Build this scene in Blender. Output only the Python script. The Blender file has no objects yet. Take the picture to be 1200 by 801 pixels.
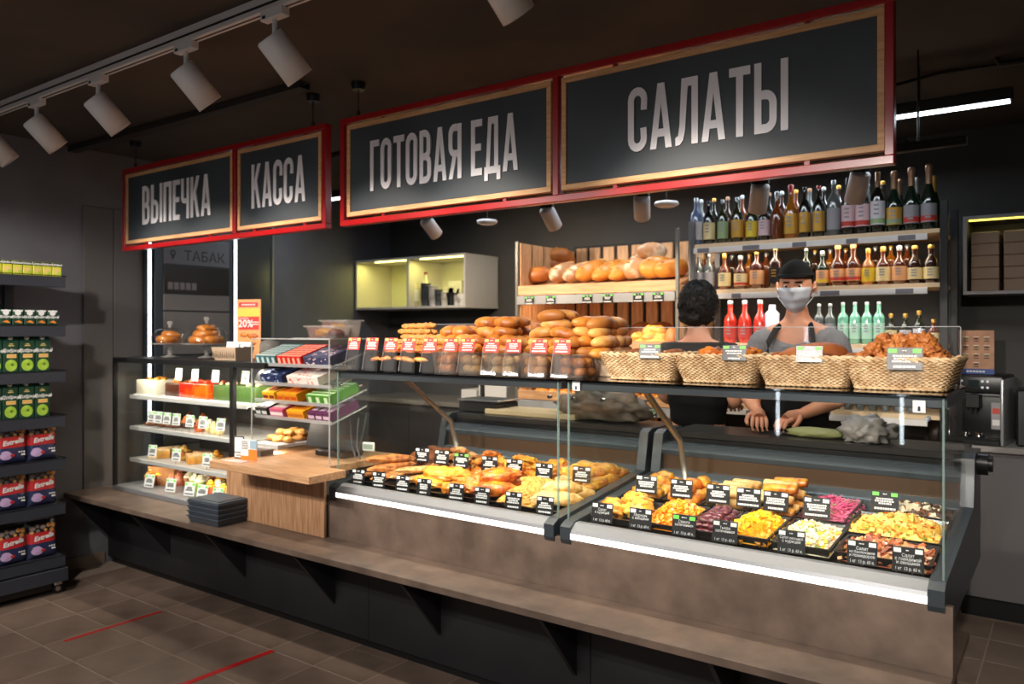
import bpy, bmesh, math, random
from mathutils import Vector, Matrix, Euler, noise
PI = math.pi
SC = bpy.context.scene
COL = SC.collection
# ---------------------------------------------------------------- camera
cd = bpy.data.cameras.new('camera'); cam = bpy.data.objects.new('camera', cd); COL.objects.link(cam)
cam.location = (0, 0, 1.5); cam.rotation_euler = (PI/2, 0, math.radians(35.7))
cd.sensor_width = 36; cd.lens = 27.54; cd.shift_y = -0.0104; cd.clip_start = .05
cd.dof.use_dof = True; cd.dof.focus_distance = 2.9; cd.dof.aperture_fstop = 2.2
SC.camera = cam
# ---------------------------------------------------------------- world, exposure
w = bpy.data.worlds.new('world'); SC.world = w; w.use_nodes = True
w.node_tree.nodes['Background'].inputs[0].default_value = (.35, .40, .5, 1)
w.node_tree.nodes['Background'].inputs[1].default_value = .02
SC.view_settings.view_transform = 'Standard'; SC.view_settings.look = 'None'
SC.view_settings.exposure = 0.0; SC.view_settings.gamma = 1.0
SC.view_settings.use_curve_mapping = False
try:
    SC.cycles.max_bounces = 10; SC.cycles.transparent_max_bounces = 24
    SC.cycles.sample_clamp_indirect = 4.0; SC.cycles.use_denoising = True
    SC.cycles.caustics_reflective = False; SC.cycles.caustics_refractive = False
except Exception: pass

def srgb(r, g, b):
    f = lambda c: (c/12.92 if c <= .04045 else ((c+.055)/1.055)**2.4)
    return (f(r/255), f(g/255), f(b/255))

def area(name, loc, rot, sx, sy, power, col, spread=PI, parent=None):
    l = bpy.data.lights.new(name, 'AREA'); l.shape = 'RECTANGLE'; l.size = sx; l.size_y = sy
    l.energy = power; l.color = col; l.spread = spread
    o = bpy.data.objects.new(name, l); COL.objects.link(o); o.location = loc; o.rotation_euler = rot
    if parent: o.parent = parent
    return o
def spot(name, loc, direction, power, col, ang, blend=.6, r=.035):
    l = bpy.data.lights.new(name, 'SPOT'); l.energy = power; l.color = col; l.spot_size = math.radians(ang)
    l.spot_blend = blend; l.shadow_soft_size = r
    o = bpy.data.objects.new(name, l); COL.objects.link(o); o.location = loc
    o.rotation_euler = Vector(direction).to_track_quat('-Z', 'Y').to_euler()
    return o
# unseen area lights added behind the photographer for ambient front light
WARM = (1, .72, .46); NEUT = (1, .90, .80); COOL = (.80, .90, 1)
for lx, ly, lp in ((-1.2, -.9, 60), (-3.6, -.9, 70), (1.2, -.6, 16)):
    area('ambient_fill_light', (lx, ly, 2.62), (0, 0, 0), 1.2, .25, lp, (1, .95, .90))

# spotlights of the next track, behind the photographer
for lx in (-4.2, -3.1, -2.0, -.9, .2):
    spot('aisle_track_beam', (lx, -.35, 2.5), (-.10, 2.95, -1.22), 300, (1, .93, .84), 38, .8)

# ---------------------------------------------------------------- pixel helpers: the plane Y = const (or X = const) hit by a sight line
def fx(px):
    u = (px-600)/918; return (-.5835+.812*u, .812+.5835*u)
def XA(px, Y): a, f = fx(px); return Y*a/f
def ZA(px, py, Y): a, f = fx(px); return 1.5-Y/f*(py-388)/918
def YX(px, X): a, f = fx(px); return X/a*f
def deck(y): return .745+(y-2.62)*.08

# ---------------------------------------------------------------- mesh builder
_ico = {}
def ico(sub):
    if sub not in _ico:
        bm = bmesh.new(); bmesh.ops.create_icosphere(bm, subdivisions=sub, radius=1)
        _ico[sub] = ([v.co.copy() for v in bm.verts], [[v.index for v in f.verts] for f in bm.faces]); bm.free()
    return _ico[sub]
_rb = {}
class MB:
    def __init__(s): s.v = []; s.f = []; s.m = []; s.s = []
    def add(s, vs, fs, mi=0, sm=False, M=None):
        o = len(s.v)
        s.v += [tuple(M @ Vector(v)) for v in vs] if M is not None else [tuple(v) for v in vs]
        s.f += [tuple(i+o for i in f) for f in fs]; s.m += [mi]*len(fs); s.s += [sm]*len(fs)
        return s
    def box(s, x0, y0, z0, x1, y1, z1, mi=0, M=None, bev=0, seg=1):
        if bev > 0:
            k = (round(x1-x0, 4), round(y1-y0, 4), round(z1-z0, 4), bev, seg)
            if k not in _rb:
                bm = bmesh.new(); bmesh.ops.create_cube(bm, size=1)
                bmesh.ops.scale(bm, vec=(k[0], k[1], k[2]), verts=bm.verts)
                bmesh.ops.bevel(bm, geom=list(bm.edges), offset=bev, segments=seg, profile=.5, affect='EDGES')
                bm.verts.index_update()
                _rb[k] = ([v.co.copy() for v in bm.verts], [[v.index for v in f.verts] for f in bm.faces]); bm.free()
            vs, fs = _rb[k]; c = Vector(((x0+x1)/2, (y0+y1)/2, (z0+z1)/2))
            return s.add([v+c for v in vs], fs, mi, seg > 1, M)
        vs = [(x0,y0,z0),(x1,y0,z0),(x1,y1,z0),(x0,y1,z0),(x0,y0,z1),(x1,y0,z1),(x1,y1,z1),(x0,y1,z1)]
        return s.add(vs, [(0,3,2,1),(4,5,6,7),(0,1,5,4),(1,2,6,5),(2,3,7,6),(3,0,4,7)], mi, False, M)
    def lathe(s, prof, n=16, mi=0, M=None, sm=True, cap=True):
        vs = []; fs = []
        for r, z in prof:
            for i in range(n): a = 2*PI*i/n; vs.append((r*math.cos(a), r*math.sin(a), z))
        for j in range(len(prof)-1):
            for i in range(n):
                k = (i+1) % n; fs.append((j*n+i, j*n+k, (j+1)*n+k, (j+1)*n+i))
        s.add(vs, fs, mi, sm, M)
        if cap:
            for j, rev in ((0, True), (len(prof)-1, False)):
                if prof[j][0] > 1e-4:
                    c = vs[j*n:(j+1)*n]; s.add(c, [tuple(reversed(range(n))) if rev else tuple(range(n))], mi, False, M)
        return s
    def cyl(s, p0, p1, r0, r1=None, n=12, mi=0, sm=True):
        p0 = Vector(p0); p1 = Vector(p1); d = p1-p0
        M = Matrix.Translation(p0) @ d.to_track_quat('Z', 'Y').to_matrix().to_4x4()
        return s.lathe([(r0, 0), (r0 if r1 is None else r1, d.length)], n, mi, M, sm)
    def tube(s, pts, r, n=6, mi=0, closed=False, sm=True):
        pts = [Vector(p) for p in pts]; N = len(pts); vs = []; fs = []
        for i, p in enumerate(pts):
            a = pts[i-1] if (i > 0 or closed) else p; b = pts[(i+1) % N] if (i < N-1 or closed) else p
            d = (b-a); d = d.normalized() if d.length > 1e-9 else Vector((0,0,1))
            up = Vector((0,0,1)) if abs(d.z) < .95 else Vector((0,1,0))
            x = d.cross(up).normalized(); y = x.cross(d).normalized()
            rr = r[i] if isinstance(r, (list, tuple)) else r
            for k in range(n): t = 2*PI*k/n; vs.append(p+x*(rr*math.cos(t))+y*(rr*math.sin(t)))
        for i in range(N if closed else N-1):
            j = (i+1) % N
            for k in range(n): l = (k+1) % n; fs.append((i*n+k, i*n+l, j*n+l, j*n+k))
        if not closed: fs += [tuple(range(n)), tuple(reversed(range((N-1)*n, N*n)))]
        return s.add(vs, fs, mi, sm)
    def prism(s, poly, ax, d0, d1, mi=0, M=None):
        n = len(poly)
        f = {'x': lambda a, b, d: (d, a, b), 'y': lambda a, b, d: (a, d, b), 'z': lambda a, b, d: (a, b, d)}[ax]
        vs = [f(a, b, d0) for a, b in poly]+[f(a, b, d1) for a, b in poly]
        fs = [tuple(range(n)), tuple(reversed(range(n, 2*n)))]+[(i, i+n, (i+1) % n+n, (i+1) % n) for i in range(n)]
        return s.add(vs, fs, mi, False, M)
    def blob(s, c, dims, seed=0, amp=.12, fr=1.6, sub=3, mi=0, M=None, flat=0, fn=None):
        vs, fs = ico(sub); out = []; o = Vector((seed*7.31, seed*3.17, seed*1.93))
        for v in vs:
            k = 1+amp*noise.noise(v*fr+o)+amp*.35*noise.noise(v*fr*3.1+o)+(amp*.22*noise.noise(v*fr*7.3+o) if sub > 3 else 0)
            p = Vector((v.x*dims[0]*k, v.y*dims[1]*k, v.z*dims[2]*k))
            if flat and p.z < -dims[2]*flat: p.z = -dims[2]*flat
            if fn: p = fn(p, v)
            out.append(p+Vector(c))
        return s.add(out, fs, mi, True, M)
    def mesh(s, me, mi=0, M=None):
        return s.add([v.co for v in me.vertices], [tuple(p.vertices) for p in me.polygons], mi, False, M)
    def data(s, name, mats):
        me = bpy.data.meshes.new(name); me.from_pydata(s.v, [], s.f)
        for m in (mats if isinstance(mats, (list, tuple)) else [mats]): me.materials.append(m)
        me.polygons.foreach_set('material_index', s.m); me.polygons.foreach_set('use_smooth', s.s)
        me.update(); return me
    def build(s, name, mats, parent=None, loc=(0,0,0), rot=(0,0,0)):
        return ob(name, s.data(name, mats), parent, loc, rot)
def ob(name, me, parent=None, loc=(0,0,0), rot=(0,0,0), scale=None):
    o = bpy.data.objects.new(name, me); COL.objects.link(o); o.location = loc; o.rotation_euler = rot
    if scale: o.scale = scale
    if parent: o.parent = parent
    return o
def tag(o, label=None, cat=None, group=None, kind=None):
    if label: o['label'] = label
    if cat: o['category'] = cat
    if group: o['group'] = group
    if kind: o['kind'] = kind
    return o
def T(name, label, cat, loc=(0,0,0), rz=0, group=None, rot=None):
    o = bpy.data.objects.new(name, None); COL.objects.link(o); o.empty_display_size = .05
    o.location = loc; o.rotation_euler = rot if rot else (0, 0, rz)
    return tag(o, label, cat, group)
def dup(src, loc, rz=None, label=None, group=None, rot=None):
    c = src.copy(); COL.objects.link(c); c.location = loc
    if rot is not None: c.rotation_euler = rot
    elif rz is not None: c.rotation_euler = (0, 0, rz)
    if label: c['label'] = label
    if group: c['group'] = group
    for ch in src.children:
        d = ch.copy(); COL.objects.link(d); d.parent = c
        for g in ch.children:
            e = g.copy(); COL.objects.link(e); e.parent = d
    return c
def struct(name, mb, mats): return tag(mb.build(name, mats), kind='structure')
ORD = ['first', 'second', 'third', 'fourth', 'fifth', 'sixth', 'seventh', 'eighth', 'ninth', 'tenth', 'eleventh', 'twelfth', 'thirteenth', 'fourteenth', 'fifteenth', 'sixteenth', 'seventeenth', 'eighteenth', 'nineteenth', 'twentieth']
# text through the font of Blender, as mesh data
_tx = {}
def text(body, size=1, off=0, shear=0, align='CENTER', ext=0, spacing=1):
    k = (body, size, off, shear, align, ext, spacing)
    if k not in _tx:
        c = bpy.data.curves.new('writing', 'FONT'); c.body = body; c.size = size; c.offset = off; c.shear = shear
        c.align_x = align; c.align_y = 'CENTER'; c.resolution_u = 2; c.extrude = ext; c.space_character = spacing
        o = bpy.data.objects.new('writing', c); COL.objects.link(o)
        dg = bpy.context.evaluated_depsgraph_get(); me = bpy.data.meshes.new_from_object(o.evaluated_get(dg))
        COL.objects.unlink(o); bpy.data.objects.remove(o); _tx[k] = me
    return _tx[k]
FRONT = Matrix.Rotation(PI/2, 4, 'X')                       # faces -Y
SIDE = Matrix.Rotation(PI/2, 4, 'Z') @ Matrix.Rotation(PI/2, 4, 'X')   # faces +X
# ---------------------------------------------------------------- materials
def mat(name, c, rough=.5, metal=0, spec=.5, c2=None, sc=8, det=4, bump=0, bs=None, emit=0, ec=None, coat=0, stretch=None, lo=.35, hi=.65, sss=0, alpha=None, sheen=0):
    m = bpy.data.materials.new(name); m.use_nodes = True; N = m.node_tree.nodes; L = m.node_tree.links
    b = N['Principled BSDF']
    b.inputs['Base Color'].default_value = (*c, 1); b.inputs['Roughness'].default_value = rough
    b.inputs['Metallic'].default_value = metal; b.inputs['Specular IOR Level'].default_value = spec
    b.inputs['Coat Weight'].default_value = coat; b.inputs['Coat Roughness'].default_value = .15
    if sss: b.inputs['Subsurface Weight'].default_value = sss; b.inputs['Subsurface Radius'].default_value = (.02, .008, .004); b.inputs['Subsurface Scale'].default_value = .5
    if emit:
        b.inputs['Emission Color'].default_value = (*(ec or c), 1); b.inputs['Emission Strength'].default_value = emit
    if alpha is not None: b.inputs['Alpha'].default_value = alpha
    if c2 or bump:
        tc = N.new('ShaderNodeTexCoord'); mp = N.new('ShaderNodeMapping'); L.new(tc.outputs['Object'], mp.inputs[0])
        if stretch: mp.inputs['Scale'].default_value = stretch
        nz = N.new('ShaderNodeTexNoise'); nz.inputs['Scale'].default_value = sc; nz.inputs['Detail'].default_value = det
        L.new(mp.outputs[0], nz.inputs['Vector'])
        if c2:
            r = N.new('ShaderNodeValToRGB'); r.color_ramp.elements[0].position = lo; r.color_ramp.elements[1].position = hi
            r.color_ramp.elements[0].color = (*c, 1); r.color_ramp.elements[1].color = (*c2, 1)
            L.new(nz.outputs[0], r.inputs[0]); L.new(r.outputs[0], b.inputs['Base Color'])
        if bump:
            bp = N.new('ShaderNodeBump'); bp.inputs['Strength'].default_value = bump; bp.inputs['Distance'].default_value = .01
            if bs:
                n2 = N.new('ShaderNodeTexNoise'); n2.inputs['Scale'].default_value = bs; L.new(mp.outputs[0], n2.inputs['Vector']); L.new(n2.outputs[0], bp.inputs['Height'])
            else: L.new(nz.outputs[0], bp.inputs['Height'])
            L.new(bp.outputs[0], b.inputs['Normal'])
    return m
def glass(name, tint=(1,1,1), rough=.02, refl=1.0, haze=0, hc=(.9,.9,.9)):
    m = bpy.data.materials.new(name); m.use_nodes = True; N = m.node_tree.nodes; L = m.node_tree.links
    N.remove(N['Principled BSDF']); out = N['Material Output']
    tr = N.new('ShaderNodeBsdfTransparent'); tr.inputs[0].default_value = (*tint, 1)
    gl = N.new('ShaderNodeBsdfGlossy'); gl.inputs['Roughness'].default_value = rough
    lw = N.new('ShaderNodeLayerWeight'); lw.inputs[0].default_value = .5   # Schlick: .035 + .9 * facing^5
    pw = N.new('ShaderNodeMath'); pw.operation = 'POWER'; pw.inputs[1].default_value = 5; L.new(lw.outputs['Facing'], pw.inputs[0])
    mm = N.new('ShaderNodeMath'); mm.operation = 'MULTIPLY_ADD'; mm.inputs[1].default_value = .5*refl; mm.inputs[2].default_value = .022*refl; mm.use_clamp = True; L.new(pw.outputs[0], mm.inputs[0])
    mx = N.new('ShaderNodeMixShader'); L.new(mm.outputs[0], mx.inputs[0]); L.new(gl.outputs[0], mx.inputs[2])
    if haze:
        d = N.new('ShaderNodeBsdfDiffuse'); d.inputs[0].default_value = (*hc, 1)
        m2 = N.new('ShaderNodeMixShader'); m2.inputs[0].default_value = haze
        L.new(tr.outputs[0], m2.inputs[1]); L.new(d.outputs[0], m2.inputs[2]); L.new(m2.outputs[0], mx.inputs[1])
    else: L.new(tr.outputs[0], mx.inputs[1])
    L.new(mx.outputs[0], out.inputs[0]); return m
G_PANE = glass('pane_glass', (.97, .985, .98)); G_EDGE = glass('glass_edge', (.6, .75, .7), .1, 1, .25, (.5, .62, .6))
G_CLEAR = glass('clear_plastic', (.95, .95, .95), .06, 1.3, .17, (.95, .88, .82)); G_TUB = glass('milky_tub_plastic', (.97, .95, .93), .12, 1.0, .13, (1, .92, .86))
G_ACR = glass('acrylic', (.98, .98, .98), .03, .8, .012); G_AEDGE = glass('acrylic_edge', (.8, .8, .8), .1, 1.5, .3, (.8, .8, .8))
BLACK = mat('black_plastic', (.008, .008, .009), .35); BLACKM = mat('black_metal', (.012, .012, .013), .45, .3)
DGREY = mat('dark_grey_plastic', srgb(48, 55, 61), .36); RAILG = mat('grey_extrusion', srgb(128, 130, 134), .4, .3)
STEEL = mat('brushed_steel', (.42, .43, .44), .28, .9); CHROME = mat('chrome', (.7, .7, .72), .12, 1)
WHITE = mat('white_plastic', (.72, .72, .72), .4); PAPER = mat('paper_white', (.75, .75, .73), .7)
LEDW = mat('led_diffuser_white', (1, 1, 1), .5, emit=2.2, ec=(1, .95, .88))
LEDC = mat('led_tube_cool', (1, 1, 1), .5, emit=5, ec=(.82, .92, 1))
LEDY = mat('led_tape_yellow', (1, 1, .5), .5, emit=5, ec=(1, .92, .30))
# ================================================================ SETTING
m_tile = mat('floor_tile', srgb(130, 110, 97), .42, c2=srgb(110, 92, 80), sc=5, bump=.05, bs=60)
m_grout = mat('floor_grout', srgb(148, 130, 116), .8)
m_wall = mat('wall_paint_grey', srgb(108, 108, 114), .75, c2=srgb(98, 97, 102), sc=3, bump=.04, bs=120)
m_wallb = mat('back_wall_dark', srgb(72, 70, 68), .7, c2=srgb(62, 60, 58), sc=2)
m_ceil = mat('ceiling_dark', srgb(74, 64, 56), .9, c2=srgb(54, 48, 44), sc=1.2)
X0, X1, Y0, Y1, ZC = -5.12, 2.4, -3.2, 5.2, 2.66
fl = struct('floor', MB().box(X0, Y0, -.06, X1, Y1, -.0012), [m_grout])
tm = MB().box(0, 0, -.004, .300, .298, .0, bev=.0015).data('tile', [m_tile])
def tiles(xa, xb, ya, yb):
    i0 = math.ceil((xa+4.306)/.305)
    for i in range(i0, int((xb+4.306)/.305)+1):
        for j in range(math.ceil((ya-1.728)/.303), int((yb-1.728)/.303)+1):
            x = -4.306+i*.305; y = 1.728+j*.303
            ob('tile', tm, fl, (x+.0025, y+.0025, 0))
tiles(-5.0, -1.5, .8, 2.4); tiles(-1.3, .3, 2.9, 4.5)
struct('ceiling', MB().box(X0-.1, Y0, ZC, X1, Y1+.1, ZC+.1), [m_ceil])
wl = struct('wall_left', MB().box(X0-.1, Y0, 0, X0, Y1, ZC), [m_wall])
struct('wall_back', MB().box(X0, Y1, 0, X1, Y1+.1, ZC), [m_wallb])
struct('wall_right', MB().box(X1, Y0, 0, X1+.1, Y1, ZC), [m_wallb])
struct('wall_front', MB().box(X0, Y0-.1, 0, X1, Y0, ZC), [m_wallb])
struct('baseboard_left', MB().box(X0, Y0, 0, X0+.012, 2.585, .075), [mat('baseboard_tile', srgb(120, 102, 90), .5)])
# wall cladding seams on the left wall near the tobacco cupboard
m_clad = mat('wall_cladding', srgb(92, 88, 86), .6)
for y0, y1 in ((2.45, 2.64), (2.645, 2.84)):
    ob('wall_panel', MB().box(X0, y0, .3, X0+.012, y1, 2.3, bev=.003).data('wall_panel', [m_clad]), wl)

# ---- pipes and cable trays under the ceiling
def pipe(pts, r, label, cat='pipe', name='ceiling_pipe', m=BLACKM, n=8):
    return tag(MB().tube(pts, r, n).build(name, [m]), label, cat)
def P(px, py, Y): return (XA(px, Y), Y, ZA(px, py, Y))
pipe([P(1040, 75, 3.9), P(1105, 64, 3.9), P(1150, 56, 3.9), P(1163, 60, 3.9), P(1172, 75, 3.9), (XA(1200, 3.9)+.25, 3.9, ZA(1185, 78, 3.9))], .014, 'black conduit bending down beside the long lamp at the open end')
pipe([P(1040, 102, 3.95), P(1100, 86, 3.95), P(1210, 70, 3.95)], .008, 'thin black cable strung just above the long ceiling lamp')
m_tray = mat('cable_tray', srgb(40, 36, 34), .6)
tag(MB().box(X0, 2.36, 2.625, -2.9, 2.42, 2.63).box(X0, 2.36, 2.63, -2.9, 2.363, 2.655).box(X0, 2.417, 2.63, -2.9, 2.42, 2.655).build('cable_tray', [m_tray]), 'dark cable tray under the ceiling above the smaller red sign frame', 'cable tray')
pipe([(X0, 3.1, 2.50), (-3.9, 3.1, 2.50), (-2.9, 3.1, 2.56), (-2.0, 3.1, 2.60)], .02, 'sagging black duct hose behind the two red sign frames')

# ---- linear lamps
def linear_lamp(x0, x1, y, z, label, led=LEDC, drop=None):
    t = T('linear_lamp', label, 'ceiling lamp', ((x0+x1)/2, y, z))
    h = (x1-x0)/2
    MB().box(-h, -.03, 0, h, .03, .05, bev=.004).build('housing', [BLACKM], t)
    MB().box(-h+.01, -.024, -.008, h-.01, .024, .001).build('diffuser', [led], t)
    for k in range(3):
        x = -h+.35+k*(2*h-.7)/2
        MB().cyl((x, 0, .05), (x, 0, ZC-z), .006, n=8).build('hanger_rod', [BLACKM], t)
    area('lamp_light', (0, 0, -.02), (0, 0, 0), 2*h-.1, .05, 3.5*2*h, (.85, .93, 1), parent=t)
xr = XA(1187, 3.85)
linear_lamp(-2.4, xr, 3.85, 2.46, 'long thin cool-white linear lamp on rods beyond the biggest sign')
linear_lamp(-4.9, -2.6, 3.85, 2.46, 'linear lamp glimpsed between the two red sign frames')
linear_lamp(-2.9, XA(1063, 4.6), 4.6, 2.47, 'short-looking linear lamp nearest the bottle rack, mostly behind the sign')

# ---- track with spotlights over the customers
m_lampw = mat('lamp_white', (.62, .62, .64), .45)
def rail(y, x0, x1, z0, z1, m, ms, label):
    t = T('track_rail', label, 'lighting track', ((x0+x1)/2, y, z0)); h = (x1-x0)/2
    MB().box(-h, -.018, 0, h, .018, z1-z0, bev=.002).build('rail_body', [m], t)
    MB().box(-h+.02, -.0195, .018, h-.02, -.0175, .026).box(-h+.02, -.004, -.0012, h-.02, .004, .002).build('slot', [ms], t)
    return t
rail(1.716, -5.0, -.7, 2.605, ZC, m_lampw, BLACK, 'white ceiling track carrying the row of big white spotlights')
def make_spot(label, group, d, r=.052, L=.165, stem=.075, adapter=True, cap_m=None):
    t = T('spotlight', label, 'spotlight', (0, 0, 0), 0, group)
    if adapter:
        MB().box(-.06, -.017, -.035, .06, .017, 0, bev=.003).box(-.045, -.019, -.03, -.03, -.0165, -.02, 1).build('adapter', [m_lampw, BLACK], t)
    MB().cyl((0, 0, -.03), (0, 0, -.035-stem), .009, n=10).cyl((0, 0, -.035-stem), (0, 0, -.05-stem), .013, n=10).build('stem', [m_lampw], t)
    d = Vector(d).normalized(); c = Vector((0, 0, -.045-stem)) + Vector((d.x, d.y, d.z))*.045
    q = d.to_track_quat('Z', 'Y').to_matrix().to_4x4()
    M = Matrix.Translation(c) @ q
    b = L*.55; a = -L*.45
    MB().lathe([(r*.1, a-.001), (r*.9, a), (r, a+.006), (r, b), (r*.93, b), (r*.90, b-.012)], 28, 0, M).build('housing', [m_lampw], t)
    MB().lathe([(0, b-.014), (r*.88, b-.012)], 24, 0, M, cap=False).build('lens', [mat('spot_lens', (1, .95, .85), .5, emit=6, ec=(1, .85, .65))] if 'spot_lens' not in bpy.data.materials else [bpy.data.materials['spot_lens']], t)
    return t, c + d*(b+.01)
dA = (.20, .64, -.74)
names = ['cut by the picture edge at the far end of the track', 'over the juice rack, second along the track', 'third along the track, above the pastry case',
         'fourth along the track, before the smallest sign', 'fifth along the track, beside the two small cone sensors', 'biggest one, cut off by the top of the picture']
s0 = None
for i, px in enumerate((-12, 43, 115, 218, 322, 577)):
    x = XA(px, 1.716); lb = 'white cylinder spotlight ' + names[i]
    if s0 is None: s0, off = make_spot(lb, 'white spotlights on the customer side track', dA); s0.location = (x, 1.716, 2.61); o = s0
    else: o = dup(s0, (x, 1.716, 2.61), 0, lb)
    tgt = {0: (.15, .6, -1), 1: (.2, .75, -1)}.get(i, dA)
    spot('track_beam', Vector((x, 1.716, 2.61))+off, dA, [40, 50, 55, 55, 55, 55][i], (1, .88, .74), 70, .7)
# extra spot off the track, added to brighten the juice rack and wall
spot('rack_fill_spot', (-3.2, .55, 2.5), (-1.5, 1.25, -1.25), 135, (1, .93, .85), 55, .5)
# ---- small spots behind the signs
rt = rail(3.6, -3.7, -.35, 2.245, 2.28, BLACKM, BLACK, 'black suspended track carrying small spotlights above the staff area')
for k in range(3): MB().cyl((-1.4+k*1.45, 0, .035), (-1.4+k*1.45, 0, ZC-2.245), .004, n=6).build('hanger_wire', [BLACKM], rt)
bl = ['over the wall cabinet, leftmost behind the signs', 'before the bread rack, under the ready-meals board', 'before the bread rack, under the joint of the big boards', 'in front of the clear and yellow spirits bottles', 'in front of the wine bottles, nearest the sign corner']
bl = [b.replace('leftmost', 'farthest') for b in bl]
dirs = [(0, .78, -.62), (0, .68, -.66), (-.3, .66, -.62), (-.26, .42, -.85), (-.30, .44, -.85)]
for i, (px, py) in enumerate(((500, 267), (641, 255), (752, 243), (891, 230), (1008, 217))):
    t, off = make_spot('small white cylinder spotlight ' + bl[i], 'small spotlights behind the signs', dirs[i], .042, .13, .0, False)
    x = XA(px, 3.6); t.location = (x, 3.6, ZA(px, py, 3.6)+.085)
    MB().box(-.04, -.012, -.03, .04, .012, .022, bev=.003).build('adapter', [BLACKM], t)
    spot('staff_beam', Vector(t.location)+off, dirs[i], [60, 36, 28, 11, 9][i], (1, .82, .60), (125, 105, 75, 75, 75)[i], .7)
# ceiling discs on drop rods
for (px, py), lb in (((571, 260), 'flat white round sensor hanging above the glowing wall cabinet'), ((781, 239), 'flat white round sensor hanging above the bread rack')):
    t = T('ceiling_sensor', lb, 'sensor', P(px, py, 4.0))
    MB().lathe([(.045, -.016), (.062, -.008), (.068, .0), (.062, .012), (.03, .018)], 24).build('body', [m_lampw], t)
    MB().cyl((0, 0, .015), (0, 0, ZC-P(px, py, 4.0)[2]), .004, n=6).build('drop_rod', [BLACKM], t)
for px, py, lb in ((162, 42, 'small white cone sensor above the track, nearer the juice rack'), (182, 33, 'small white cone sensor above the track, nearer the fifth spotlight')):
    y = 1.95; x, _, z = P(px, py, y)
    t = T('cone_sensor', lb, 'sensor', (x, y, z), 0)
    MB().lathe([(.028, .03), (.027, .02), (.012, -.022), (.006, -.024)], 16).build('cone', [m_lampw], t)
    MB().cyl((0, 0, .028), (0, 0, ZC-z), .004, n=6).build('drop_rod', [BLACKM], t)

# ---- lettered signs
def q(*p): return list(p)
def stroke(path, t, closed=False):
    P_ = [Vector(p) for p in path]; n = len(P_); out = []; A = []; B = []
    for i in range(n):
        a = P_[i-1] if (i > 0 or closed) else None; b = P_[(i+1) % n] if (i < n-1 or closed) else None
        d1 = (P_[i]-a).normalized() if a is not None else None; d2 = (b-P_[i]).normalized() if b is not None else None
        if d1 is None: d1 = d2
        if d2 is None: d2 = d1
        n1 = Vector((-d1.y, d1.x)); n2 = Vector((-d2.y, d2.x)); m = (n1+n2).normalized(); k = t/2/max(.4, m.dot(n1))
        A.append(P_[i]+m*k); B.append(P_[i]-m*k)
    for i in range(n if closed else n-1):
        j = (i+1) % n; out.append([tuple(B[i]), tuple(B[j]), tuple(A[j]), tuple(A[i])])
    return out
def arc(cx, cy, rx, ry, a0, a1, n=6): return [(cx+rx*math.cos(math.radians(a0+(a1-a0)*i/n)), cy+ry*math.sin(math.radians(a0+(a1-a0)*i/n))) for i in range(n+1)]
def R(x0, y0, x1, y1): return [(x0, y0), (x1, y0), (x1, y1), (x0, y1)]
S = .125; w_ = .40; t2 = S/2
def bowl(xs, y0, y1, xe): r = min((y1-y0)/2-t2, .13); return stroke([(xs, y0+t2)]+arc(xe-t2-r, y0+t2+r, r, r, -90, 0)+arc(xe-t2-r, y1-t2-r, r, r, 0, 90)+[(xs, y1-t2)], S)
GL = {
 'Г': (.33, [R(0,0,S,1), R(S,1-S,.33,1)]),
 'О': (.40, stroke(arc(.2,.8,.2-t2,.2-t2,0,180,8)+arc(.2,.2,.2-t2,.2-t2,180,360,8), S, True)),
 'С': (.39, stroke([(.39-t2,.64)]+arc(.2,.8,.2-t2,.2-t2,0,180,8)+arc(.2,.2,.2-t2,.2-t2,180,360,8)+[(.39-t2,.36)], S)),
 'Т': (.38, [R(0,1-S,.38,1), R(.19-t2,0,.19+t2,1-S)]),
 'В': (.40, [R(0,0,S,1)]+bowl(S,0,.56,.40)+bowl(S,.44,1,.39)),
 'А': (.44, [[(0,0),(S,0),(.26,1),(.15,1)], [(.44-S,0),(.44,0),(.29,1),(.18,1)], R(.08,.18,.36,.30)]),
 'Я': (.41, [R(.41-S,0,.41,1), [(0,0),(S,0),(.26,.45),(.14,.45)]]+[[(.41-x, y) for x, y in pl] for pl in bowl(S,.40,1,.41)]),
 'Е': (.34, [R(0,0,S,1), R(S,0,.34,S), R(S,1-S,.34,1), R(S,.44,.31,.44+S)]),
 'Д': (.48, [R(0,0,.48,S), R(0,-.12,.11,0), R(.37,-.12,.48,0), [(.05,S),(.165,S),(.22,1),(.12,1)], R(.30,S,.42,1), R(.12,1-S,.42,1)]),
 'Л': (.44, [[(0,0),(.09,.01),(.15,.07),(.19,.22),(.25,1),(.12,1),(.08,.3),(.055,.15),(0,.12)], R(.44-S,0,.44,1), R(.14,1-S,.44,1)]),
 'П': (.40, [R(0,0,S,1), R(.40-S,0,.40,1), R(S,1-S,.40-S,1)]),
 'Ч': (.38, [R(.38-S,0,.38,1)]+stroke([(t2,1),(t2,.56)]+arc(t2+.10,.54,.10,.10,180,270,5)+[(.38-S,.44)], S)),
 'К': (.42, [R(0,0,S,1), [(S,.42),(.17,.42),(.41,1),(.28,1),(S,.6)], [(.16,.53),(.24,.66),(.42,0),(.29,0)]]),
 'Ы': (.58, [R(0,0,S,1), R(.58-S,0,.58,1)]+bowl(S,0,.60,.39)),
 ' ': (.16, []),
}
m_let = mat('sign_lettering', srgb(240, 238, 244), .6); m_face = mat('sign_face', srgb(62, 70, 77), .55, c2=srgb(57, 64, 71), sc=3)
m_red = mat('red_lacquer', srgb(160, 14, 20), .3, coat=.2); m_pine = mat('pine_batten', srgb(226, 178, 128), .5, c2=srgb(206, 154, 104), sc=6, stretch=(2, 18, 18), bump=.05)
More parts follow.
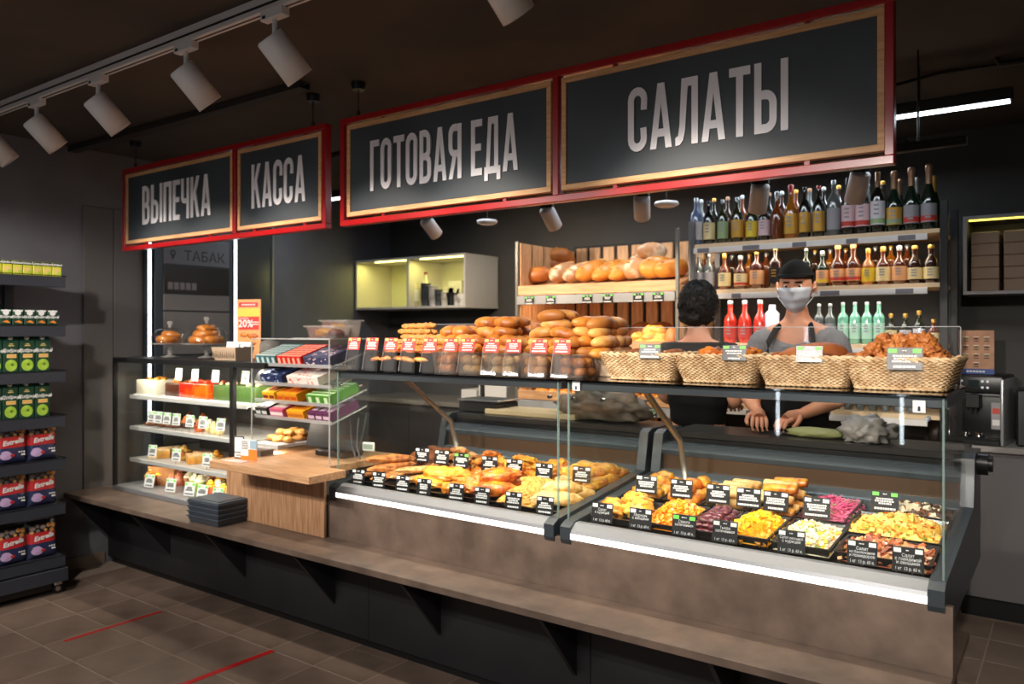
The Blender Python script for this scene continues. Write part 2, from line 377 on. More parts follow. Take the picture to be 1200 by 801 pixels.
def word(s, mb, x0, x1, z0, h, y):
    tot = sum(GL[c][0] for c in s)+.07*(len(s)-1); k = (x1-x0)/tot; x = x0
    for c in s:
        wd, pls = GL[c]
        for q_, pl in enumerate(pls): mb.prism([(x+a*k, z0+b*h) for a, b in pl], 'y', y-.00018*q_, y+.004)
        x += (wd+.07)*k
YS = 2.55
def sign(name, label, px0, px1, boards, seam=None):
    xa, xb = XA(px0, YS), XA(px1, YS); t = T(name, label, 'sign', ((xa+xb)/2, YS, 1.995)); cx = (xa+xb)/2
    f = MB(); b = .026
    f.box(xa-cx, -.02, 0, xb-cx, .02, b, bev=.002).box(xa-cx, -.02, .505-b, xb-cx, .02, .505, bev=.002)
    for x in (xa, xb-b): f.box(x-cx, -.02, b, x-cx+b, .02, .505-b, bev=.002)
    f.build('frame', [m_red], t)
    if seam:
        x = XA(seam, YS); MB().box(x-cx-.013, -.02, b, x-cx+.013, .02, .505-b, bev=.002).build('divider', [m_red], t)
    for (p0, p1, s, l0, l1) in boards:
        x0, x1 = XA(p0, YS)-cx, XA(p1, YS)-cx; z0, z1 = .042, .470
        bd = MB().box(x0+.018, -.008, z0+.018, x1-.018, .008, z1-.018).build('board', [m_face], t)
        e = MB(); g = .021
        for a in (R(x0, z0, x1, z0+g), R(x0, z1-g, x1, z1), R(x0, z0+g, x0+g, z1-g), R(x1-g, z0+g, x1, z1-g)):
            e.box(a[0][0], -.015, a[0][1], a[2][0], .015, a[2][1], bev=.0015)
        e.build('wood_edging', [m_pine], bd)
        L_ = MB(); word(s, L_, XA(l0, YS)-cx, XA(l1, YS)-cx, 2.142-1.995, .230, -.0125); L_.build('lettering', [m_let], bd)
        for fr in (.2, .8):
            xx = x0+(x1-x0)*fr
            MB().box(xx-.008, -.006, z1-.004, xx+.008, .006, .505-b+.003).build('bracket', [m_red], t); MB().box(xx-.008, -.006, b-.003, xx+.008, .006, z0+.004).build('bracket', [m_red], t)
    for px in (px0+(12 if px0 < 200 else 18), px1-(18 if px1 < 500 else 20)):
        x = XA(px, YS)-cx
        MB().cyl((x, 0, .505), (x, 0, ZC-1.995-.03), .003, n=6).lathe([(.03, ZC-1.995-.035), (.034, ZC-1.995-.012), (.034, ZC-1.995)], 16, 0, Matrix.Translation((x, 0, 0))).cyl((x, 0, .505), (x, 0, .53), .010, n=8).build('hanger', [BLACK], t)
sign('hanging_sign', 'smaller red hanging frame with the baking and cash desk boards', 147, 385, [(150, 275, 'ВЫПЕЧКА', 169, 249), (281, 379, 'КАССА', 297, 360)], 277.5)
sign('hanging_sign', 'bigger red hanging frame with the ready meals and salads boards', 402, 1049, [(409, 648, 'ГОТОВАЯ ЕДА', 436, 609), (660, 1038, 'САЛАТЫ', 738, 925)], 654)

# ================================================================ COUNTER: ledge, riser, base
m_stone = mat('stone_laminate', srgb(118, 100, 88), .42, c2=srgb(88, 74, 65), sc=9, det=8, bump=.04, bs=60, lo=.3, hi=.7)
m_base = mat('dark_counter_panel', srgb(33, 31, 35), .55, c2=srgb(26, 25, 30), sc=4, det=6)
XL, XR = -5.10, -.285
ct = T('service_counter', 'long dark counter base with brown stone-look ledge and upstand', 'counter', ((XL+XR)/2, 2.6, 0)); cx = (XL+XR)/2
MB().box(XL-cx, 2.325-2.6, .472, XR-cx, 3.0-2.6, .50, bev=.0015).build('ledge', [m_stone], ct)
MB().box(-2.965-cx, -.025, .50, XR-cx, 0, .703, bev=.001).build('upstand', [m_stone], ct)
for a, b in ((XL, -3.9), (-3.9, -2.7), (-2.7, -1.5), (-1.5, XR)):
    MB().box(a-cx+.0015, 0, .045, b-cx-.0015, .02, .472, bev=.001).build('base_panel', [m_base], ct)
MB().box(XL-cx, .03, 0, XR-cx-.02, .05, .05).build('plinth', [BLACK], ct)
MB().box(XR-cx-.02, .02, .05, XR-cx, .07, .472).build('end_post', [m_base], ct)
for x in (-5.08, -4.38, -3.65, -2.94, -2.26, -1.57, -.93, -.34):
    MB().prism([(2.345-2.6, .472), (2.60-2.6, .472), (2.60-2.6, .17)], 'x', x-cx-.009, x-cx+.009).build('bracket', [m_base], ct)
# red tape on the floor
m_tape = mat('red_tape', srgb(190, 30, 30), .5)
for a, b, c, d, lb in ((75, 751, 189, 716, 'narrow red tape strip on the floor nearer the juice rack'), (217, 801, 320, 762, 'wider red tape strip on the floor running out of the picture')):
    def fp(px, py): f_ = fx(px); t_ = 1.5*918/(py-388); return Vector((f_[0]*t_, f_[1]*t_, 0))
    p, r = fp(a, b), fp(c, d)
    if a == 217: p = r+(p-r)*1.9
    dd = (r-p).normalized(); nn = Vector((-dd.y, dd.x, 0))*(.011 if a == 75 else .017)
    vs = [p-nn, r-nn, r+nn, p+nn]
    tag(MB().add([v+Vector((0,0,.0002)) for v in vs]+[v+Vector((0,0,.0012)) for v in vs], [(0,3,2,1),(4,5,6,7),(0,1,5,4),(1,2,6,5),(2,3,7,6),(3,0,4,7)]).build('floor_tape', [m_tape]), lb, 'tape')
# ================================================================ GLASS DISPLAY CASES
m_well = mat('case_interior', srgb(52, 50, 46), .3, .5); m_ledge = mat('case_rim_steel', srgb(126, 136, 142), .22, .6)
m_top = mat('shelf_underframe', srgb(84, 88, 92), .3, .4); m_strut = mat('strut_alu', srgb(150, 146, 136), .35, .8)
PROF = [(2.565, .70), (2.565, .748), (2.60, .765), (2.9, .795), (3.36, .845), (3.40, 1.02), (3.44, 1.035), (3.62, 1.035), (3.62, .60), (2.62, .60)]
def case(x0, x1, label, struts, lwall=True):
    cx = (x0+x1)/2; t = T('display_case', label, 'display case', (cx, 3.1, .50)); Y = 3.1; Z = .5
    def b(mb, xa, ya, za, xb, yb, zb, mi=0, bev=0): mb.box(xa-cx, ya-Y, za-Z, xb-cx, yb-Y, zb-Z, mi, bev=bev); return mb
    for xa in (x0, x1-.045):
        mb = MB(); mb.prism([(a-Y, c-Z) for a, c in PROF], 'x', xa-cx, xa-cx+.045); mb.build('end_panel', [DGREY], t)
    a, c = x0+.045, x1-.045
    b(MB(), a, 2.63, .51, c, 3.60, .70).build('body', [BLACKM], t)
    mb = MB(); mb.prism([(2.567-Y, .703-Z), (2.567-Y, .725-Z), (2.59-Y, .728-Z), (2.59-Y, .703-Z)], 'x', a-cx, c-cx); mb.build('light_strip', [LEDW], t)
    mb = MB(); mb.prism([(2.567-Y, .7255-Z), (2.572-Y, .738-Z), (2.604-Y, .762-Z), (2.63-Y, .762-Z), (2.63-Y, .72-Z), (2.592-Y, .7285-Z)], 'x', a-cx, c-cx); mb.build('front_rail', [RAILG], t)
    mb = MB(); mb.prism([(2.63-Y, .70-Z), (2.63-Y, deck(2.63)-Z-.012), (3.36-Y, deck(3.36)-Z-.012), (3.36-Y, .70-Z)], 'x', a-cx, c-cx); mb.build('deck', [m_well], t)
    mb = MB(); mb.prism([(3.34-Y, .79-Z), (3.33-Y, .835-Z), (3.38-Y, .86-Z), (3.405-Y, .86-Z), (3.405-Y, .79-Z)], 'x', a-cx, c-cx); mb.build('lower_rim', [m_ledge], t)
    b(MB(), a, 3.405, .70, c, 3.45, .93).build('back_wall', [mat('case_back', srgb(86, 66, 50), .35, .4) if 'case_back' not in bpy.data.materials else bpy.data.materials['case_back']], t)
    mb = MB(); mb.prism([(3.40-Y, .925-Z), (3.375-Y, .95-Z), (3.40-Y, .975-Z), (3.47-Y, .985-Z), (3.47-Y, .925-Z)], 'x', a-cx, c-cx); mb.build('upper_rim', [m_ledge], t)
    b(MB(), a, 3.45, .70, c, 3.62, 1.0).build('rear_body', [BLACKM], t)
    b(MB(), a, 3.47, 1.0, c, 3.78, 1.03, bev=.003).build('rear_worktop', [mat('rear_worktop', srgb(64, 62, 60), .3, .3) if 'rear_worktop' not in bpy.data.materials else bpy.data.materials['rear_worktop']], t)
    # glass
    zt = 1.30
    p = b(MB(), x0+.012, 2.612, .758, x1-.012, 2.618, zt).build('front_pane', [G_PANE], t)
    b(MB(), x0+.006, 2.611, .758, x0+.012, 2.619, zt).build('pane_edge', [G_EDGE], p); b(MB(), x1-.012, 2.611, .758, x1-.006, 2.619, zt).build('pane_edge', [G_EDGE], p)
    for xx in (x0+.014, x1-.020):
        mb = MB(); mb.prism([(2.62-Y, .765-Z), (2.9-Y, .797-Z), (3.30-Y, .842-Z), (3.12-Y, zt-Z), (2.62-Y, zt-Z)], 'x', xx-cx, xx-cx+.006); mb.build('side_pane', [G_PANE], t)
    b(MB(), x0, 2.60, zt+.004, x1, 3.10, zt+.012).build('top_shelf', [glass('shelf_smoked_glass', (.35, .36, .37), .06, 2.2) if 'shelf_smoked_glass' not in bpy.data.materials else bpy.data.materials['shelf_smoked_glass']], t)
    mb = MB(); b(mb, x0, 2.622, zt-.028, x1, 2.66, zt+.004, bev=.002); b(mb, x0, 3.05, zt-.028, x1, 3.09, zt+.004, bev=.002); b(mb, x0, 2.66, zt-.028, x0+.03, 3.05, zt+.004); b(mb, x1-.03, 2.66, zt-.028, x1, 3.05, zt+.004)
    mb.build('shelf_frame', [m_top], t)
    b(MB(), x0+.06, 2.665, zt-.022, x1-.06, 2.685, zt-.008).build('led_bar', [mat('case_led', (1,1,1), .5, emit=6, ec=(1, .86, .62)) if 'case_led' not in bpy.data.materials else bpy.data.materials['case_led']], t)
    area('case_light', (0, 2.70-Y, zt-.03-Z), (math.radians(14), 0, 0), x1-x0-.16, .03, 8.2, (1, .89, .74), PI*.94, t)
    for sx in struts:
        mb = MB().tube([(sx-cx, 2.80-Y, zt-.02-Z), (sx-cx, 3.16-Y, 1.03-Z), (sx-cx, 3.22-Y, .86-Z)], .013, 8); mb.build('strut', [m_strut], t)
    if x1 > -1: MB().cyl((x1-cx, 3.52-Y, .99-Z), (x1+.035-cx, 3.52-Y, .99-Z), .045, n=20).cyl((x1+.035-cx, 3.52-Y, .99-Z), (x1+.05-cx, 3.52-Y, .99-Z), .03, n=20).build('round_knob', [BLACK], t)
    for xx in (x0+.03, x0+.16, x1-.05):
        MB().cyl((xx-cx, 2.606-Y, zt-.06-Z), (xx-cx, 2.625-Y, zt-.06-Z), .007, n=10).build('glass_clamp', [CHROME], t)
    return t
C1 = (-2.935, -1.645); C2 = (-1.615, -.305)
case(*C1, 'glass display case full of hot dishes beside the cash desk', (-2.67,))
case(*C2, 'glass display case full of salads at the open counter end', (-1.38,))
# a little equipment on the staff side, seen through the glass
m_box = mat('carton_white', srgb(196, 190, 184), .6); m_beige = mat('beige_board', srgb(196, 178, 140), .5); m_bag = mat('bag_film', srgb(120, 108, 96), .4, c2=srgb(84, 76, 68), sc=9, bump=.4)
# back worktop behind the hot case
m_wt = mat('back_worktop', srgb(120, 112, 104), .45); m_front = mat('base_unit_front', srgb(66, 62, 60), .5)
def unit(x0, x1, y0, y1, z1, label, doors, mf, mt, kick=.1):
    t = T('base_cabinet', label, 'cabinet', ((x0+x1)/2, (y0+y1)/2, 0)); cx, cy = (x0+x1)/2, (y0+y1)/2
    MB().box(x0-cx, y0-cy+.05, 0, x1-cx, y1-cy, kick).build('kickboard', [BLACKM], t)
    MB().box(x0-cx, y0-cy+.02, kick, x1-cx, y1-cy, z1-.03).build('carcass', [mf], t)
    MB().box(x0-cx, y0-cy-.02, z1-.03, x1-cx, y1-cy, z1, bev=.002).build('worktop', [mt], t)
    wd = (x1-x0)/doors
    for k in range(doors):
        d = MB().box(x0-cx+k*wd+.002, y0-cy, kick+.005, x0-cx+(k+1)*wd-.002, y0-cy+.02, z1-.05, bev=.001).build('door', [mf], t)
    return t
unit(-4.95, -3.12, 4.62, 5.18, .95, 'low dark cupboard run under the glowing wall cabinet', 3, m_front, m_wt)
tag(MB().box(-3.83, 4.66, .951, -3.68, 4.9, 1.055, bev=.003).build('carton', [m_box]), 'flat white carton lying on the back cupboard', 'box')
tag(MB().box(-3.66, 4.66, .951, -3.40, 4.9, 1.095, bev=.003).build('carton', [m_box]), 'taller white carton beside the flat one on the back cupboard', 'box')
t = T('cutting_board', 'beige cutting board lying on the staff side worktop of the hot case', 'board', (-2.43, 3.64, 1.031))
MB().box(-.30, -.11, 0, .30, .11, .03, bev=.004).build('slab', [m_beige], t); MB().tube([(-.27, 0, .032), (-.24, 0, .05), (-.21, 0, .032)], .004).build('handle', [BLACK], t)
def crumple(p, v): return p*(1+.22*noise.noise(v*5))
tag(MB().blob((-2.02, 3.63, 1.105), (.26, .10, .09), 4, .35, 2.4, 4, flat=.8, fn=crumple).build('bread_bag', [m_bag]), 'crumpled film bag with a loaf inside lying behind the hot dishes', 'bag')
tag(MB().blob((-.72, 3.58, 1.075), (.10, .07, .065), 9, .4, 2.8, 4, flat=.65, fn=crumple).build('plastic_bag', [mat('grey_bag', srgb(150, 148, 146), .3, bump=.4, sc=14)]), 'crumpled grey plastic bag on the staff side of the salad case', 'bag')
tag(MB().blob((-.93, 3.60, 1.05), (.12, .05, .025), 12, .3, 2.4, 3, flat=.7).build('glove_pair', [mat('glove_green', srgb(146, 150, 100), .5)]), 'pale green cloth lying beside the crumpled grey bag', 'cloth')
# scales behind the hot case
t = T('kitchen_scale', 'black weighing scale with steel plate behind the hot case', 'scale', (-2.80, 3.66, 1.031))
MB().box(-.14, -.11, 0, .14, .11, .06, bev=.008).build('body', [BLACK], t); MB().box(-.15, -.11, .065, .15, .11, .075, bev=.003).build('plate', [STEEL], t); MB().box(-.11, .06, .075, -.09, .08, .22).box(-.17, .05, .19, -.01, .09, .26, bev=.004).build('display', [BLACK], t)

# ================================================================ FOODS
BUN = mat('food_bun', srgb(222, 146, 60), .4, c2=srgb(146, 74, 24), sc=13, bump=.2, bs=40, coat=.15)
BUNL = mat('food_bun_light', srgb(232, 178, 98), .45, c2=srgb(176, 104, 40), sc=12, bump=.12, bs=40)
DBROWN = mat('food_dark_crust', srgb(150, 84, 34), .55, c2=srgb(92, 48, 18), sc=22, bump=.4)
CUT = mat('food_cutlet', srgb(206, 134, 66), .5, c2=srgb(120, 62, 24), sc=34, bump=.9, bs=90)
TANP = mat('food_pale_patty', srgb(224, 176, 112), .5, c2=srgb(160, 96, 46), sc=30, bump=.9, bs=90)
GOLD = mat('food_golden', srgb(240, 176, 56), .35, c2=srgb(168, 82, 14), sc=24, bump=.7, bs=60, coat=.4)
CHEESE = mat('food_cheese', srgb(238, 190, 72), .32, c2=srgb(214, 120, 20), sc=20, bump=.7, bs=50, coat=.4)
ORANGE = mat('food_orange_roast', srgb(240, 146, 40), .3, c2=srgb(160, 48, 10), sc=20, bump=.7, bs=50, coat=.5)
NUG = mat('food_breaded', srgb(232, 178, 82), .6, c2=srgb(180, 112, 36), sc=70, bump=1, bs=120)
PALE = mat('food_pancake', srgb(240, 212, 146), .5, c2=srgb(190, 130, 56), sc=20, bump=.4)
BEET = mat('food_beet', srgb(96, 34, 44), .3, c2=srgb(58, 16, 26), sc=14, bump=.2, coat=.3)
CARROT = mat('food_carrot', srgb(242, 150, 26), .35, c2=srgb(224, 110, 16), sc=20, coat=.2)
YELL = mat('food_pumpkin', srgb(240, 180, 28), .35, c2=srgb(220, 140, 16), sc=20, coat=.2)
WHT = mat('food_white_bits', srgb(232, 222, 190), .4); GRN = mat('food_green_bits', srgb(122, 150, 50), .4); PINK = mat('food_pink_cabbage', srgb(214, 60, 120), .3, c2=srgb(232, 130, 160), sc=20, coat=.3)
CORN = mat('food_corn', srgb(250, 200, 60), .35); MEAT = mat('food_meat_strip', srgb(190, 110, 70), .35, c2=srgb(140, 64, 40), sc=20, coat=.3); POT = mat('food_potato', srgb(240, 206, 120), .4, c2=srgb(228, 172, 70), sc=16)
PURP = mat('food_purple', srgb(110, 50, 80), .3); MUSH = mat('food_mushroom_dark', srgb(90, 62, 44), .35)
rnd = random.Random(7)
def mesh_blob(name, dims, m, seed=1, amp=.12, fr=1.6, sub=3, flat=.6, fn=None):
    return MB().blob((0,0,dims[2]*(flat if flat else 1)), dims, seed, amp, fr, sub, flat=flat, fn=fn).data(name, [m])
def taper(k): return lambda p, v: Vector((p.x, p.y*(1-k*v.x), p.z*(1-k*.6*v.x)))
def bend(k): return lambda p, v: Vector((p.x, p.y+k*v.x*v.x, p.z))
LAY = ['bottom', 'second', 'third', 'fourth', 'fifth', 'sixth', 'seventh', 'eighth']
def pile(name, label, cat, group, meshes, x0, x1, y0, y1, nx, ny, layers, step, zf, rot=(0, 6.28), tilt=.25, rr=None, lean=0, sh=1.0):
    """a heap: every piece an object; layer, row and place in the row go into its label"""
    rr = rr or rnd; out = []
    for l in range(layers):
        ax, ay = max(1, nx-int(l*sh+.01)), max(1, ny-int(l*sh+.01))
        for i in range(ax):
            for j in range(ay):
                x = x0+(x1-x0)*((i+.5+(nx-ax)*.5)/nx)+rr.uniform(-1, 1)*(x1-x0)/nx*.12; y = y0+(y1-y0)*((j+.5+(ny-ay)*.5)/ny)+rr.uniform(-1, 1)*(y1-y0)/ny*.12
                o = ob(name, rr.choice(meshes), None, (x, y, zf(y)+l*step+.001), (lean+rr.uniform(-tilt, tilt), rr.uniform(-tilt, tilt), rr.uniform(*rot)))
                lb = label
                if layers > 1: lb += ', '+('top' if l == layers-1 else LAY[l])+' layer'
                if ax > 1: lb += ', '+ORD[i]+' along'
                if ay > 1: lb += (' ' if ax > 1 else ', ')+('front' if j == 0 else 'back' if j == ay-1 else LAY[j])+' row'
                tag(o, lb, cat, group); out.append(o)
    return out
m_trayb = mat('tray_black', (.010, .010, .010), .25)
def tray(x0, x1, y0, y1, h, label, z=None, m=None, name='food_tray', lip=.008, floor=.004):
    cx, cy = (x0+x1)/2, (y0+y1)/2; z = deck(cy) if z is None else z; a, c = (x1-x0)/2, (y1-y0)/2
    mb = MB(); k = .86
    o_ = [(-a*k, -c*k, 0), (a*k, -c*k, 0), (a*k, c*k, 0), (-a*k, c*k, 0)]
    def ring(a_, c_, z_): return [(-a_, -c_, z_), (a_, -c_, z_), (a_, c_, z_), (-a_, c_, z_)]
    rs = [ring(a*k, c*k, 0), ring(a, c, h), ring(a-lip, c-lip, h), ring(a*k-lip*.6, c*k-lip*.6, floor)]
    vs = sum(rs, []); fs = [(3, 2, 1, 0)]
    for r in range(3):
        for i in range(4): j = (i+1) % 4; fs.append((r*4+i, r*4+j, (r+1)*4+j, (r+1)*4+i))
    fs.append((12, 13, 14, 15)); mb.add(vs, fs)
    o = mb.build(name, [m or m_trayb], None, (cx, cy, z), (math.atan(.08) if z < .9 else 0, 0, 0))
    return tag(o, label, 'tray')
def chop(name, label, cat, x0, x1, y0, y1, h, kinds, n, mats, seed, z=None, base=0):
    """shredded or diced food nobody could count: small solids strewn over a mound"""
    rr = random.Random(seed); cx, cy = (x0+x1)/2, (y0+y1)/2; a, c = (x1-x0)/2*.93, (y1-y0)/2*.93; z = deck(cy) if z is None else z
    mb = MB()
    def H(u, v): return .012+h*max(0, (1-abs(u)**2.6)*(1-abs(v)**2.6))*(1+.35*noise.noise(Vector((u*1.7+seed, v*1.7, 0))))
    g = 12; vs = []; fs = []
    for i in range(g+1):
        for j in range(g+1):
            u, v = -1+2*i/g, -1+2*j/g; vs.append((u*a, v*c, H(u, v)-.006))
    for i in range(g):
        for j in range(g): k = i*(g+1)+j; fs.append((k, k+g+1, k+g+2, k+1))
    mb.add(vs, fs, base, True)
    for _ in range(n):
        u, v = rr.uniform(-.97, .97), rr.uniform(-.97, .97); kd = rr.choices(kinds, [q_[3] for q_ in kinds])[0]; dm, mi, cv = kd[0], kd[1], kd[2]
        M = Matrix.Translation((u*a, v*c, H(u, v)+rr.uniform(-.003, .006))) @ Euler((rr.uniform(-.7, .7), rr.uniform(-.7, .7), rr.uniform(0, 6.28))).to_matrix().to_4x4()
        s = rr.uniform(.75, 1.25); d = [q_*s/2 for q_ in dm]
        if cv: # curved shred
            pts = [M @ Vector((-d[0], 0, 0)), M @ Vector((-d[0]*.4, d[0]*.35*cv, .002)), M @ Vector((d[0]*.4, d[0]*.35*cv, .002)), M @ Vector((d[0], 0, 0))]
            mb.tube(pts, d[1], 4, mi)
        else: mb.box(-d[0], -d[1], -d[2], d[0], d[1], d[2], mi, M)
    o = mb.build(name, mats, None, (cx, cy, z+.004), (math.atan(.08) if z < .9 else 0, 0, 0))
    return tag(o, label, cat, kind='stuff')
# ---- salad case, front row
tray(-1.555, -1.345, 2.68, 2.95, .03, 'black tray under the browned cheese chicken at the case divider')
def pie(p, v): return p
tag(mesh_blob('baked_chicken', (.085, .075, .05), CHEESE, 3, .35, 2.2, 4), None)if False else None
for k, (x, y, dx, lb) in enumerate(((-1.49, 2.76, .062, 'browned cheese-topped chicken portion nearest the glass and the divider'), (-1.40, 2.80, .065, 'browned cheese-topped chicken portion nearest the carrot tray'), (-1.45, 2.88, .072, 'browned cheese-topped chicken portion at the back of its tray'))):
    me = MB().blob((0,0,.03), (dx, dx*.8, .042), 20+k, .3, 2.4, 4, flat=.6)
    for j in range(9):
        an = j*2.4; me.blob((dx*.5*math.cos(an), dx*.45*math.sin(an), .062+.004*math.sin(j)), (.014, .011, .006), j, .3, 2, 2, mi=1)
    tag(me.build('baked_chicken', [CHEESE, ORANGE], None, (x, y, deck(y)+.008), (.15, 0, k*1.3)), lb, 'baked chicken')
tray(-1.335, -1.165, 2.68, 2.97, .035, 'black tray of diced carrot')
chop('diced_carrot', 'heap of small orange carrot cubes', 'vegetables', -1.335, -1.165, 2.68, 2.97, .05, [((.013, .012, .012), 0, 0, 1), ((.017, .01, .01), 1, 0, .5)], 420, [CARROT, mat('carrot_light', srgb(250, 176, 50), .35)], 3)
tray(-1.158, -1.03, 2.68, 2.97, .035, 'black tray of dark red beetroot')
pile('beetroot_piece', 'dark red roasted beetroot piece', 'beetroot', 'beetroot pieces in the salad case', [mesh_blob('beetroot_piece', (.026, .022, .015), BEET, k, .35, 2.2, 2) for k in range(4)], -1.15, -1.035, 2.70, 2.96, 4, 7, 3, .017, lambda y: deck(y)+.008)
tray(-1.02, -.85, 2.68, 2.96, .04, 'black tray of bright yellow cubes')
chop('diced_pumpkin', 'heap of bright yellow pumpkin cubes with herbs', 'vegetables', -1.02, -.85, 2.68, 2.96, .045, [((.02, .018, .016), 0, 0, 1), ((.004, .003, .002), 1, 0, .25)], 300, [YELL, GRN], 5)
tray(-.84, -.645, 2.67, 2.96, .04, 'black tray of mixed chopped chicken salad')
chop('chicken_salad', 'chopped pale salad with corn and green herbs', 'salad', -.84, -.645, 2.67, 2.96, .042, [((.014, .01, .009), 0, 0, 1), ((.011, .01, .01), 1, 0, .35), ((.018, .004, .004), 2, .6, .35), ((.015, .008, .006), 3, 0, .3)], 430, [WHT, CORN, GRN, mat('food_ham', srgb(226, 160, 130), .4)], 7)
tray(-.635, -.352, 2.67, 2.87, .04, 'black tray of brown meat salad nearest the glass corner')
chop('meat_salad', 'brown meat strips and aubergine salad', 'salad', -.635, -.352, 2.67, 2.87, .04, [((.045, .011, .007), 0, 0, 1), ((.03, .012, .008), 1, 0, .6), ((.02, .004, .004), 2, .5, .3)], 260, [MEAT, mat('food_aubergine', srgb(210, 160, 110), .35), GRN], 9)
tray(-.66, -.352, 2.885, 3.16, .04, 'wide black tray of potato salad')
chop('potato_salad', 'yellow potato salad with orange shreds and green specks', 'salad', -.66, -.352, 2.885, 3.16, .045, [((.02, .016, .012), 0, 0, 1), ((.035, .004, .004), 1, .5, .6), ((.012, .008, .004), 2, 0, .2)], 480, [POT, CARROT, GRN], 11)
tray(-.62, -.352, 3.17, 3.32, .04, 'narrow black tray of dark salad behind the potato salad')
chop('mushroom_salad', 'dark mushroom salad with white cheese cubes', 'salad', -.62, -.352, 3.17, 3.32, .035, [((.022, .015, .012), 0, 0, 1), ((.02, .02, .02), 1, 0, .3), ((.025, .008, .006), 2, 0, .5)], 220, [MUSH, WHT, ORANGE], 13)
tray(-.84, -.67, 2.975, 3.30, .04, 'black tray of pink pickled cabbage')
chop('pickled_cabbage', 'bright pink shredded pickled cabbage', 'salad', -.84, -.67, 2.975, 3.30, .045, [((.045, .004, .004), 0, .6, 1), ((.03, .012, .006), 1, 0, .08)], 380, [PINK, GRN], 15)
# back row of the salad case
tray(-1.56, -1.40, 3.0, 3.31, .03, 'black tray of yellow gratin in the far corner')
pile('gratin_portion', 'golden yellow gratin portion behind the cheese chicken', 'gratin', 'gratin portions in the salad case', [mesh_blob('gratin_portion', (.05, .042, .028), m_, k, .3, 2.2, 3) for k, m_ in enumerate((CHEESE, GOLD))], -1.55, -1.41, 3.03, 3.30, 2, 4, 2, .03, lambda y: deck(y)+.008)
tray(-1.39, -1.22, 3.0, 3.31, .03, 'black tray of roast drumsticks')
pile('roast_drumstick', 'golden roast chicken drumstick behind the diced carrot', 'chicken', 'drumsticks in the salad case', [mesh_blob('roast_drumstick', (.058, .028, .026), ORANGE if k else GOLD, k, .2, 2, 3, fn=taper(.5)) for k in range(2)], -1.38, -1.23, 3.03, 3.30, 2, 4, 2, .034, lambda y: deck(y)+.008, rot=(1.0, 2.0))
tray(-1.21, -1.03, 3.0, 3.31, .03, 'black tray of folded pancakes')
def roll_mesh(name, L_, r, m): return MB().lathe([(r*.5, -L_/2), (r*.92, -L_/2+.002), (r, -L_/2+.012), (r*1.04, 0), (r, L_/2-.012), (r*.92, L_/2-.002), (r*.5, L_/2)], 14, 0, Matrix.Translation((0,0,r*.75)) @ Matrix.Scale(.75, 4, (0,0,1)) @ Matrix.Rotation(PI/2, 4, 'Y')).data(name, [m])
pile('folded_pancake', 'folded pale pancake behind the beetroot', 'pancake', 'pancakes in the salad case', [roll_mesh('folded_pancake', .12, .026, PALE)], -1.20, -1.04, 3.03, 3.29, 1, 5, 2, .038, lambda y: deck(y)+.008, rot=(-.15, .15), tilt=.08)
tray(-1.02, -.86, 3.0, 3.31, .03, 'black tray of stacked golden rolls')
pile('stuffed_roll', 'golden stuffed roll behind the pumpkin cubes', 'pancake roll', 'stuffed rolls in the salad case', [roll_mesh('stuffed_roll', .13, .024, GOLD), roll_mesh('stuffed_roll', .13, .024, PALE)], -1.01, -.87, 3.02, 3.29, 1, 5, 3, .037, lambda y: deck(y)+.008, rot=(-.1, .1), tilt=.05)
# ---- hot case, front row
zf = lambda y: deck(y)+.012
for x0, x1, y0, y1, lb in ((-2.88, -2.70, 2.68, 2.98, 'of brown breaded fillets'), (-2.69, -2.50, 2.68, 2.98, 'of pale breaded fish'), (-2.49, -2.30, 2.68, 2.98, 'of cheese-topped meat'), (-2.29, -2.14, 2.68, 2.98, 'of orange roast peppers'), (-2.13, -1.98, 2.68, 2.98, 'of golden chicken legs'),
    (-1.97, -1.82, 2.68, 2.98, 'of crumbed schnitzels'), (-1.81, -1.70, 2.68, 2.98, 'of pale folded pasties'),
    (-2.88, -2.70, 3.0, 3.31, 'of dark cutlets'), (-2.69, -2.50, 3.0, 3.31, 'of pale round patties'), (-2.49, -2.32, 3.0, 3.31, 'of orange wings'), (-2.31, -2.14, 3.0, 3.31, 'of yellow omelette'), (-2.13, -1.96, 3.0, 3.31, 'of golden baked fillets'), (-1.95, -1.70, 3.0, 3.31, 'of pancake rolls')):
    tray(x0, x1, y0, y1, .02, 'shallow black tray '+lb+' in the hot dishes case')
def fil(n, d, m, ks=3, amp=.18, fr=1.8, fn=None, sub=3): return [mesh_blob(n, d, m, k+1, amp, fr, sub, fn=fn) for k in range(ks)]
def hot(name, label, cat, group, dims, ms, x0, x1, y0, y1, nx, ny, ly, step, amp=.25, fr=2.2, fn=None, **k):
    pile(name, label+' in the hot case', cat, group+' in the hot case', [mesh_blob(name, dims, ms[j % len(ms)], j+1, amp, fr, 4, fn=fn) for j in range(3)], x0, x1, y0, y1, nx, ny, ly, step, zf, **k)
hot('breaded_fillet', 'long brown breaded fillet', 'fillet', 'brown fillets', (.135, .046, .024), [CUT], -2.87, -2.70, 2.74, 2.94, 2, 1, 3, .034, .18, 1.8, rot=(1.15, 1.4), tilt=.08)
hot('breaded_fish', 'pale crumbed fish fillet', 'fish', 'crumbed fish', (.125, .040, .018), [TANP], -2.69, -2.54, 2.74, 2.94, 2, 1, 2, .034, .2, 1.8, rot=(1.0, 1.3), tilt=.1)
hot('cheese_fillet', 'cheese-topped meat portion', 'meat', 'cheese-topped meat', (.115, .070, .024), [CHEESE], -2.53, -2.33, 2.74, 2.95, 1, 2, 2, .034, .4, 2.4, rot=(.5, 1.0), lean=.12, tilt=.12)
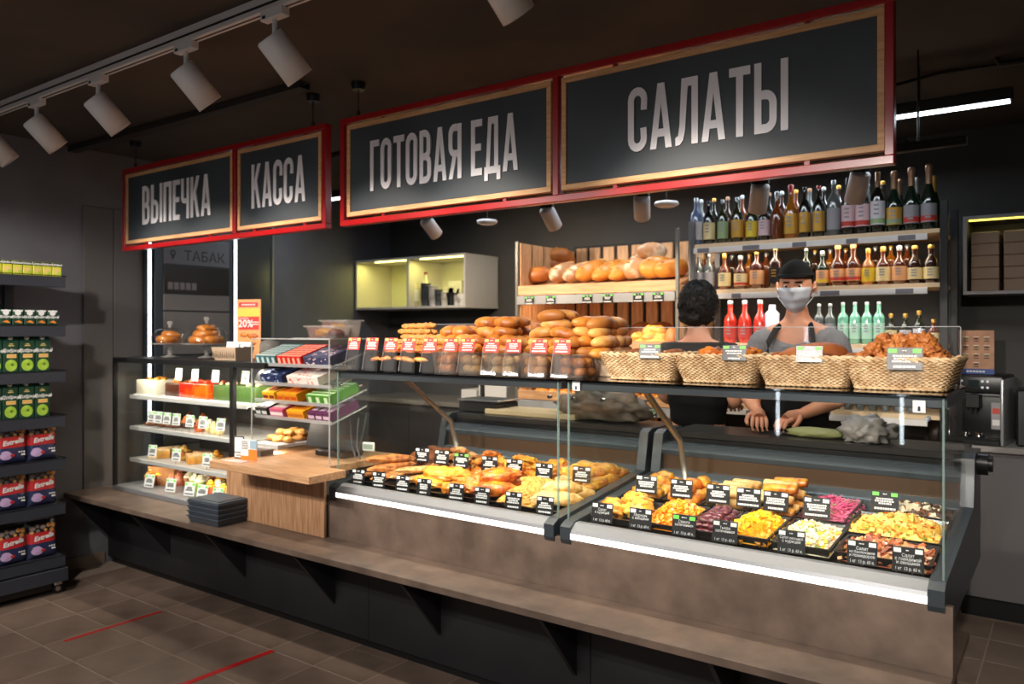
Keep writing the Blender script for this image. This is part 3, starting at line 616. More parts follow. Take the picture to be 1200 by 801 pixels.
hot('roast_pepper', 'glossy orange stuffed pepper', 'stuffed pepper', 'stuffed peppers', (.066, .040, .030), [ORANGE], -2.32, -2.16, 2.70, 2.96, 2, 3, 1, .036, .4, 2.4, rot=(.4, 1.3), tilt=.3)
hot('chicken_drumstick', 'golden glazed chicken drumstick', 'chicken', 'chicken drumsticks', (.100, .052, .040), [GOLD, ORANGE], -2.17, -2.01, 2.74, 2.96, 1, 2, 2, .045, .25, 2.2, taper(.5), rot=(.6, 1.2), tilt=.25)
hot('schnitzel', 'crumbed golden schnitzel', 'schnitzel', 'schnitzels', (.082, .052, .017), [NUG], -2.00, -1.83, 2.71, 2.96, 2, 3, 2, .036, .3, 2.2, rot=(.2, 1.0), lean=.35)
hot('folded_pasty', 'pale folded pasty', 'pasty', 'pasties', (.085, .028, .034), [PALE], -1.84, -1.71, 2.72, 2.96, 2, 2, 2, .035, .18, 2.0, rot=(.7, 1.0), tilt=.1)
hot('meat_cutlet', 'dark brown cutlet', 'cutlet', 'dark cutlets', (.055, .042, .024), [DBROWN], -2.88, -2.70, 3.02, 3.30, 3, 3, 2, .032, .25, 2.2, lean=.3)
hot('round_patty', 'pale round patty', 'patty', 'pale patties', (.050, .046, .020), [TANP], -2.69, -2.50, 3.02, 3.30, 3, 3, 3, .032, .25, 2.4, lean=.45)
hot('chicken_wing', 'orange glazed chicken wing', 'chicken wing', 'wings', (.055, .024, .020), [ORANGE, GOLD], -2.49, -2.32, 3.02, 3.30, 3, 3, 3, .030, .45, 2.8, bend(.02), tilt=.4)
hot('omelette_slice', 'bright yellow omelette slice', 'omelette', 'omelette slices', (.066, .050, .022), [CHEESE], -2.31, -2.14, 3.02, 3.30, 2, 3, 2, .036, .4, 2.4, tilt=.3, lean=.25)
hot('baked_fillet', 'golden baked chicken fillet', 'fillet', 'golden fillets', (.066, .046, .024), [GOLD, CHEESE], -2.13, -1.95, 3.02, 3.30, 2, 3, 2, .036, .35, 2.4, tilt=.3, lean=.25)
hot('pancake_roll', 'yellow pancake roll', 'pancake roll', 'pancake rolls', (.075, .034, .030), [GOLD, PALE, CHEESE], -1.94, -1.71, 3.02, 3.30, 3, 3, 2, .036, .22, 2.0, rot=(.7, 1.3))
# ================================================================ PRICE TAGS
m_tagk = mat('tag_black', (.012, .012, .013), .3); m_tagw = mat('tag_white', (.8, .8, .8), .5); m_tagg = mat('tag_green', srgb(120, 220, 90), .5)
m_tagr = mat('tag_red', srgb(214, 50, 36), .5); m_tagy = mat('tag_yellow', srgb(232, 214, 110), .5)
WORDS = ['Свекла\nзапеченная', 'Тыква\nзапеченная', 'Салат\nс морковью', 'Салат\nиз баклажанов\nи помидоров', 'Салат\nс курицей']
def bars(mb, w, z0, rr, rows=2, mi=0, y=-.0012, h=.0042):
    for r_ in range(rows):
        tot = rr.uniform(.45, .8)*w; x = -tot/2
        while x < tot/2-.004:
            l = min(rr.uniform(.003, .009), tot/2-x); zz = z0-r_*.0085
            mb.box(x, y-.0004, zz-h/2, x+l, y, zz+h/2, mi); x += l+.0016
def tag_meshes(w, h, bg, box, tx, seed, words=None, price='1 кг  13 р. 60 к.', clear=0):
    rr = random.Random(seed); ms = {}
    ms['plate'] = MB().box(-w/2, -.001, 0, w/2, .001, h, bev=.0004).data('plate', [bg])
    if clear: ms['holder'] = MB().box(-w/2-.004, -.0018, -clear, w/2+.004, -.0012, h+.002).data('holder', [G_ACR])
    for k in (-1, 1): ms['price_box%d' % k] = MB().box(k*w*.34-w*.12, -.0016, h*.76, k*w*.34+w*.12, -.001, h*.94).data('price_box', [box])
    mb = MB(); bars(mb, w*.28, h*.86, rr, 1, 0, -.0012, .003)
    if words:
        ls = words.split('\n')
        for i, l in enumerate(ls):
            me = text(l, 1); wd = max(v.co.x for v in me.vertices)-min(v.co.x for v in me.vertices); s = min(.0105*(w/.075), w*.84/wd)
            mb.mesh(me, 0, Matrix.Translation((0, -.0014, h*(.66-.145*i))) @ FRONT @ Matrix.Diagonal((s, s*1.15, s, 1)))
        me = text(price, 1); s = w*.8/(max(v.co.x for v in me.vertices)-min(v.co.x for v in me.vertices))
        mb.mesh(me, 0, Matrix.Translation((0, -.0014, h*.13)) @ FRONT @ Matrix.Diagonal((s, s*1.3, s, 1)))
    else:
        bars(mb, w, h*.62, rr, 2 if h < .06 else 3, 0, -.0012, h*.085); bars(mb, w*1.1, h*.14, rr, 1, 0, -.0012, h*.1)
    ms['lettering'] = mb.data('lettering', [tx]); return ms
_tm = {}
def ptag(x, y, z, w, h, style, label, rz=0, tilt=-.15, seed=0, words=None, group=None, clear=0, price='1 кг  13 р. 60 к.'):
    st = {'black': (m_tagk, m_tagw, m_tagw), 'green': (m_tagk, m_tagg, m_tagw), 'red': (m_tagr, m_tagy, m_tagw), 'paper': (m_tagw, m_tagg, m_tagk)}[style]
    k = (w, h, style, seed % 5, words, clear)
    if k not in _tm: _tm[k] = tag_meshes(w, h, *st, seed % 5, words, price, clear)
    t = T('price_tag', label, 'price tag', (x, y, z), 0, group, rot=(tilt, 0, rz))
    for n, me in _tm[k].items(): ob(n.rstrip('-1') if n.startswith('price_box') else n, me, t)
    return t
TZ = .775
for i, (px, f) in enumerate(zip((419, 443, 471, 496, 534, 564, 601, 638), ('the brown fillets by the end wall', 'the crumbed fish', 'the cheese-topped meat', 'the edge of the cheese-topped meat', 'the orange peppers', 'the chicken legs', 'the crumbed schnitzels', 'the pale pasties'))):
    ptag(XA(px, 2.655), 2.655, .758, .078, .072, 'black', 'black price tag standing in front of '+f, rz=.12, seed=i)
for i, (px, y, f) in enumerate(((494, 3.0, 'dark cutlets'), (517, 3.0, 'pale round patties'), (540, 2.99, 'orange wings'), (573, 2.99, 'yellow omelette'), (602, 2.99, 'golden baked fillets'), (637, 2.98, 'pancake rolls'), (681, 3.0, 'pancake rolls, next to the divider'))):
    ptag(XA(px, y), y, deck(y)+.055, .085, .070, 'green' if i == 2 else 'black', 'black price tag in the second row before the '+f, rz=.15, seed=i+1)
wd = [('black', 'Салат\nс курицей', 'the cheese-topped chicken'), ('black', 'Морковь\nс овощами', 'the diced carrot'), ('green', 'Свекла\nзапеченная', 'the dark beetroot'), ('black', 'Тыква\nзапеченная', 'the yellow pumpkin cubes'), ('black', 'Салат овощной\nс курицей', 'the chopped chicken salad'), ('black', 'Салат\nиз баклажанов\nи помидоров', 'the brown meat salad'), ('black', 'Салат\nс говядиной\nи овощами', 'the brown meat salad, at the glass corner')]
for i, (px, (st, wds, f)) in enumerate(zip((705, 750, 801, 849, 927, 1010, 1064), wd)):
    ptag(XA(px, 2.655), 2.655, .762, .088, .076, st, 'black price tag '+('with green boxes ' if st == 'green' else '')+'in front of '+f, rz=.10, seed=i, words=wds)
for i, (px, y, f) in enumerate(((757, 3.0, 'the yellow gratin'), (798, 3.0, 'the roast drumsticks'), (841, 2.99, 'the folded pancakes'), (877, 2.99, 'the stuffed rolls, beside the pancakes tag'), (909, 2.99, 'the stuffed rolls, beside the pink cabbage'), (957, 2.965, 'the pink pickled cabbage'), (1037, 3.15, 'the dark mushroom salad'))):
    ptag(XA(px, y), y, deck(y)+(.045 if i < 5 else .048), .092, .074, 'green' if i == 6 else 'black', 'black price tag propped before '+f, rz=.12, seed=i+2, clear=.03 if i in (5, 6) else 0)

# ================================================================ ON THE TOP SHELF
ZS = 1.3125
# clear and black tubs
def tub_mesh(w, d, h, m, th=.004):
    mb = MB(); k = .88; r = .018
    def rr_(a, c, z): # rounded rectangle
        pts = []
        for (sx, sy, a0) in ((1, 1, 0), (-1, 1, 90), (-1, -1, 180), (1, -1, 270)):
            for q_ in range(4): an = math.radians(a0+q_*30); pts.append((sx*(a-r)+r*math.cos(an), sy*(c-r)+r*math.sin(an), z))
        return pts
    rs = [rr_(w/2*k, d/2*k, 0), rr_(w/2, d/2, h), rr_(w/2+.005, d/2+.005, h), rr_(w/2+.005, d/2+.005, h+.003), rr_(w/2-th, d/2-th, h+.003), rr_(w/2*k-th, d/2*k-th, th)]
    n = 16; vs = sum(rs, []); fs = [tuple(reversed(range(n)))]
    for j in range(5):
        for i in range(n): l = (i+1) % n; fs.append((j*n+i, j*n+l, (j+1)*n+l, (j+1)*n+i))
    fs.append(tuple(range(5*n, 6*n))); mb.add(vs, fs, 0, True); return mb.data('tub', [m])
def tub(x0, x1, y0, y1, h, m, label, z=ZS, name='food_tub'):
    return tag(ob(name, tub_mesh(x1-x0, y1-y0, h, m), None, ((x0+x1)/2, (y0+y1)/2, z)), label, 'food tub')
tub(-2.80, -2.60, 2.69, 2.98, .085, BLACK, 'black plastic tub under the seeded pastry sticks')
tub(-2.59, -2.40, 2.69, 2.98, .085, BLACK, 'black plastic tub nearest the clear tubs')
tubs = [(-2.47, -2.275), (-2.245, -2.105), (-2.075, -1.935), (-1.905, -1.765), (-1.735, -1.58)]
tl = ['of buns nearest the black tubs', 'with cream filling, second of the clear ones', 'holding pale rolls, in the middle', 'of sugared pies before the tall bun heap', 'of buns beside the first wicker basket']
tubs[0] = (-2.385, -2.265)
for (a, b), l in zip(tubs, tl): tub(a, b, 2.68, 2.84, .092, G_TUB, 'clear plastic tub '+l)
B_ov = [mesh_blob('filled_bun', (.066, .040, .031), m_, k, .07, 1.2, 3, fn=bend(.006)) for k, m_ in enumerate((BUN, BUNL, BUN))]
B_rd = [mesh_blob('round_bun', (.052, .049, .031), m_, k+5, .07, 1.2, 3) for k, m_ in enumerate((BUN, BUN, BUNL))]
S_b = lambda m, k: [mesh_blob('small_bun', (.030, .028, .024), m, k, .1)]
for (a, b), ms, l in zip(tubs, (S_b(BUN, 1), S_b(PALE, 2), S_b(PALE, 3), S_b(BUNL, 4), S_b(BUN, 5)), tl):
    pile('bun', 'bun in the clear tub '+l.split(',')[0].replace('of buns ', '').replace('before the tall bun heap', ''), 'bun', 'buns in the tub '+l, ms, a+.014, b-.014, 2.70, 2.82, 2, 2, 2, .036, lambda y: ZS+.006, tilt=.15, sh=0)
STICK = mat('seeded_stick', srgb(176, 98, 34), .5, c2=srgb(226, 166, 84), sc=70, bump=.6)
def stick_mesh(L_): return MB().tube([(-L_/2+L_*i/14, .004*math.sin(i*1.9), .014+.002*math.sin(i*2.7)) for i in range(15)], [.008]+[.0135+.002*math.sin(i*2.4) for i in range(13)]+[.008], 8).data('pastry_stick', [STICK])
st = stick_mesh(.21)
pile('pastry_stick', 'long seeded pastry stick over the black tubs', 'pastry', 'pastry sticks over the black tubs', [st], -2.76, -2.50, 2.72, 2.98, 1, 6, 4, .027, lambda y: ZS+.04, rot=(-.2, .2), tilt=.04)
pile('pastry_stick', 'seeded pastry stick topping the stick heap', 'pastry', 'pastry sticks over the black tubs', [st], -2.70, -2.52, 2.80, 2.92, 1, 3, 3, .027, lambda y: ZS+.145, rot=(-.12, .12), tilt=.03)
PZ = mat('pastry_pizza', srgb(206, 96, 40), .5, c2=srgb(236, 170, 90), sc=16, bump=.4)
pile('open_pie', 'reddish open pie lying in the black tubs', 'pie', 'open pies in the black tubs', [mesh_blob('open_pie', (.05, .045, .016), PZ, k, .2, 2, 3) for k in range(3)], -2.79, -2.42, 2.69, 2.84, 5, 2, 3, .022, lambda y: ZS+.045, tilt=.2)
m_crt = mat('crate_beige', srgb(206, 178, 150), .6)
# stiff boards the heaps rest on behind the tubs
tag(MB().box(-2.46, 2.85, ZS, -2.01, 3.08, ZS+.08, bev=.004).build('bread_crate', [m_crt]), 'beige crate under the oval filled buns', 'crate')
tag(MB().box(-1.93, 2.85, ZS, -1.53, 3.08, ZS+.08, bev=.004).build('bread_crate', [m_crt]), 'beige crate under the tall heap of finger rolls', 'crate')
pile('round_bun', 'flat round glazed bun beside the pastry sticks', 'bun', 'round glazed buns', B_rd, -2.47, -2.26, 2.79, 2.99, 3, 3, 3, .042, lambda y: ZS+.082, tilt=.25, sh=.7)
pile('oval_bun', 'oval glazed filled bun in the middle heap', 'bun', 'oval buns in the middle heap', B_ov, -2.28, -1.99, 2.79, 3.03, 3, 4, 4, .041, lambda y: ZS+.082, tilt=.3, rot=(-.7, .7), sh=.6)
F_r = [mesh_blob('finger_roll', (.074, .033, .030), m_, k+9, .06, 1.1, 3, fn=bend(.01)) for k, m_ in enumerate((BUN, BUNL, mat('food_roll_dark', srgb(190, 126, 58), .45, c2=srgb(150, 84, 32), sc=8)))]
pile('finger_roll', 'finger roll in the tall heap', 'roll', 'finger rolls in the tall heap', F_r, -1.93, -1.72, 2.79, 3.03, 2, 4, 5, .038, lambda y: ZS+.082, tilt=.18, rot=(-.5, .3), sh=.4)
pile('finger_roll', 'finger roll on edge beside the first basket', 'roll', 'rolls stacked beside the first basket', F_r, -1.73, -1.53, 2.79, 3.03, 3, 4, 4, .040, lambda y: ZS+.082, tilt=.2, rot=(1.1, 1.9), sh=.5)
# red leaning price tags in clear wedges
rl = ['nearest the cash desk', 'over the first black tub', 'in the middle of the black tubs', 'over the second black tub', 'at the last black tub', 'at the first clear tub', 'between the first two clear tubs', 'over the second clear tub', 'over the third clear tub', 'over the fourth clear tub', 'before the tub next to the baskets']
for i, (px, l) in enumerate(zip((414, 435, 457, 478, 503, 527, 547, 575, 601, 631, 658), rl)):
    t = ptag(XA(px, 2.655), 2.655, ZS+.098, .076, .060, 'red', 'red and yellow price tag in a clear wedge '+l, rz=.08, tilt=-.22, seed=i)
    MB().prism([(0, 0), (.018, -.097), (.022, -.097), (.004, .06), (0, .06)], 'x', -.038, .038).build('clear_wedge', [G_ACR], t)
    MB().box(-.038, -.0025, -.097, .038, -.0015, .06).box(-.0385, -.003, -.097, -.037, 0, .06, 1).build('clear_front', [G_ACR, G_AEDGE], t)
# sneeze guards
def guard(x0, x1, y, z0, z1, label):
    t = T('sneeze_guard', label, 'guard', ((x0+x1)/2, y, z0)); h = (x1-x0)/2
    MB().box(-h, -.002, 0, h, .002, z1-z0).build('sheet', [G_ACR], t)
    MB().box(-h, -.0025, z1-z0, h, .0025, z1-z0+.003).box(-h-.003, -.0025, 0, -h, .0025, z1-z0).box(h, -.0025, 0, h+.003, .0025, z1-z0).build('polished_edge', [G_AEDGE], t)
guard(-2.93, -1.66, 3.085, ZS, 1.535, 'clear acrylic sheet behind the tubs of buns')
guard(-1.60, -.32, 3.085, ZS, 1.515, 'clear acrylic sheet behind the wicker baskets')
# wicker baskets
m_wick = mat('wicker', srgb(216, 186, 146), .6, c2=srgb(172, 136, 94), sc=30, bump=.3); m_wickd = mat('wicker_base', srgb(196, 160, 112), .6)
def basket_meshes(w, d, h):
    k = .80
    def per(t, lvl): # perimeter point of a rounded rectangle, t in 0..1
        a = (w/2)*(k+(1-k)*lvl); c = (d/2)*(k+(1-k)*lvl); r = .03; out = []
        L1, L2, La = 2*(a-r), 2*(c-r), PI/2*r; tot = 2*L1+2*L2+4*La; s = t*tot
        for (L_, f) in ((L1, lambda u: (-(a-r)+u, -c)), (La, lambda u: (a-r+r*math.sin(u/r), -(c-r)-r*math.cos(u/r))), (L2, lambda u: (a, -(c-r)+u)), (La, lambda u: (a-r+r*math.cos(u/r), c-r+r*math.sin(u/r))),
                        (L1, lambda u: (a-r-u, c)), (La, lambda u: (-(a-r)-r*math.sin(u/r), c-r+r*math.cos(u/r))), (L2, lambda u: (-a, c-r-u)), (La, lambda u: (-(a-r)-r*math.cos(u/r), -(c-r)-r*math.sin(u/r)))):
            if s <= L_+1e-9: return f(s)
            s -= L_
        return (-(a-r), -c)
    n = 156; R_ = 15; mb = MB(); ns = 52
    for r in range(R_):
        lvl = (r+.5)/R_; pts = []
        for i in range(n):
            x, y = per(i/n, lvl); s = 1+.0035/max(.05, math.hypot(x, y))*math.sin(PI*i/1.5+PI*r)*1.4
            pts.append((x*s, y*s, .006+lvl*(h-.018)))
        mb.tube(pts, .0036, 4, 0, True)
    sb = MB()
    for i in range(ns):
        p = [per(i/ns, l) for l in (0, .5, 1)]; sb.tube([(p[0][0], p[0][1], .003), (p[1][0], p[1][1], h/2), (p[2][0], p[2][1], h-.006)], .003, 4)
    rb = MB()
    for ph in (0, PI):
        rb.tube([(per(i/n, 1.0)[0]*(1+.02*math.sin(i*.9+ph)), per(i/n, 1.0)[1]*(1+.02*math.sin(i*.9+ph)), h-.006+.005*math.cos(i*.9+ph)) for i in range(n)], .0055, 5, 0, True)
    bb = MB(); pts = [per(i/48, 0) for i in range(48)]; bb.prism(pts, 'z', .002, .008)
    ri = MB()
    for ph in (0, PI): ri.tube([(per(i/n, 0)[0]*(1.01+.015*math.sin(i*1.1+ph)), per(i/n, 0)[1]*(1.01+.015*math.sin(i*1.1+ph)), .006+.003*math.cos(i*1.1+ph)) for i in range(n)], .0045, 4, 0, True)
    return {'weave': mb.data('weave', [m_wick]), 'stakes': sb.data('stake', [m_wick]), 'rim': rb.data('rim', [m_wick]), 'base': bb.data('base', [m_wickd]), 'foot_braid': ri.data('foot_braid', [m_wick])}
bms = basket_meshes(.325, .30, .105)
bas = None
bx = [-1.355, -1.05, -.745, -.455]
bl = ['with a few dark rolls, nearest the bun heaps', 'with orange pastries, second from the bun heaps', 'holding a big brown pie in front of the masked worker', 'heaped with brown walnut cookies at the open end']
for x, l in zip(bx, bl):
    if bas is None:
        bas = T('wicker_basket', 'pale wicker basket '+l, 'basket', (x, 2.845, ZS), 0, 'wicker baskets on the salad case')
        for n, me in bms.items():
            o = ob({'stakes': 'stake_ring'}.get(n, n), me, bas)
            if n == 'stakes': o['kind'] = 'stuff'
        cur = bas
    else: cur = dup(bas, (x, 2.845, ZS), 0, 'pale wicker basket '+l)
m_liner = mat('basket_liner', srgb(170, 130, 84), .8)
for x, l in zip(bx, ('first', 'second', 'third', 'fourth')):
    tag(MB().box(-.115, -.105, 0, .115, .105, .04, bev=.004).build('paper_liner', [m_liner], None, (x, 2.845, ZS+.012)), 'brown paper packing in the '+l+' wicker basket from the bun heaps', 'paper')
zb = lambda y: ZS+.055
pile('dark_roll', 'small dark brown roll in the first basket', 'roll', 'dark rolls in the first basket', [mesh_blob('dark_roll', (.05, .036, .024), DBROWN, k, .12) for k in range(2)], bx[0]-.11, bx[0]+.12, 2.77, 2.93, 3, 2, 1, .03, zb)
pile('dark_roll', 'uppermost dark roll in the first basket', 'roll', 'dark rolls in the first basket', [mesh_blob('dark_roll', (.05, .036, .024), DBROWN, 4, .12)], bx[0]-.11, bx[0]+.12, 2.78, 2.90, 3, 1, 1, .03, lambda y: ZS+.08)
OR = mat('food_orange_pastry', srgb(224, 130, 40), .45, c2=srgb(170, 84, 24), sc=18, bump=.4)
pile('orange_pastry', 'ragged orange-brown pastry in the second wicker basket', 'pastry', 'pastries in the second basket', [mesh_blob('orange_pastry', (.045, .032, .026), m_, k, .4, 2.6, 3) for k, m_ in enumerate((OR, DBROWN, OR))], bx[1]-.12, bx[1]+.12, 2.76, 2.94, 4, 3, 2, .03, zb)
BP = mat('food_pie_brown', srgb(170, 96, 40), .5, c2=srgb(120, 60, 22), sc=9, bump=.3)
tag(MB().blob((0, 0, .05), (.12, .080, .042), 3, .10, 1.3, 4, flat=.75, fn=lambda p, v: Vector((p.x, p.y, p.z*(1+.5*v.x) if p.z > 0 else p.z))).build('big_pie', [BP], None, (bx[2]+.0, 2.84, ZS+.055)), 'big smooth brown pie filling the third wicker basket', 'pie')
for dx, l in ((-.115, 'leaning on the cash desk side of the big pie'), (.12, 'leaning on the open side of the big pie')):
    tag(ob('dark_roll', mesh_blob('dark_roll', (.035, .04, .026), DBROWN, 4, .12), None, (bx[2]+dx, 2.84, ZS+.075)), 'dark round roll '+l, 'roll')
WN = mat('food_walnut_cookie', srgb(196, 122, 58), .5, c2=srgb(150, 82, 34), sc=26, bump=.6)
wn = [mesh_blob('walnut_cookie', (.027, .026, .022), WN, k, .5, 3.4, 4) for k in range(4)]
pile('walnut_cookie', 'knobbly brown cookie in the fourth basket', 'cookie', 'cookies in the fourth basket', wn, bx[3]-.145, bx[3]+.145, 2.73, 2.96, 7, 5, 4, .030, zb, tilt=1)
# green-boxed tags on the baskets
for i, (px, l, cl) in enumerate(((761, 'clipped to the first wicker basket', 0), (860, 'clipped to the second wicker basket', 0), (948, 'clipped to the third wicker basket', 0), (1060, 'in a long clear sleeve on the fourth wicker basket', .045))):
    y = 2.685; ptag(XA(px, y), y, ZS+.085 if i < 3 else ZS+.068, .084 if i < 3 else .10, .055 if i < 3 else .07, 'green', 'black price tag with green boxes '+l, rz=.1, tilt=-.2, seed=i, clear=cl)
# small white stickers inside the case glass
for px, py, l in ((675, 452, 'at the divider side of the salad case glass'), (1077, 476, 'at the outer corner of the salad case glass')):
    x = XA(px, 2.609); z = ZA(px, py, 2.609)
    t = T('glass_sticker', 'small white notice stuck on the glass '+l, 'sticker', (x, 2.6095, z))
    MB().box(-.017, -.0004, -.018, .017, .0004, .018).build('paper', [PAPER], t)
    MB().lathe([(.0, 0), (.004, .0), (.004, .0005)], 10, 0, Matrix.Translation((0, -.0005, -.003)) @ Matrix.Rotation(PI/2, 4, 'X')).box(-.004, -.0008, -.014, .004, -.0004, -.006).build('pictogram', [BLACK], t)
# price display hanging in the hot case
tag(MB().box(-.035, -.006, -.022, .035, .006, .022, bev=.004).box(-.028, -.0065, -.012, .028, -.0058, .012, 1).build('hanging_display', [mat('display_grey', srgb(190, 196, 186), .4), mat('display_lcd', srgb(130, 140, 126), .3)], None, (XA(432, 2.75), 2.75, ZA(432, 523, 2.75)), (0, 0, .2)), 'small pale temperature display inside the hot dishes case', 'display')
# ================================================================ PASTRY CASE
m_shelf = mat('shelf_grey', srgb(176, 174, 172), .4); m_in = mat('pastry_case_inside', srgb(84, 82, 80), .45)
def pcase(x0, x1, label, lpost):
    cx = (x0+x1)/2; t = T('pastry_case', label, 'display case', (cx, 2.9, .50)); Y = 2.9; z0 = .503
    def L(v): return v-cx
    def bx_(n, xa, ya, za, xb, yb, zb, m, bev=0): return MB().box(L(xa), ya-Y, za-.5, L(xb), yb-Y, zb-.5, bev=bev).build(n, [m], t)
    bx_('top', x0, 2.56, 1.305, x1, 3.2, 1.335, BLACKM, .002)
    bx_('back_wall', x0, 3.17, z0, x1, 3.19, 1.305, m_in); bx_('plinth', x0, 2.56, z0-.002, x1, 3.19, .525, RAILG)
    for xa in ([x0, x1-.03] if lpost else []): bx_('post', xa, 2.56, .525, xa+.03 if xa != x0 else xa+.018, 2.585, 1.305, BLACKM)
    for z in (.673, .877, 1.076):
        s = bx_('shelf', x0+.03, 2.665, z, x1-.012, 3.16, z+.016, m_shelf, .001)
        bx_('price_rail', x0+.03, 2.655, z-.006, x1-.012, 2.665, z+.018, m_shelf, .001)
    g = bx_('front_pane', x0+.018, 2.567, .525, x1-.03, 2.573, 1.305, G_PANE)
    bx_('side_pane', x0+.002, 2.585, .525, x0+.008, 3.17, 1.305, G_PANE)
    area('pastry_light', (0, 2.62-Y, 1.29-.5), (math.radians(28), 0, 0), x1-x0-.1, .03, 5, (1, .88, .72), PI*.9, t)
    for z in (.672, .876, 1.075): area('shelf_light', (0, 2.68-Y, z-.504), (math.radians(25), 0, 0), x1-x0-.1, .015, 1.3, (1, .86, .68), PI*.9, t)
PX0, PX1 = -4.965, -3.70
pcase(PX0, PX1, 'tall black-framed pastry case nearest the wall', True)
pcase(-3.695, -3.43, 'narrow pastry case behind the cash desk', False)
YP = 2.72
# top shelf of the pastry case
CRM = mat('cream', srgb(240, 220, 170), .45, c2=srgb(226, 190, 120), sc=20, bump=.3); CHOC = mat('chocolate', srgb(64, 34, 22), .3); JR = mat('jelly_red', srgb(196, 30, 12), .15, c2=srgb(232, 96, 16), sc=5, coat=.8, lo=.5, hi=.65)
JG = mat('icing_green', srgb(56, 84, 28), .5); KRAFT = mat('kraft_card', srgb(176, 124, 76), .7, c2=srgb(160, 108, 64), sc=20)
def slab(x0, x1, y0, y1, z, h, m, name, label, cat, top=None, n=14, seed=0, dec=None):
    t = T(name, label, cat, ((x0+x1)/2, (y0+y1)/2, z)); a, c = (x1-x0)/2, (y1-y0)/2
    MB().box(-a, -c, 0, a, c, h, bev=.006, seg=2).build('body', [m], t)
    rr = random.Random(seed); mb = MB()
    for _ in range(n): mb.blob((rr.uniform(-a, a)*.85, rr.uniform(-c, c)*.85, h+.004), (rr.uniform(.008, .016),)*2+(.011,), rr.randint(0, 9), .3, 2, 2)
    o = mb.build('topping', [top or CRM], t); o['kind'] = 'stuff'
    MB().box(-a-.012, -c-.012, -.0005, a+.012, c+.012, .003).build('cake_board', [WHITE], t)
    return t
z1 = 1.0935
slab(XA(163, YP), XA(186, YP), YP-.02, YP+.16, z1, .095, mat('card_white', srgb(196, 190, 170), .5), 'boxed_cake', 'pale boxed cake with crumbly topping on the top pastry shelf', 'cake', GOLD, 16, 1)
slab(XA(193, YP), XA(210, YP), YP, YP+.15, z1, .085, CHOC, 'chocolate_cake', 'dark chocolate block cake behind the red jelly cake', 'cake', GOLD, 12, 2)
slab(XA(213, YP), XA(246, YP), YP-.02, YP+.14, z1, .095, JR, 'jelly_cake', 'glossy red and orange jelly cake on the top pastry shelf', 'cake', mat('strawberry', srgb(230, 90, 60), .3), 18, 3)
slab(XA(253, YP+.02), -3.66-.06, YP, YP+.15, z1, .095, JG, 'green_cake', 'bright green iced cake by the black corner post', 'cake', CRM, 14, 4)
slab(-3.62, -3.46, YP, YP+.15, z1, .095, JG, 'green_cake', 'green iced cake seen past the black corner post', 'cake', CRM, 14, 5)
for i, (px, l) in enumerate(((209, 'over the chocolate cake'), (228, 'over the red jelly cake'), (252, 'over the green cake by the post'), (287, 'over the green cake past the post'))):
    y = 2.70 if i != 3 else 2.74
    t = ptag(XA(px, y), y, z1+.110, .068, .07, 'paper', 'white price card '+l+' on the top pastry shelf', seed=i, tilt=-.1)
    MB().cyl((0, .002, -.112), (0, .002, .002), .0015, n=5).build('pin', [CHROME], t)
# shelf 2
z2 = .8945
ECL = mat('eclair', srgb(70, 40, 26), .25, c2=srgb(120, 70, 36), sc=10, coat=.5)
pile('eclair', 'dark glazed eclair on the second pastry shelf', 'eclair', 'eclairs on the second pastry shelf', [mesh_blob('eclair', (.026, .07, .022), ECL, 1, .05)], XA(180, 2.78), XA(212, 2.78), 2.72, 2.95, 6, 2, 1, .03, lambda y: z2, rot=(-.1, .1), tilt=.03)
def cup(name, label, x, y, z, m, top, r=.028, h=.034, k=0):
    t = T(name, label, 'cupcake', (x, y, z))
    MB().lathe([(r*.72, 0), (r, h), (r*.96, h)], 20).build('paper_cup', [m], t)
    MB().blob((0,0,h+.004), (r*.98, r*.98, .014), k, .1, 2, 2).blob((0,0,h+.018), (r*.7, r*.7, .013), k, .1, 2, 2).blob((0,0,h+.031), (r*.4, r*.4, .012), k, .1, 2, 2).build('cream_swirl', [top], t)
    return t
ORC = mat('cup_orange', srgb(216, 110, 50), .5)
for i, (px, m_, tp) in enumerate(((233, ORC, ORC), (251, CRM, CRM), (258, CRM, CRM))):
    cup('cupcake', ('orange', 'tall pale cream', 'pale cream')[i]+' cupcake '+('between the cards', 'beside the last card', 'touching the black post')[i]+' on the second pastry shelf', XA(px, 2.74), 2.74, z2, m_, tp, .03, .03, i)
pile('puff_slice', 'golden puff slice behind the cash desk', 'pastry', 'puff slices behind the cash desk', [mesh_blob('puff_slice', (.04, .03, .02), BUNL, k, .25, 2.5) for k in range(3)], -3.65, -3.46, 2.72, 2.95, 3, 3, 2, .03, lambda y: z2)
for i, px in enumerate((177, 185, 195, 206, 222, 237, 258)):
    y = 2.68; t = ptag(XA(px, y), y, z2+.034, .068, .070, 'paper', 'white price card, '+ORD[i]+' from the wall on the second pastry shelf', rz=.15, seed=i, tilt=-.12)
    MB().cyl((0, .002, -.038), (0, .002, .002), .0015, n=5).build('pin', [CHROME], t)
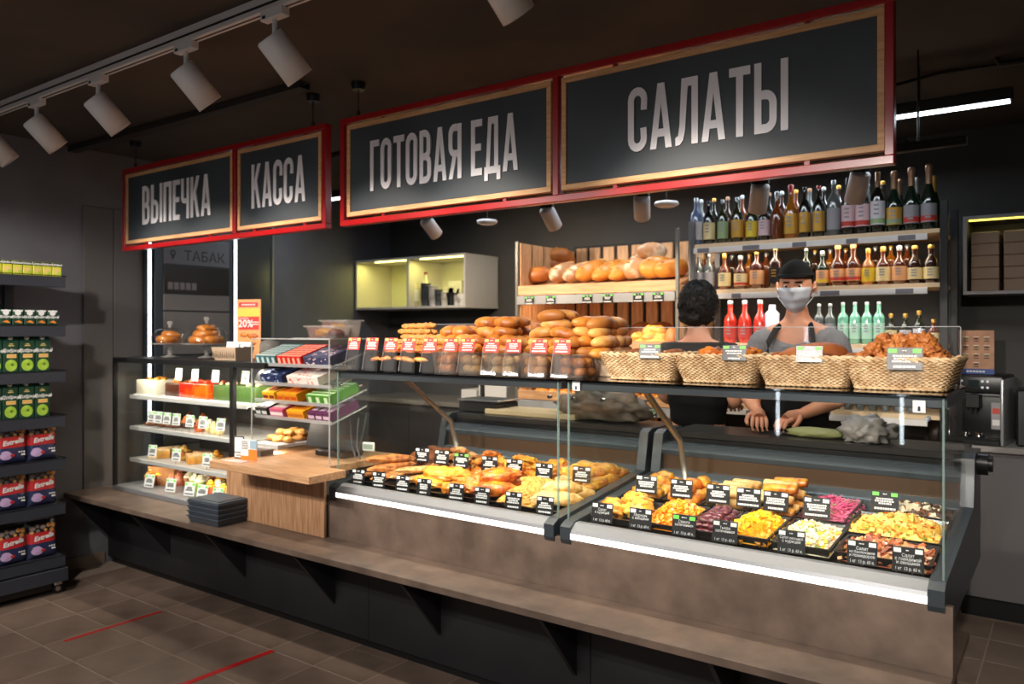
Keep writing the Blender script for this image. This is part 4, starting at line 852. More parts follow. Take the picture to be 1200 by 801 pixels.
# shelf 3
z3 = .6905
SL = mat('cake_slice', srgb(232, 196, 110), .45, c2=srgb(206, 140, 60), sc=18, bump=.3)
def wedge_me(L_, w, h, m1, m2): 
    mb = MB().prism([(-L_/2, 0), (L_/2, -w/2), (L_/2, w/2)], 'z', 0, h*.8); mb.prism([(-L_/2, 0), (L_/2, -w/2), (L_/2, w/2)], 'z', h*.8, h, 1); return mb.data('cake_wedge', [m1, m2])
wm = wedge_me(.13, .07, .055, SL, mat('meringue', srgb(236, 214, 166), .5, c2=srgb(190, 120, 60), sc=20, bump=.3))
for i, (px, y, rz) in enumerate(((187, 2.76, .9), (191, 2.80, 1.0), (195, 2.84, 1.1), (199, 2.86, 1.2), (222, 2.76, -.2), (228, 2.78, -.1), (234, 2.84, .1))):
    tag(ob('cake_wedge', wm, None, (XA(px, y), y, z3), (0, 0, rz)), 'layered cake wedge, '+ORD[i]+' from the wall on the third pastry shelf', 'cake')
pile('flat_biscuit', 'flat biscuit on the third pastry shelf', 'biscuit', 'biscuits on the third pastry shelf', [mesh_blob('flat_biscuit', (.04, .035, .014), m_, 2, .1) for m_ in (BUN, DBROWN)], -4.35, -3.78, 2.92, 3.10, 6, 2, 2, .02, lambda y: z3)
for i, px in enumerate((178, 206, 242)):
    y = 2.68; t = ptag(XA(px, y), y, z3+.020, .074, .074, 'paper', 'white price card, '+ORD[i]+' from the wall on the third pastry shelf', rz=.15, seed=i+1, tilt=-.12)
    MB().cyl((0, .002, -.026), (0, .002, .002), .0015, n=5).build('pin', [CHROME], t)
for k, (px, y, m_, tp) in enumerate(((212, 2.78, SL, BUN), (216, 2.90, DBROWN, SL), (248, 2.80, SL, CRM), (254, 2.90, SL, GOLD))):
    cup('tartlet', 'round tartlet, '+ORD[k]+' from the wall on the third pastry shelf', XA(px, y), y, z3, m_, tp, .040, .028, k)
for k, (px, y, m_, tp) in enumerate(((218, 2.80, CHOC, ORC), (226, 2.84, CHOC, CRM), (240, 2.82, ORC, GOLD), (246, 2.78, CRM, WHT), (210, 2.94, CHOC, CHOC), (222, 2.96, CHOC, DBROWN), (238, 2.96, CHOC, ORC))):
    cup('cupcake', 'small cream cupcake in a dark cup, '+ORD[k]+' of its group, second pastry shelf', XA(px, y), y, z2, m_, tp, .032, .034, k)
# bottom
z4 = .526
t = T('card_box', 'open brown kraft card box at the bottom of the pastry case', 'box', (-4.73, 2.83, z4), .35)
MB().box(-.10, -.11, 0, .10, .11, .003).box(-.10, -.11, 0, -.097, .11, .115).box(.097, -.11, 0, .10, .11, .115).box(-.10, -.11, 0, .10, -.107, .115).box(-.10, .107, 0, .10, .11, .115).build('body', [KRAFT], t)
MB().box(-.10, -.003, 0, .10, 0, .10, 0, Matrix.Translation((0, .11, .115)) @ Matrix.Rotation(-.9, 4, 'X')).build('flap', [KRAFT], t); MB().box(0, -.10, 0, .003, .10, .09, 0, Matrix.Translation((.10, 0, .115)) @ Matrix.Rotation(.8, 4, 'Y')).build('flap', [KRAFT], t)
cups = [(176, 2.68, DBROWN, GOLD), (188, 2.74, DBROWN, YELL), (196, 2.80, DBROWN, ORC), (204, 2.78, MEAT, ORC), (211, 2.80, MEAT, MEAT), (214, 2.88, CHOC, MEAT), (222, 2.80, DBROWN, WHT), (229, 2.78, GRN, WHT), (235, 2.76, GRN, WHT), (241, 2.80, ORC, WHT), (247, 2.70, ORC, YELL), (256, 2.74, ORC, WHT), (262, 2.68, CRM, CORN), (240, 2.90, CHOC, CHOC), (230, 2.92, CHOC, CHOC), (250, 2.88, CHOC, ORC), (205, 2.92, DBROWN, MEAT), (258, 2.86, CRM, YELL), (248, 2.98, CHOC, CHOC), (222, 2.98, CHOC, DBROWN)]
for i, (px, y, m_, tp) in enumerate(cups):
    cup('cream_cupcake', 'cream-topped cupcake, '+ORD[i]+' from the kraft box in the bottom of the pastry case', XA(px, y), y, z4, m_, tp, .037, .062, i)
for i, px in enumerate((174, 199, 221, 236, 254)):
    y = 2.63; t = ptag(XA(px, y), y, z4+.008, .08, .078, 'paper', 'white price card, '+ORD[i]+' from the wall at the bottom of the pastry case', rz=.2, seed=i+2, tilt=-.2)
# ---- on top of the pastry case
def cake_stand(x, y, r, label):
    t = T('cake_stand', label, 'cake stand', (x, y, 1.335))
    MB().lathe([(.05, 0), (.052, .004), (.015, .012), (.010, .03), (.019, .042), (.010, .055), (.017, .068), (.03, .078)], 24).build('stem', [G_CLEAR], t)
    MB().lathe([(.02, .079), (r, .082), (r+.006, .090), (r, .088), (.02, .085)], 36).build('plate', [G_CLEAR], t)
    return t
GD = glass('dome_glass', (.93, .93, .92), .03, 1.6)
x, y = XA(199, 2.80), 2.80; cake_stand(x, y, .13, 'glass cake stand with a low pile of pastries nearer the wall')
CRO = mat('croissant', srgb(212, 134, 54), .35, c2=srgb(150, 76, 24), sc=10, bump=.3, coat=.3)
def croissant_me():
    mb = MB(); N = 15
    pts = []; rs = []
    for i in range(N):
        a = -1.2+2.4*i/(N-1); pts.append((.065*math.sin(a), .045*(1-math.cos(a)), .022)); rs.append(.006+.022*math.cos(a/1.2*PI/2*.96)*(1+.12*(i % 2)))
    return mb.tube(pts, rs, 10).data('croissant', [CRO])
cro = croissant_me()
for i, (dx, dy, dz, rz) in enumerate(((-.05, -.02, 0, .2), (.04, -.03, 0, 1.4), (0, .04, 0, 2.6), (.0, 0, .03, .6))):
    tag(ob('croissant', cro, None, (x+dx, y+dy, 1.424+dz), (.1, .1, rz)), 'flaky croissant on the glass stand nearer the wall, '+('wall side', 'front', 'rear', 'top')[i]+' of its pile', 'croissant', 'croissants on the stand nearer the wall')
x2, y2 = XA(242, 2.86), 2.86; cake_stand(x2, y2, .14, 'glass cake stand with the tall croissant pile beside the beige basket')
for l in range(3):
    for i in range(5-l*1):
        a = i*6.28/(5-l)+l; r_ = .075-.025*l
        tag(ob('croissant', cro, None, (x2+r_*math.cos(a), y2+r_*math.sin(a), 1.424+.034*l), (.1, .1, a+1.57)), 'flaky croissant under the tall glass dome, '+LAY[l]+' layer, '+ORD[i]+' round the ring', 'croissant', 'croissants under the tall glass dome')
for xx, yy, r, h, l in ((x, y, .125, .10, 'lower glass dome over the small croissant pile'), (x2, y2, .135, .125, 'taller glass dome over the big croissant pile')):
    t = T('glass_dome', l, 'glass dome', (xx, yy, 1.426))
    MB().lathe([(r*math.cos(a*PI/16), h*math.sin(a*PI/16)) for a in range(0, 9)][:-1]+[(.004, h)], 32, cap=False).build('dome', [GD], t)
    MB().lathe([(.008, h-.002), (.007, h+.01), (.016, h+.022), (.018, h+.034), (.008, h+.04)], 16).build('knob', [G_CLEAR], t)
t = T('napkin_basket', 'beige plastic basket with paper slips beside the tall croissant dome', 'basket', (XA(273, 2.72), 2.72, 1.335), .1); m_beig = mat('beige_plastic', srgb(176, 152, 128), .5)
MB().add([(-.085,-.055,0),(.085,-.055,0),(.085,.055,0),(-.085,.055,0),(-.10,-.07,.075),(.10,-.07,.075),(.10,.07,.075),(-.10,.07,.075),(-.095,-.065,.075),(.095,-.065,.075),(.095,.065,.075),(-.095,.065,.075),(-.08,-.05,.004),(.08,-.05,.004),(.08,.05,.004),(-.08,.05,.004)],
   [(3,2,1,0)]+[(r*4+i, r*4+(i+1)%4, (r+1)*4+(i+1)%4, (r+1)*4+i) for r in range(3) for i in range(4)]+[(12,13,14,15)]).build('tub_body', [m_beig], t)
for k in range(9): pass
sl = MB()
for k in range(10): sl.box(-.088+k*.018, -.0695, .012, -.082+k*.018, -.0655, .064, 0, Matrix.Rotation(-.05, 4, 'X'))
o = sl.build('moulded_rib', [mat('beige_rib', srgb(150, 128, 106), .5)], t); o['kind'] = 'stuff'
tag(MB().box(-.07, -.002, 0, .03, .002, .10).box(-.05, .01, 0, .06, .013, .085).box(-.08, .03, .08, .09, .05, .105).build('paper_slip', [PAPER], None, (XA(273, 2.72), 2.72, 1.341), (-.2, 0, .1)), 'white paper slips standing in the beige basket', 'paper')
# poster 20%
t = T('promo_poster', 'red and yellow twenty percent discount poster in a stand on the pastry case', 'poster', (XA(292, 2.95), 2.95, 1.335), .35); w, h = .165, .36
mY = mat('poster_yellow', srgb(226, 186, 60), .5); mR = mat('poster_red', srgb(190, 28, 18), .5); mC = mat('poster_cream', srgb(222, 150, 90), .5)
MB().box(-w/2, -.003, .0, w/2, .003, h, bev=.001).build('sheet', [mC], t)
MB().box(-w/2+.012, -.004, h-.046, w/2-.018, -.003, h-.018).box(-w/2+.012, -.004, h-.185, w/2-.012, -.003, h-.105).build('red_field', [mR], t)
MB().box(-w/2+.006, -.0038, h-.105, w/2-.006, -.003, h-.055).build('yellow_field', [mY], t)
mb = MB(); mb.mesh(text('20%', .062, .001), 0, Matrix.Translation((-.022, -.0045, h-.150)) @ FRONT).mesh(text('СКИДКА', .016), 0, Matrix.Translation((-.035, -.0045, h-.117)) @ FRONT)
rr = random.Random(3)
for i in range(2):
    for k in range(4): mb.box(.022+k*.012, -.0046, h-.142-i*.013, .031+k*.012, -.004, h-.136-i*.013)
for k in range(7): mb.box(-.05+k*.014, -.0046, h-.036, -.040+k*.014, -.004, h-.029)
mb.build('lettering', [PAPER], t)
MB().blob((-.03, -.005, h-.215), (.03, .003, .014), 1, .4, 2, 2).blob((.03, -.005, h-.225), (.035, .003, .018), 2, .4, 2, 2).blob((.0, -.005, h-.27), (.05, .003, .02), 3, .4, 2, 2).build('printed_pastry', [OR], t)
# round box behind poster
tag(MB().lathe([(.06, 0), (.06, .08), (.055, .10), (.02, .115)], 20).build('lidded_bowl', [glass('smoke_bowl', (.6, .58, .55), .1, 1, .3, (.5, .46, .42))], None, (XA(316, 3.0), 3.0, 1.335)), 'small smoky lidded bowl behind the discount poster', 'bowl')

# ================================================================ CASH DESK
m_oak = mat('oak_worktop', srgb(200, 158, 118), .45, c2=srgb(172, 128, 90), sc=5, stretch=(1.5, 14, 14), bump=.04)
m_oakv = mat('oak_front', srgb(186, 144, 108), .5, c2=srgb(150, 110, 78), sc=5, stretch=(14, 14, 1.2), bump=.04)
SX0, SX1, SY0, SY1, SZ = -3.565, -2.80, 2.33, 2.95, .845
t = T('cash_desk', 'oak cash desk with overhanging worktop between the two glass cases', 'counter', ((SX0+SX1)/2, 2.6, .50)); cx = (SX0+SX1)/2
MB().box(SX0-cx, SY0-2.6, SZ-.036-.5, SX1+.0-cx, SY1-2.6-.4, SZ-.5, bev=.002).build('worktop', [m_oak], t)
MB().box(-3.60-cx, SY1-2.6-.4, SZ-.036-.5, -2.94-cx, .45, SZ-.501, bev=.002).build('rear_worktop', [m_oak], t)
MB().box(-3.73-cx, -.056, .002, -2.945-cx, -.044, SZ-.036-.5).build('front_panel', [m_oakv], t)
MB().box(-3.73-cx, -.0575, .0015, -3.70-cx, -.043, SZ-.036-.5).build('side_panel', [m_oakv], t)
# carton dispenser: acrylic tiers
t = T('acrylic_rack', 'clear acrylic tiered rack of small packs on the cash desk', 'rack', (-3.24, 2.70, SZ+.001))
AX = .305; H = .615
for xx in (-AX, AX-.004): MB().box(xx, -.13, 0, xx+.004, .13, H).build('side_sheet', [G_ACR], t)
mb = MB()
for xx in (-AX-.001, AX-.003):
    mb.box(xx, -.135, 0, xx+.006, -.130, H)
mb.box(-AX, -.135, H-.002, AX, -.130, H+.003).box(-AX, .13, H-.002, AX, .134, H+.003).box(-AX-.001, -.13, H-.001, -AX+.005, .13, H+.003).box(AX-.005, -.13, H-.001, AX+.001, .13, H+.003)
mb.build('bright_edge', [G_AEDGE], t)
MB().box(-AX, -.13, H-.004, AX, .13, H-.001).build('top_sheet', [G_ACR], t)
tiers = [(.475, .10), (.375, .09), (.285, .10), (.200, .10)]
for i, (z, _) in enumerate(tiers):
    M_ = Matrix.Translation((0, -.11, z)) @ Matrix.Rotation(.30, 4, 'X')
    s = MB().box(-AX+.004, 0, 0, AX-.004, .235, .003, 0, M_).build('tier', [G_ACR], t)
    MB().box(-AX+.004, -.003, -.002, AX-.004, .0, .016, 0, M_).box(AX-.006, 0, -.001, AX-.001, .235, .006, 0, M_).build('tier_edge', [G_AEDGE], s)
def pack(x0, x1, tier, cols, label, n=3, dy=.0, h=.048, L_=.20, pat='stripe'):
    z = tiers[tier][0]; M_ = Matrix.Translation((-3.24, 2.70, SZ+.001)) @ Matrix.Translation((0, -.11+dy, z+.004)) @ Matrix.Rotation(.30, 4, 'X')
    ms = [mat('pack_'+label.split()[0], c, .3) if i == 0 else mat('pack_print', c, .3) for i, c in enumerate(cols)]
    o = bpy.data.objects.new('pack_block', None); COL.objects.link(o); o.matrix_world = M_ @ Matrix.Translation(((x0+x1)/2+3.24, 0, 0)); tag(o, label, 'packs')
    w = (x1-x0)/2
    rr = random.Random(hash(label) % 97 if False else len(label))
    for k in range(n):
        a = -w+2*w*k/n; MB().box(a+.001, .005, 0, a+2*w/n-.001, .005+L_, h, bev=.002).build('pack', [ms[0]], o)
    pr = MB()
    if pat == 'stripe':
        for j in range(6): pr.box(-w+.003, .012+j*.032, h, w-.003, .024+j*.032, h+.0006)
        for k in range(n): pr.box(-w+2*w*(k+.3)/n, .0042, h*.2, -w+2*w*(k+.7)/n, .005, h*.8)
    elif pat == 'blots':
        for j in range(26): x, y, r = rr.uniform(-w+.01, w-.01), rr.uniform(.012, L_-.005), rr.uniform(.004, .009); pr.box(x-r, y-r*.7, h, x+r, y+r*.7, h+.0006)
        for j in range(10): x, z_, r = rr.uniform(-w+.01, w-.01), rr.uniform(.008, h-.008), rr.uniform(.003, .007); pr.box(x-r, .0042, z_-r*.6, x+r, .005, z_+r*.6)
    else:
        for k in range(n): pr.box(-w+2*w*k/n+.006, .0042, h*.3, -w+2*w*(k+1)/n-.006, .005, h*.65); pr.box(-w+2*w*k/n+.008, .03, h, -w+2*w*(k+1)/n-.008, .13, h+.0006)
    pr.build('print', [ms[1]], o)['kind'] = 'stuff'
pack(-3.54, -3.37, 0, (srgb(60, 104, 110), srgb(190, 200, 196)), 'teal packs with pale stripes on the top tier of the acrylic rack', 4)
pack(-3.36, -3.17, 0, (srgb(206, 44, 40), srgb(232, 180, 150)), 'red packs with pink stripes on the top tier of the acrylic rack', 5)
pack(-3.15, -2.96, 0, (srgb(58, 60, 86), srgb(226, 196, 200)), 'navy packs with pink blots on the top tier of the acrylic rack', 3, pat='blots')
pack(-3.50, -3.32, 1, (srgb(36, 48, 84), srgb(180, 195, 220)), 'blue packs with pale blots on the second tier', 3, pat='blots')
pack(-3.28, -3.04, 1, (srgb(226, 214, 206), srgb(206, 84, 60)), 'white packs with red blots on the second tier', 3, pat='blots')
pack(-3.48, -3.38, 2, (srgb(230, 170, 40), srgb(120, 40, 30)), 'orange packs at the dark end of the third tier', 2, pat='plain')
pack(-3.36, -3.20, 2, (srgb(214, 144, 30), srgb(200, 80, 30)), 'yellow-orange packs in the middle of the third tier', 3, pat='plain')
pack(-3.13, -2.955, 2, (srgb(76, 132, 50), srgb(190, 215, 170)), 'bright green packs on the third tier', 3, pat='stripe')
pack(-3.54, -3.44, 3, (srgb(52, 50, 50), srgb(200, 200, 200)), 'black and white packs on the bottom tier', 2, pat='plain')
pack(-3.42, -3.31, 3, (srgb(190, 90, 120), srgb(225, 215, 215)), 'pink packs on the bottom tier', 1, pat='plain')
pack(-3.28, -3.15, 3, (srgb(232, 160, 36), srgb(190, 110, 30)), 'yellow packs on the bottom tier', 1, pat='plain')
pack(-3.12, -2.955, 3, (srgb(84, 40, 74), srgb(200, 170, 190)), 'purple packs on the bottom tier', 3, pat='plain')
# tubs on the rack
for i, (xa, xb, ya, h, c, l) in enumerate(((-3.23, -3.02, 2.76, .085, YELL, 'taller lidded clear tub of yellow sweets on the acrylic rack'), (-3.18, -2.95, 2.62, .055, YELL, 'flatter lidded clear tub of yellow and dark sweets on the acrylic rack'))):
    zt_ = SZ+.001+H+.004
    o = tub(xa, xb, ya, ya+.11, h, G_CLEAR, l, zt_)
    MB().box(-(xb-xa)/2-.006, -.061, h+.003, (xb-xa)/2+.006, .061, h+.009, bev=.002).build('lid', [G_CLEAR], o)
    tag(MB().blob((-.03, 0, h*.42), (.06, .038, h*.40), 2, .3, 2.4, 3).build('sweets', [YELL], None, ((xa+xb)/2, ya+.055, zt_+.005)), 'yellow sweets inside the '+('taller' if i == 0 else 'flatter')+' clear tub', 'sweets', kind='stuff')
    if i: tag(MB().blob((.055, 0, h*.40), (.045, .035, h*.36), 5, .3, 2.4, 3).build('sweets', [mat('sweets_dark', srgb(120, 60, 50), .5)], None, ((xa+xb)/2, ya+.055, zt_+.005)), 'dark red sweets beside the yellow ones in the flatter tub', 'sweets', kind='stuff')
# on the cash desk
zc = SZ+.001
t = T('desk_monitor', 'black cash register screen seen from behind on the cash desk', 'monitor', (-3.17, 2.80, zc), 0)
MB().box(-.23, -.008, .03, .19, .03, .24, 0, Matrix.Rotation(-.28, 4, 'X'), bev=.006).build('screen_back', [mat('monitor_shell', srgb(24, 28, 34), .45)], t)
MB().box(-.10, -.04, 0, .12, .10, .03, bev=.005).build('foot', [BLACK], t)
MB().tube([(.14, -.01, .20), (.165, -.03, .14), (.175, -.03, .07), (.19, -.02, .01)], .004).build('cable', [mat('cable_grey', srgb(80, 84, 90), .4)], t)
MB().tube([(.19, -.0, .21), (.215, -.03, .15), (.22, -.04, .07), (.235, -.03, .008)], .005).build('cable', [bpy.data.materials['cable_grey']], t)
t = T('payment_card_stand', 'small white card with a black frame standing on the cash desk', 'card', (-3.50, 2.46, zc), .3)
MB().box(-.03, -.003, 0, .03, .003, .115, bev=.003).build('frame', [BLACK], t); MB().box(-.025, -.004, .034, .025, -.003, .108).box(-.025, -.004, .006, .025, -.003, .029).build('paper', [PAPER], t)
MB().box(-.018, -.0046, .013, .018, -.004, .016).box(-.016, -.0046, .020, .014, -.004, .022).build('lettering', [BLACK], t)
t = T('promo_card', 'white and orange card standing on the cash desk', 'card', (-3.405, 2.45, zc), .25)
MB().box(-.05, -.0015, 0, .05, .0015, .105).build('sheet', [PAPER], t)
MB().box(-.05, -.002, 0, .05, -.0015, .022).box(-.002, -.002, .022, .05, -.0015, .055).build('orange_field', [mat('card_orange', srgb(236, 128, 40), .5)], t)
MB().box(.008, -.0021, .058, .05, -.0015, .10).build('picture', [mat('card_blue', srgb(150, 180, 200), .5)], t)
mb = MB(); rr = random.Random(5)
for k in range(5): mb.box(-.044, -.0023, .092-k*.009, -.044+rr.uniform(.02, .045), -.0016, .095-k*.009)
mb.build('lettering', [mat('print_dark', srgb(60, 60, 70), .5)], t)
t = T('leaflet_holder', 'low clear holder with dark pack on the far corner of the cash desk', 'holder', (-3.58+.06, 2.60, zc), 0)
MB().box(-.075, -.05, 0, .075, .05, .035, bev=.002).build('clear_box', [G_CLEAR], t); MB().box(-.065, -.04, .003, .065, .04, .028).build('dark_pack', [mat('pack_dark', srgb(50, 34, 36), .3)], t)
tag(MB().box(-.07, -.03, 0, .07, .03, .001).build('price_slip', [mat('slip_pink', srgb(214, 190, 186), .6)], None, (-3.44, 2.40, zc), (0, 0, .1)), 'pale pink slip lying flat on the cash desk corner', 'paper')
# grey stacked containers on the ledge
m_tub = mat('container_grey', srgb(66, 74, 84), .38)
def crate_me():
    mb = MB(); 
    for (a, c, z0, b_, d_, z1) in ((.116, .090, 0, .126, .099, .034),):
        vs = [(-a,-c,z0),(a,-c,z0),(a,c,z0),(-a,c,z0),(-b_,-d_,z1),(b_,-d_,z1),(b_,d_,z1),(-b_,d_,z1)]
        mb.add(vs, [(0,3,2,1),(4,5,6,7),(0,1,5,4),(1,2,6,5),(2,3,7,6),(3,0,4,7)])
    mb.box(-.131, -.104, .030, .131, .104, .036, bev=.002); return mb
cm = crate_me().data('grey_container', [m_tub]); cpos = (-3.67, 2.455)
for k, l in enumerate(('bottom', 'second', 'third')):
    tag(ob('grey_container', cm, None, (cpos[0], cpos[1], .501+k*.0255), (0, 0, .05)), 'dark grey plastic container on the ledge, '+l+(' of' if k == 0 else ' from the bottom of')+' its stack', 'container', 'grey containers on the ledge')
t = T('grey_container', 'topmost dark grey container on the ledge with its smooth lid', 'container', (cpos[0], cpos[1], .501+.0765), .05, 'grey containers on the ledge')
ob('tray_body', cm, t); MB().box(-.128, -.10, .036, .128, .10, .044, bev=.004).box(-.10, -.075, .044, .10, .075, .047, bev=.002).build('lid', [m_tub], t)
# ================================================================ JUICE AND CRISPS RACK (faces +X)
m_rack = mat('rack_metal', srgb(54, 57, 66), .45, .2)
RXF = -4.70; RY0, RY1 = .95, 2.155; RD = .38
t = T('shop_rack', 'black metal shop rack on castors full of juice and crisps', 'rack', (RXF-RD/2, (RY0+RY1)/2, 0)); ox, oy = RXF-RD/2, (RY0+RY1)/2
def rb(n, x0, y0, z0, x1, y1, z1, m=m_rack, bev=.002): return MB().box(x0-ox, y0-oy, z0, x1-ox, y1-oy, z1, bev=bev).build(n, [m], t)
rb('back_panel', -5.09, RY0, .06, -5.075, RY1-.12, 1.86)
for y in (RY0+.05, 1.98): rb('upright', -5.10, y, .06, -5.06, y+.035, 1.88)
SH = [1.775, 1.495, 1.235, .980, .735, .480, .182]
for z in SH:
    s = rb('shelf', -5.06, RY0, z+.010, RXF-.02, RY1, z+.036)
    rb('shelf_lip', RXF-.02, RY0, z-.024, RXF, RY1, z+.036)
    MB().tube([(RXF-ox+.002, RY0-oy, z+.041), (RXF-ox+.002, RY1-oy+.005, z+.041), (-5.0-ox, RY1-oy+.005, z+.041)], .0025, 5).build('wire_guard', [BLACKM], t)
rb('base', -5.06, RY0, .075, RXF+.01, RY1+.01, .15)
rb('plinth_panel', -5.04, RY0, .03, RXF-.03, RY1-.06, .075, BLACK)
for x in (RXF-.04, -5.0):
    for y in (RY1-.03, RY0+.1):
        w_ = MB().cyl((x-ox-.012, y-oy, .030), (x-ox+.012, y-oy, .030), .029, n=18).build('caster', [BLACK], t)
        MB().box(x-ox-.02, y-oy-.02, .05, x-ox+.02, y-oy+.02, .076, bev=.003).cyl((x-ox-.014, y-oy, .030), (x-ox+.014, y-oy, .030), .014, n=12).build('caster_fork', [CHROME], w_)
JG2 = mat('carton_green', srgb(22, 62, 44), .35); m_pw = mat('print_white', (.8, .8, .78), .5); m_pb = mat('print_beige', srgb(226, 196, 120), .5); m_ap = mat('print_apple', srgb(150, 190, 50), .45, c2=srgb(186, 214, 90), sc=30); m_apd = mat('print_apple_dark', srgb(84, 120, 30), .5); m_or = mat('print_orange', srgb(236, 140, 50), .5); m_yel = mat('carton_yellow', srgb(206, 206, 60), .4)
def disc(mb, y, z, r, x, mi=0, n=16, ry=None):
    ry = ry or r; vs = [(x, y+r*math.cos(2*PI*k/n), z+ry*math.sin(2*PI*k/n)) for k in range(n)]; return mb.add(vs+[(x-.0006, a[1], a[2]) for a in vs], [tuple(range(n))]+[(i, (i+1)%n, (i+1)%n+n, i+n) for i in range(n)], mi)
def sw(body, size, y, z, x, shear=.35): return text(body, size, .0006, shear), Matrix.Translation((x, y, z)) @ SIDE
def carton(kind):
    d = {'big': (.062, .076, .205), 'carrot': (.04, .052, .088), 'small': (.038, .047, .078)}[kind]; dx, dy, dz = d
    r = {'body': None}; parts = []
    b = MB()
    if kind == 'big':
        b.box(-dx, -dy/2, 0, 0, dy/2, dz*.86, bev=.002); b.add([(-dx,-dy/2,dz*.86),(0,-dy/2,dz*.86),(0,dy/2,dz*.86),(-dx,dy/2,dz*.86),(-dx*.5-.002,-dy/2,dz),(-dx*.5+.002,-dy/2,dz),(-dx*.5+.002,dy/2,dz),(-dx*.5-.002,dy/2,dz)], [(0,1,5,4),(1,2,6,5),(2,3,7,6),(3,0,4,7),(4,5,6,7)])
    else: b.box(-dx, -dy/2, 0, 0, dy/2, dz, bev=.002)
    parts.append(('body', b.data('body', [m_yel if kind == 'small' else JG2])))
    p = MB(); X = .0004
    if kind == 'big':
        disc(p, 0, .042, .030, X, 0, 20, .032); disc(p, .005, .046, .008, X+.0006, 1, 12)
        p.box(0, -.022, .083, X+.0006, .026, .103, 2)
        for k in range(5): p.box(X, -.018+k*.008, .090, X+.0012, -.012+k*.008, .096, 3)
        m_, M_ = sw('Добрый', .024, 0, .122, X+.0008); p.mesh(m_, 4, M_)
        p.box(0, -.014, .148, X+.0006, .014, .153, 2); p.box(0, -.009, .157, X+.0006, .009, .161, 2)
        parts.append(('print', p.data('print', [m_ap, m_apd, m_pb, m_or, m_pw])))
        parts.append(('screw_cap', MB().cyl((-dx*.3, 0, dz*.90), (-dx*.3+.012, 0, dz*.96), .012, n=14).data('screw_cap', [m_pw])))
    elif kind == 'carrot':
        m_, M_ = sw('Добрый', .0165, 0, .048, X+.0008); p.mesh(m_, 0, M_)
        p.prism([(-.018, .02), (.004, .030), (.020, .018), (.018, .014)], 'x', 0, X+.0008, 1); disc(p, 0, .072, .016, X, 0, 16)
        p.box(0, -.024, .078, X+.0004, .024, dz-.002, 0)
        parts.append(('print', p.data('print', [m_pw, m_or])))
    else:
        p.box(0, -.0235, .056, X+.0006, .0235, dz-.001, 0); m_, M_ = sw('Добрый', .0125, 0, .066, X+.0014); p.mesh(m_, 1, M_)
        disc(p, -.002, .030, .016, X, 2, 14); disc(p, .008, .018, .009, X+.0006, 3, 12)
        parts.append(('print', p.data('print', [JG2, m_pw, m_pb, m_ap])))
    return parts
def shelf_fill(kind, z, y0, step, n, label, group, name='juice_carton', cat='carton', x=RXF-.022, jit=.0):
    parts = carton(kind); src = None
    for i in range(n):
        lb = label+', '+ORD[i]+' from the open end'
        if src is None:
            src = T(name, lb, cat, (x, y0, z), 0, group)
            for a, b in parts: ob(a, b, src)
        else: dup(src, (x, y0-i*step, z), rnd.uniform(-.03, .03), lb)
shelf_fill('small', SH[0]+.0365, 2.118, .0512, 8, 'tiny yellow juice carton on the topmost shelf', 'tiny yellow cartons')
shelf_fill('carrot', SH[1]+.0365, 2.094, .060, 7, 'small green carrot juice carton on the second shelf', 'carrot juice cartons')
shelf_fill('big', SH[2]+.0365, 2.043, .0815, 5, 'tall green apple juice carton on the third shelf', 'apple juice cartons on the third shelf')
shelf_fill('big', SH[3]+.0365, 2.040, .0815, 5, 'tall green apple juice carton on the fourth shelf', 'apple juice cartons on the fourth shelf')
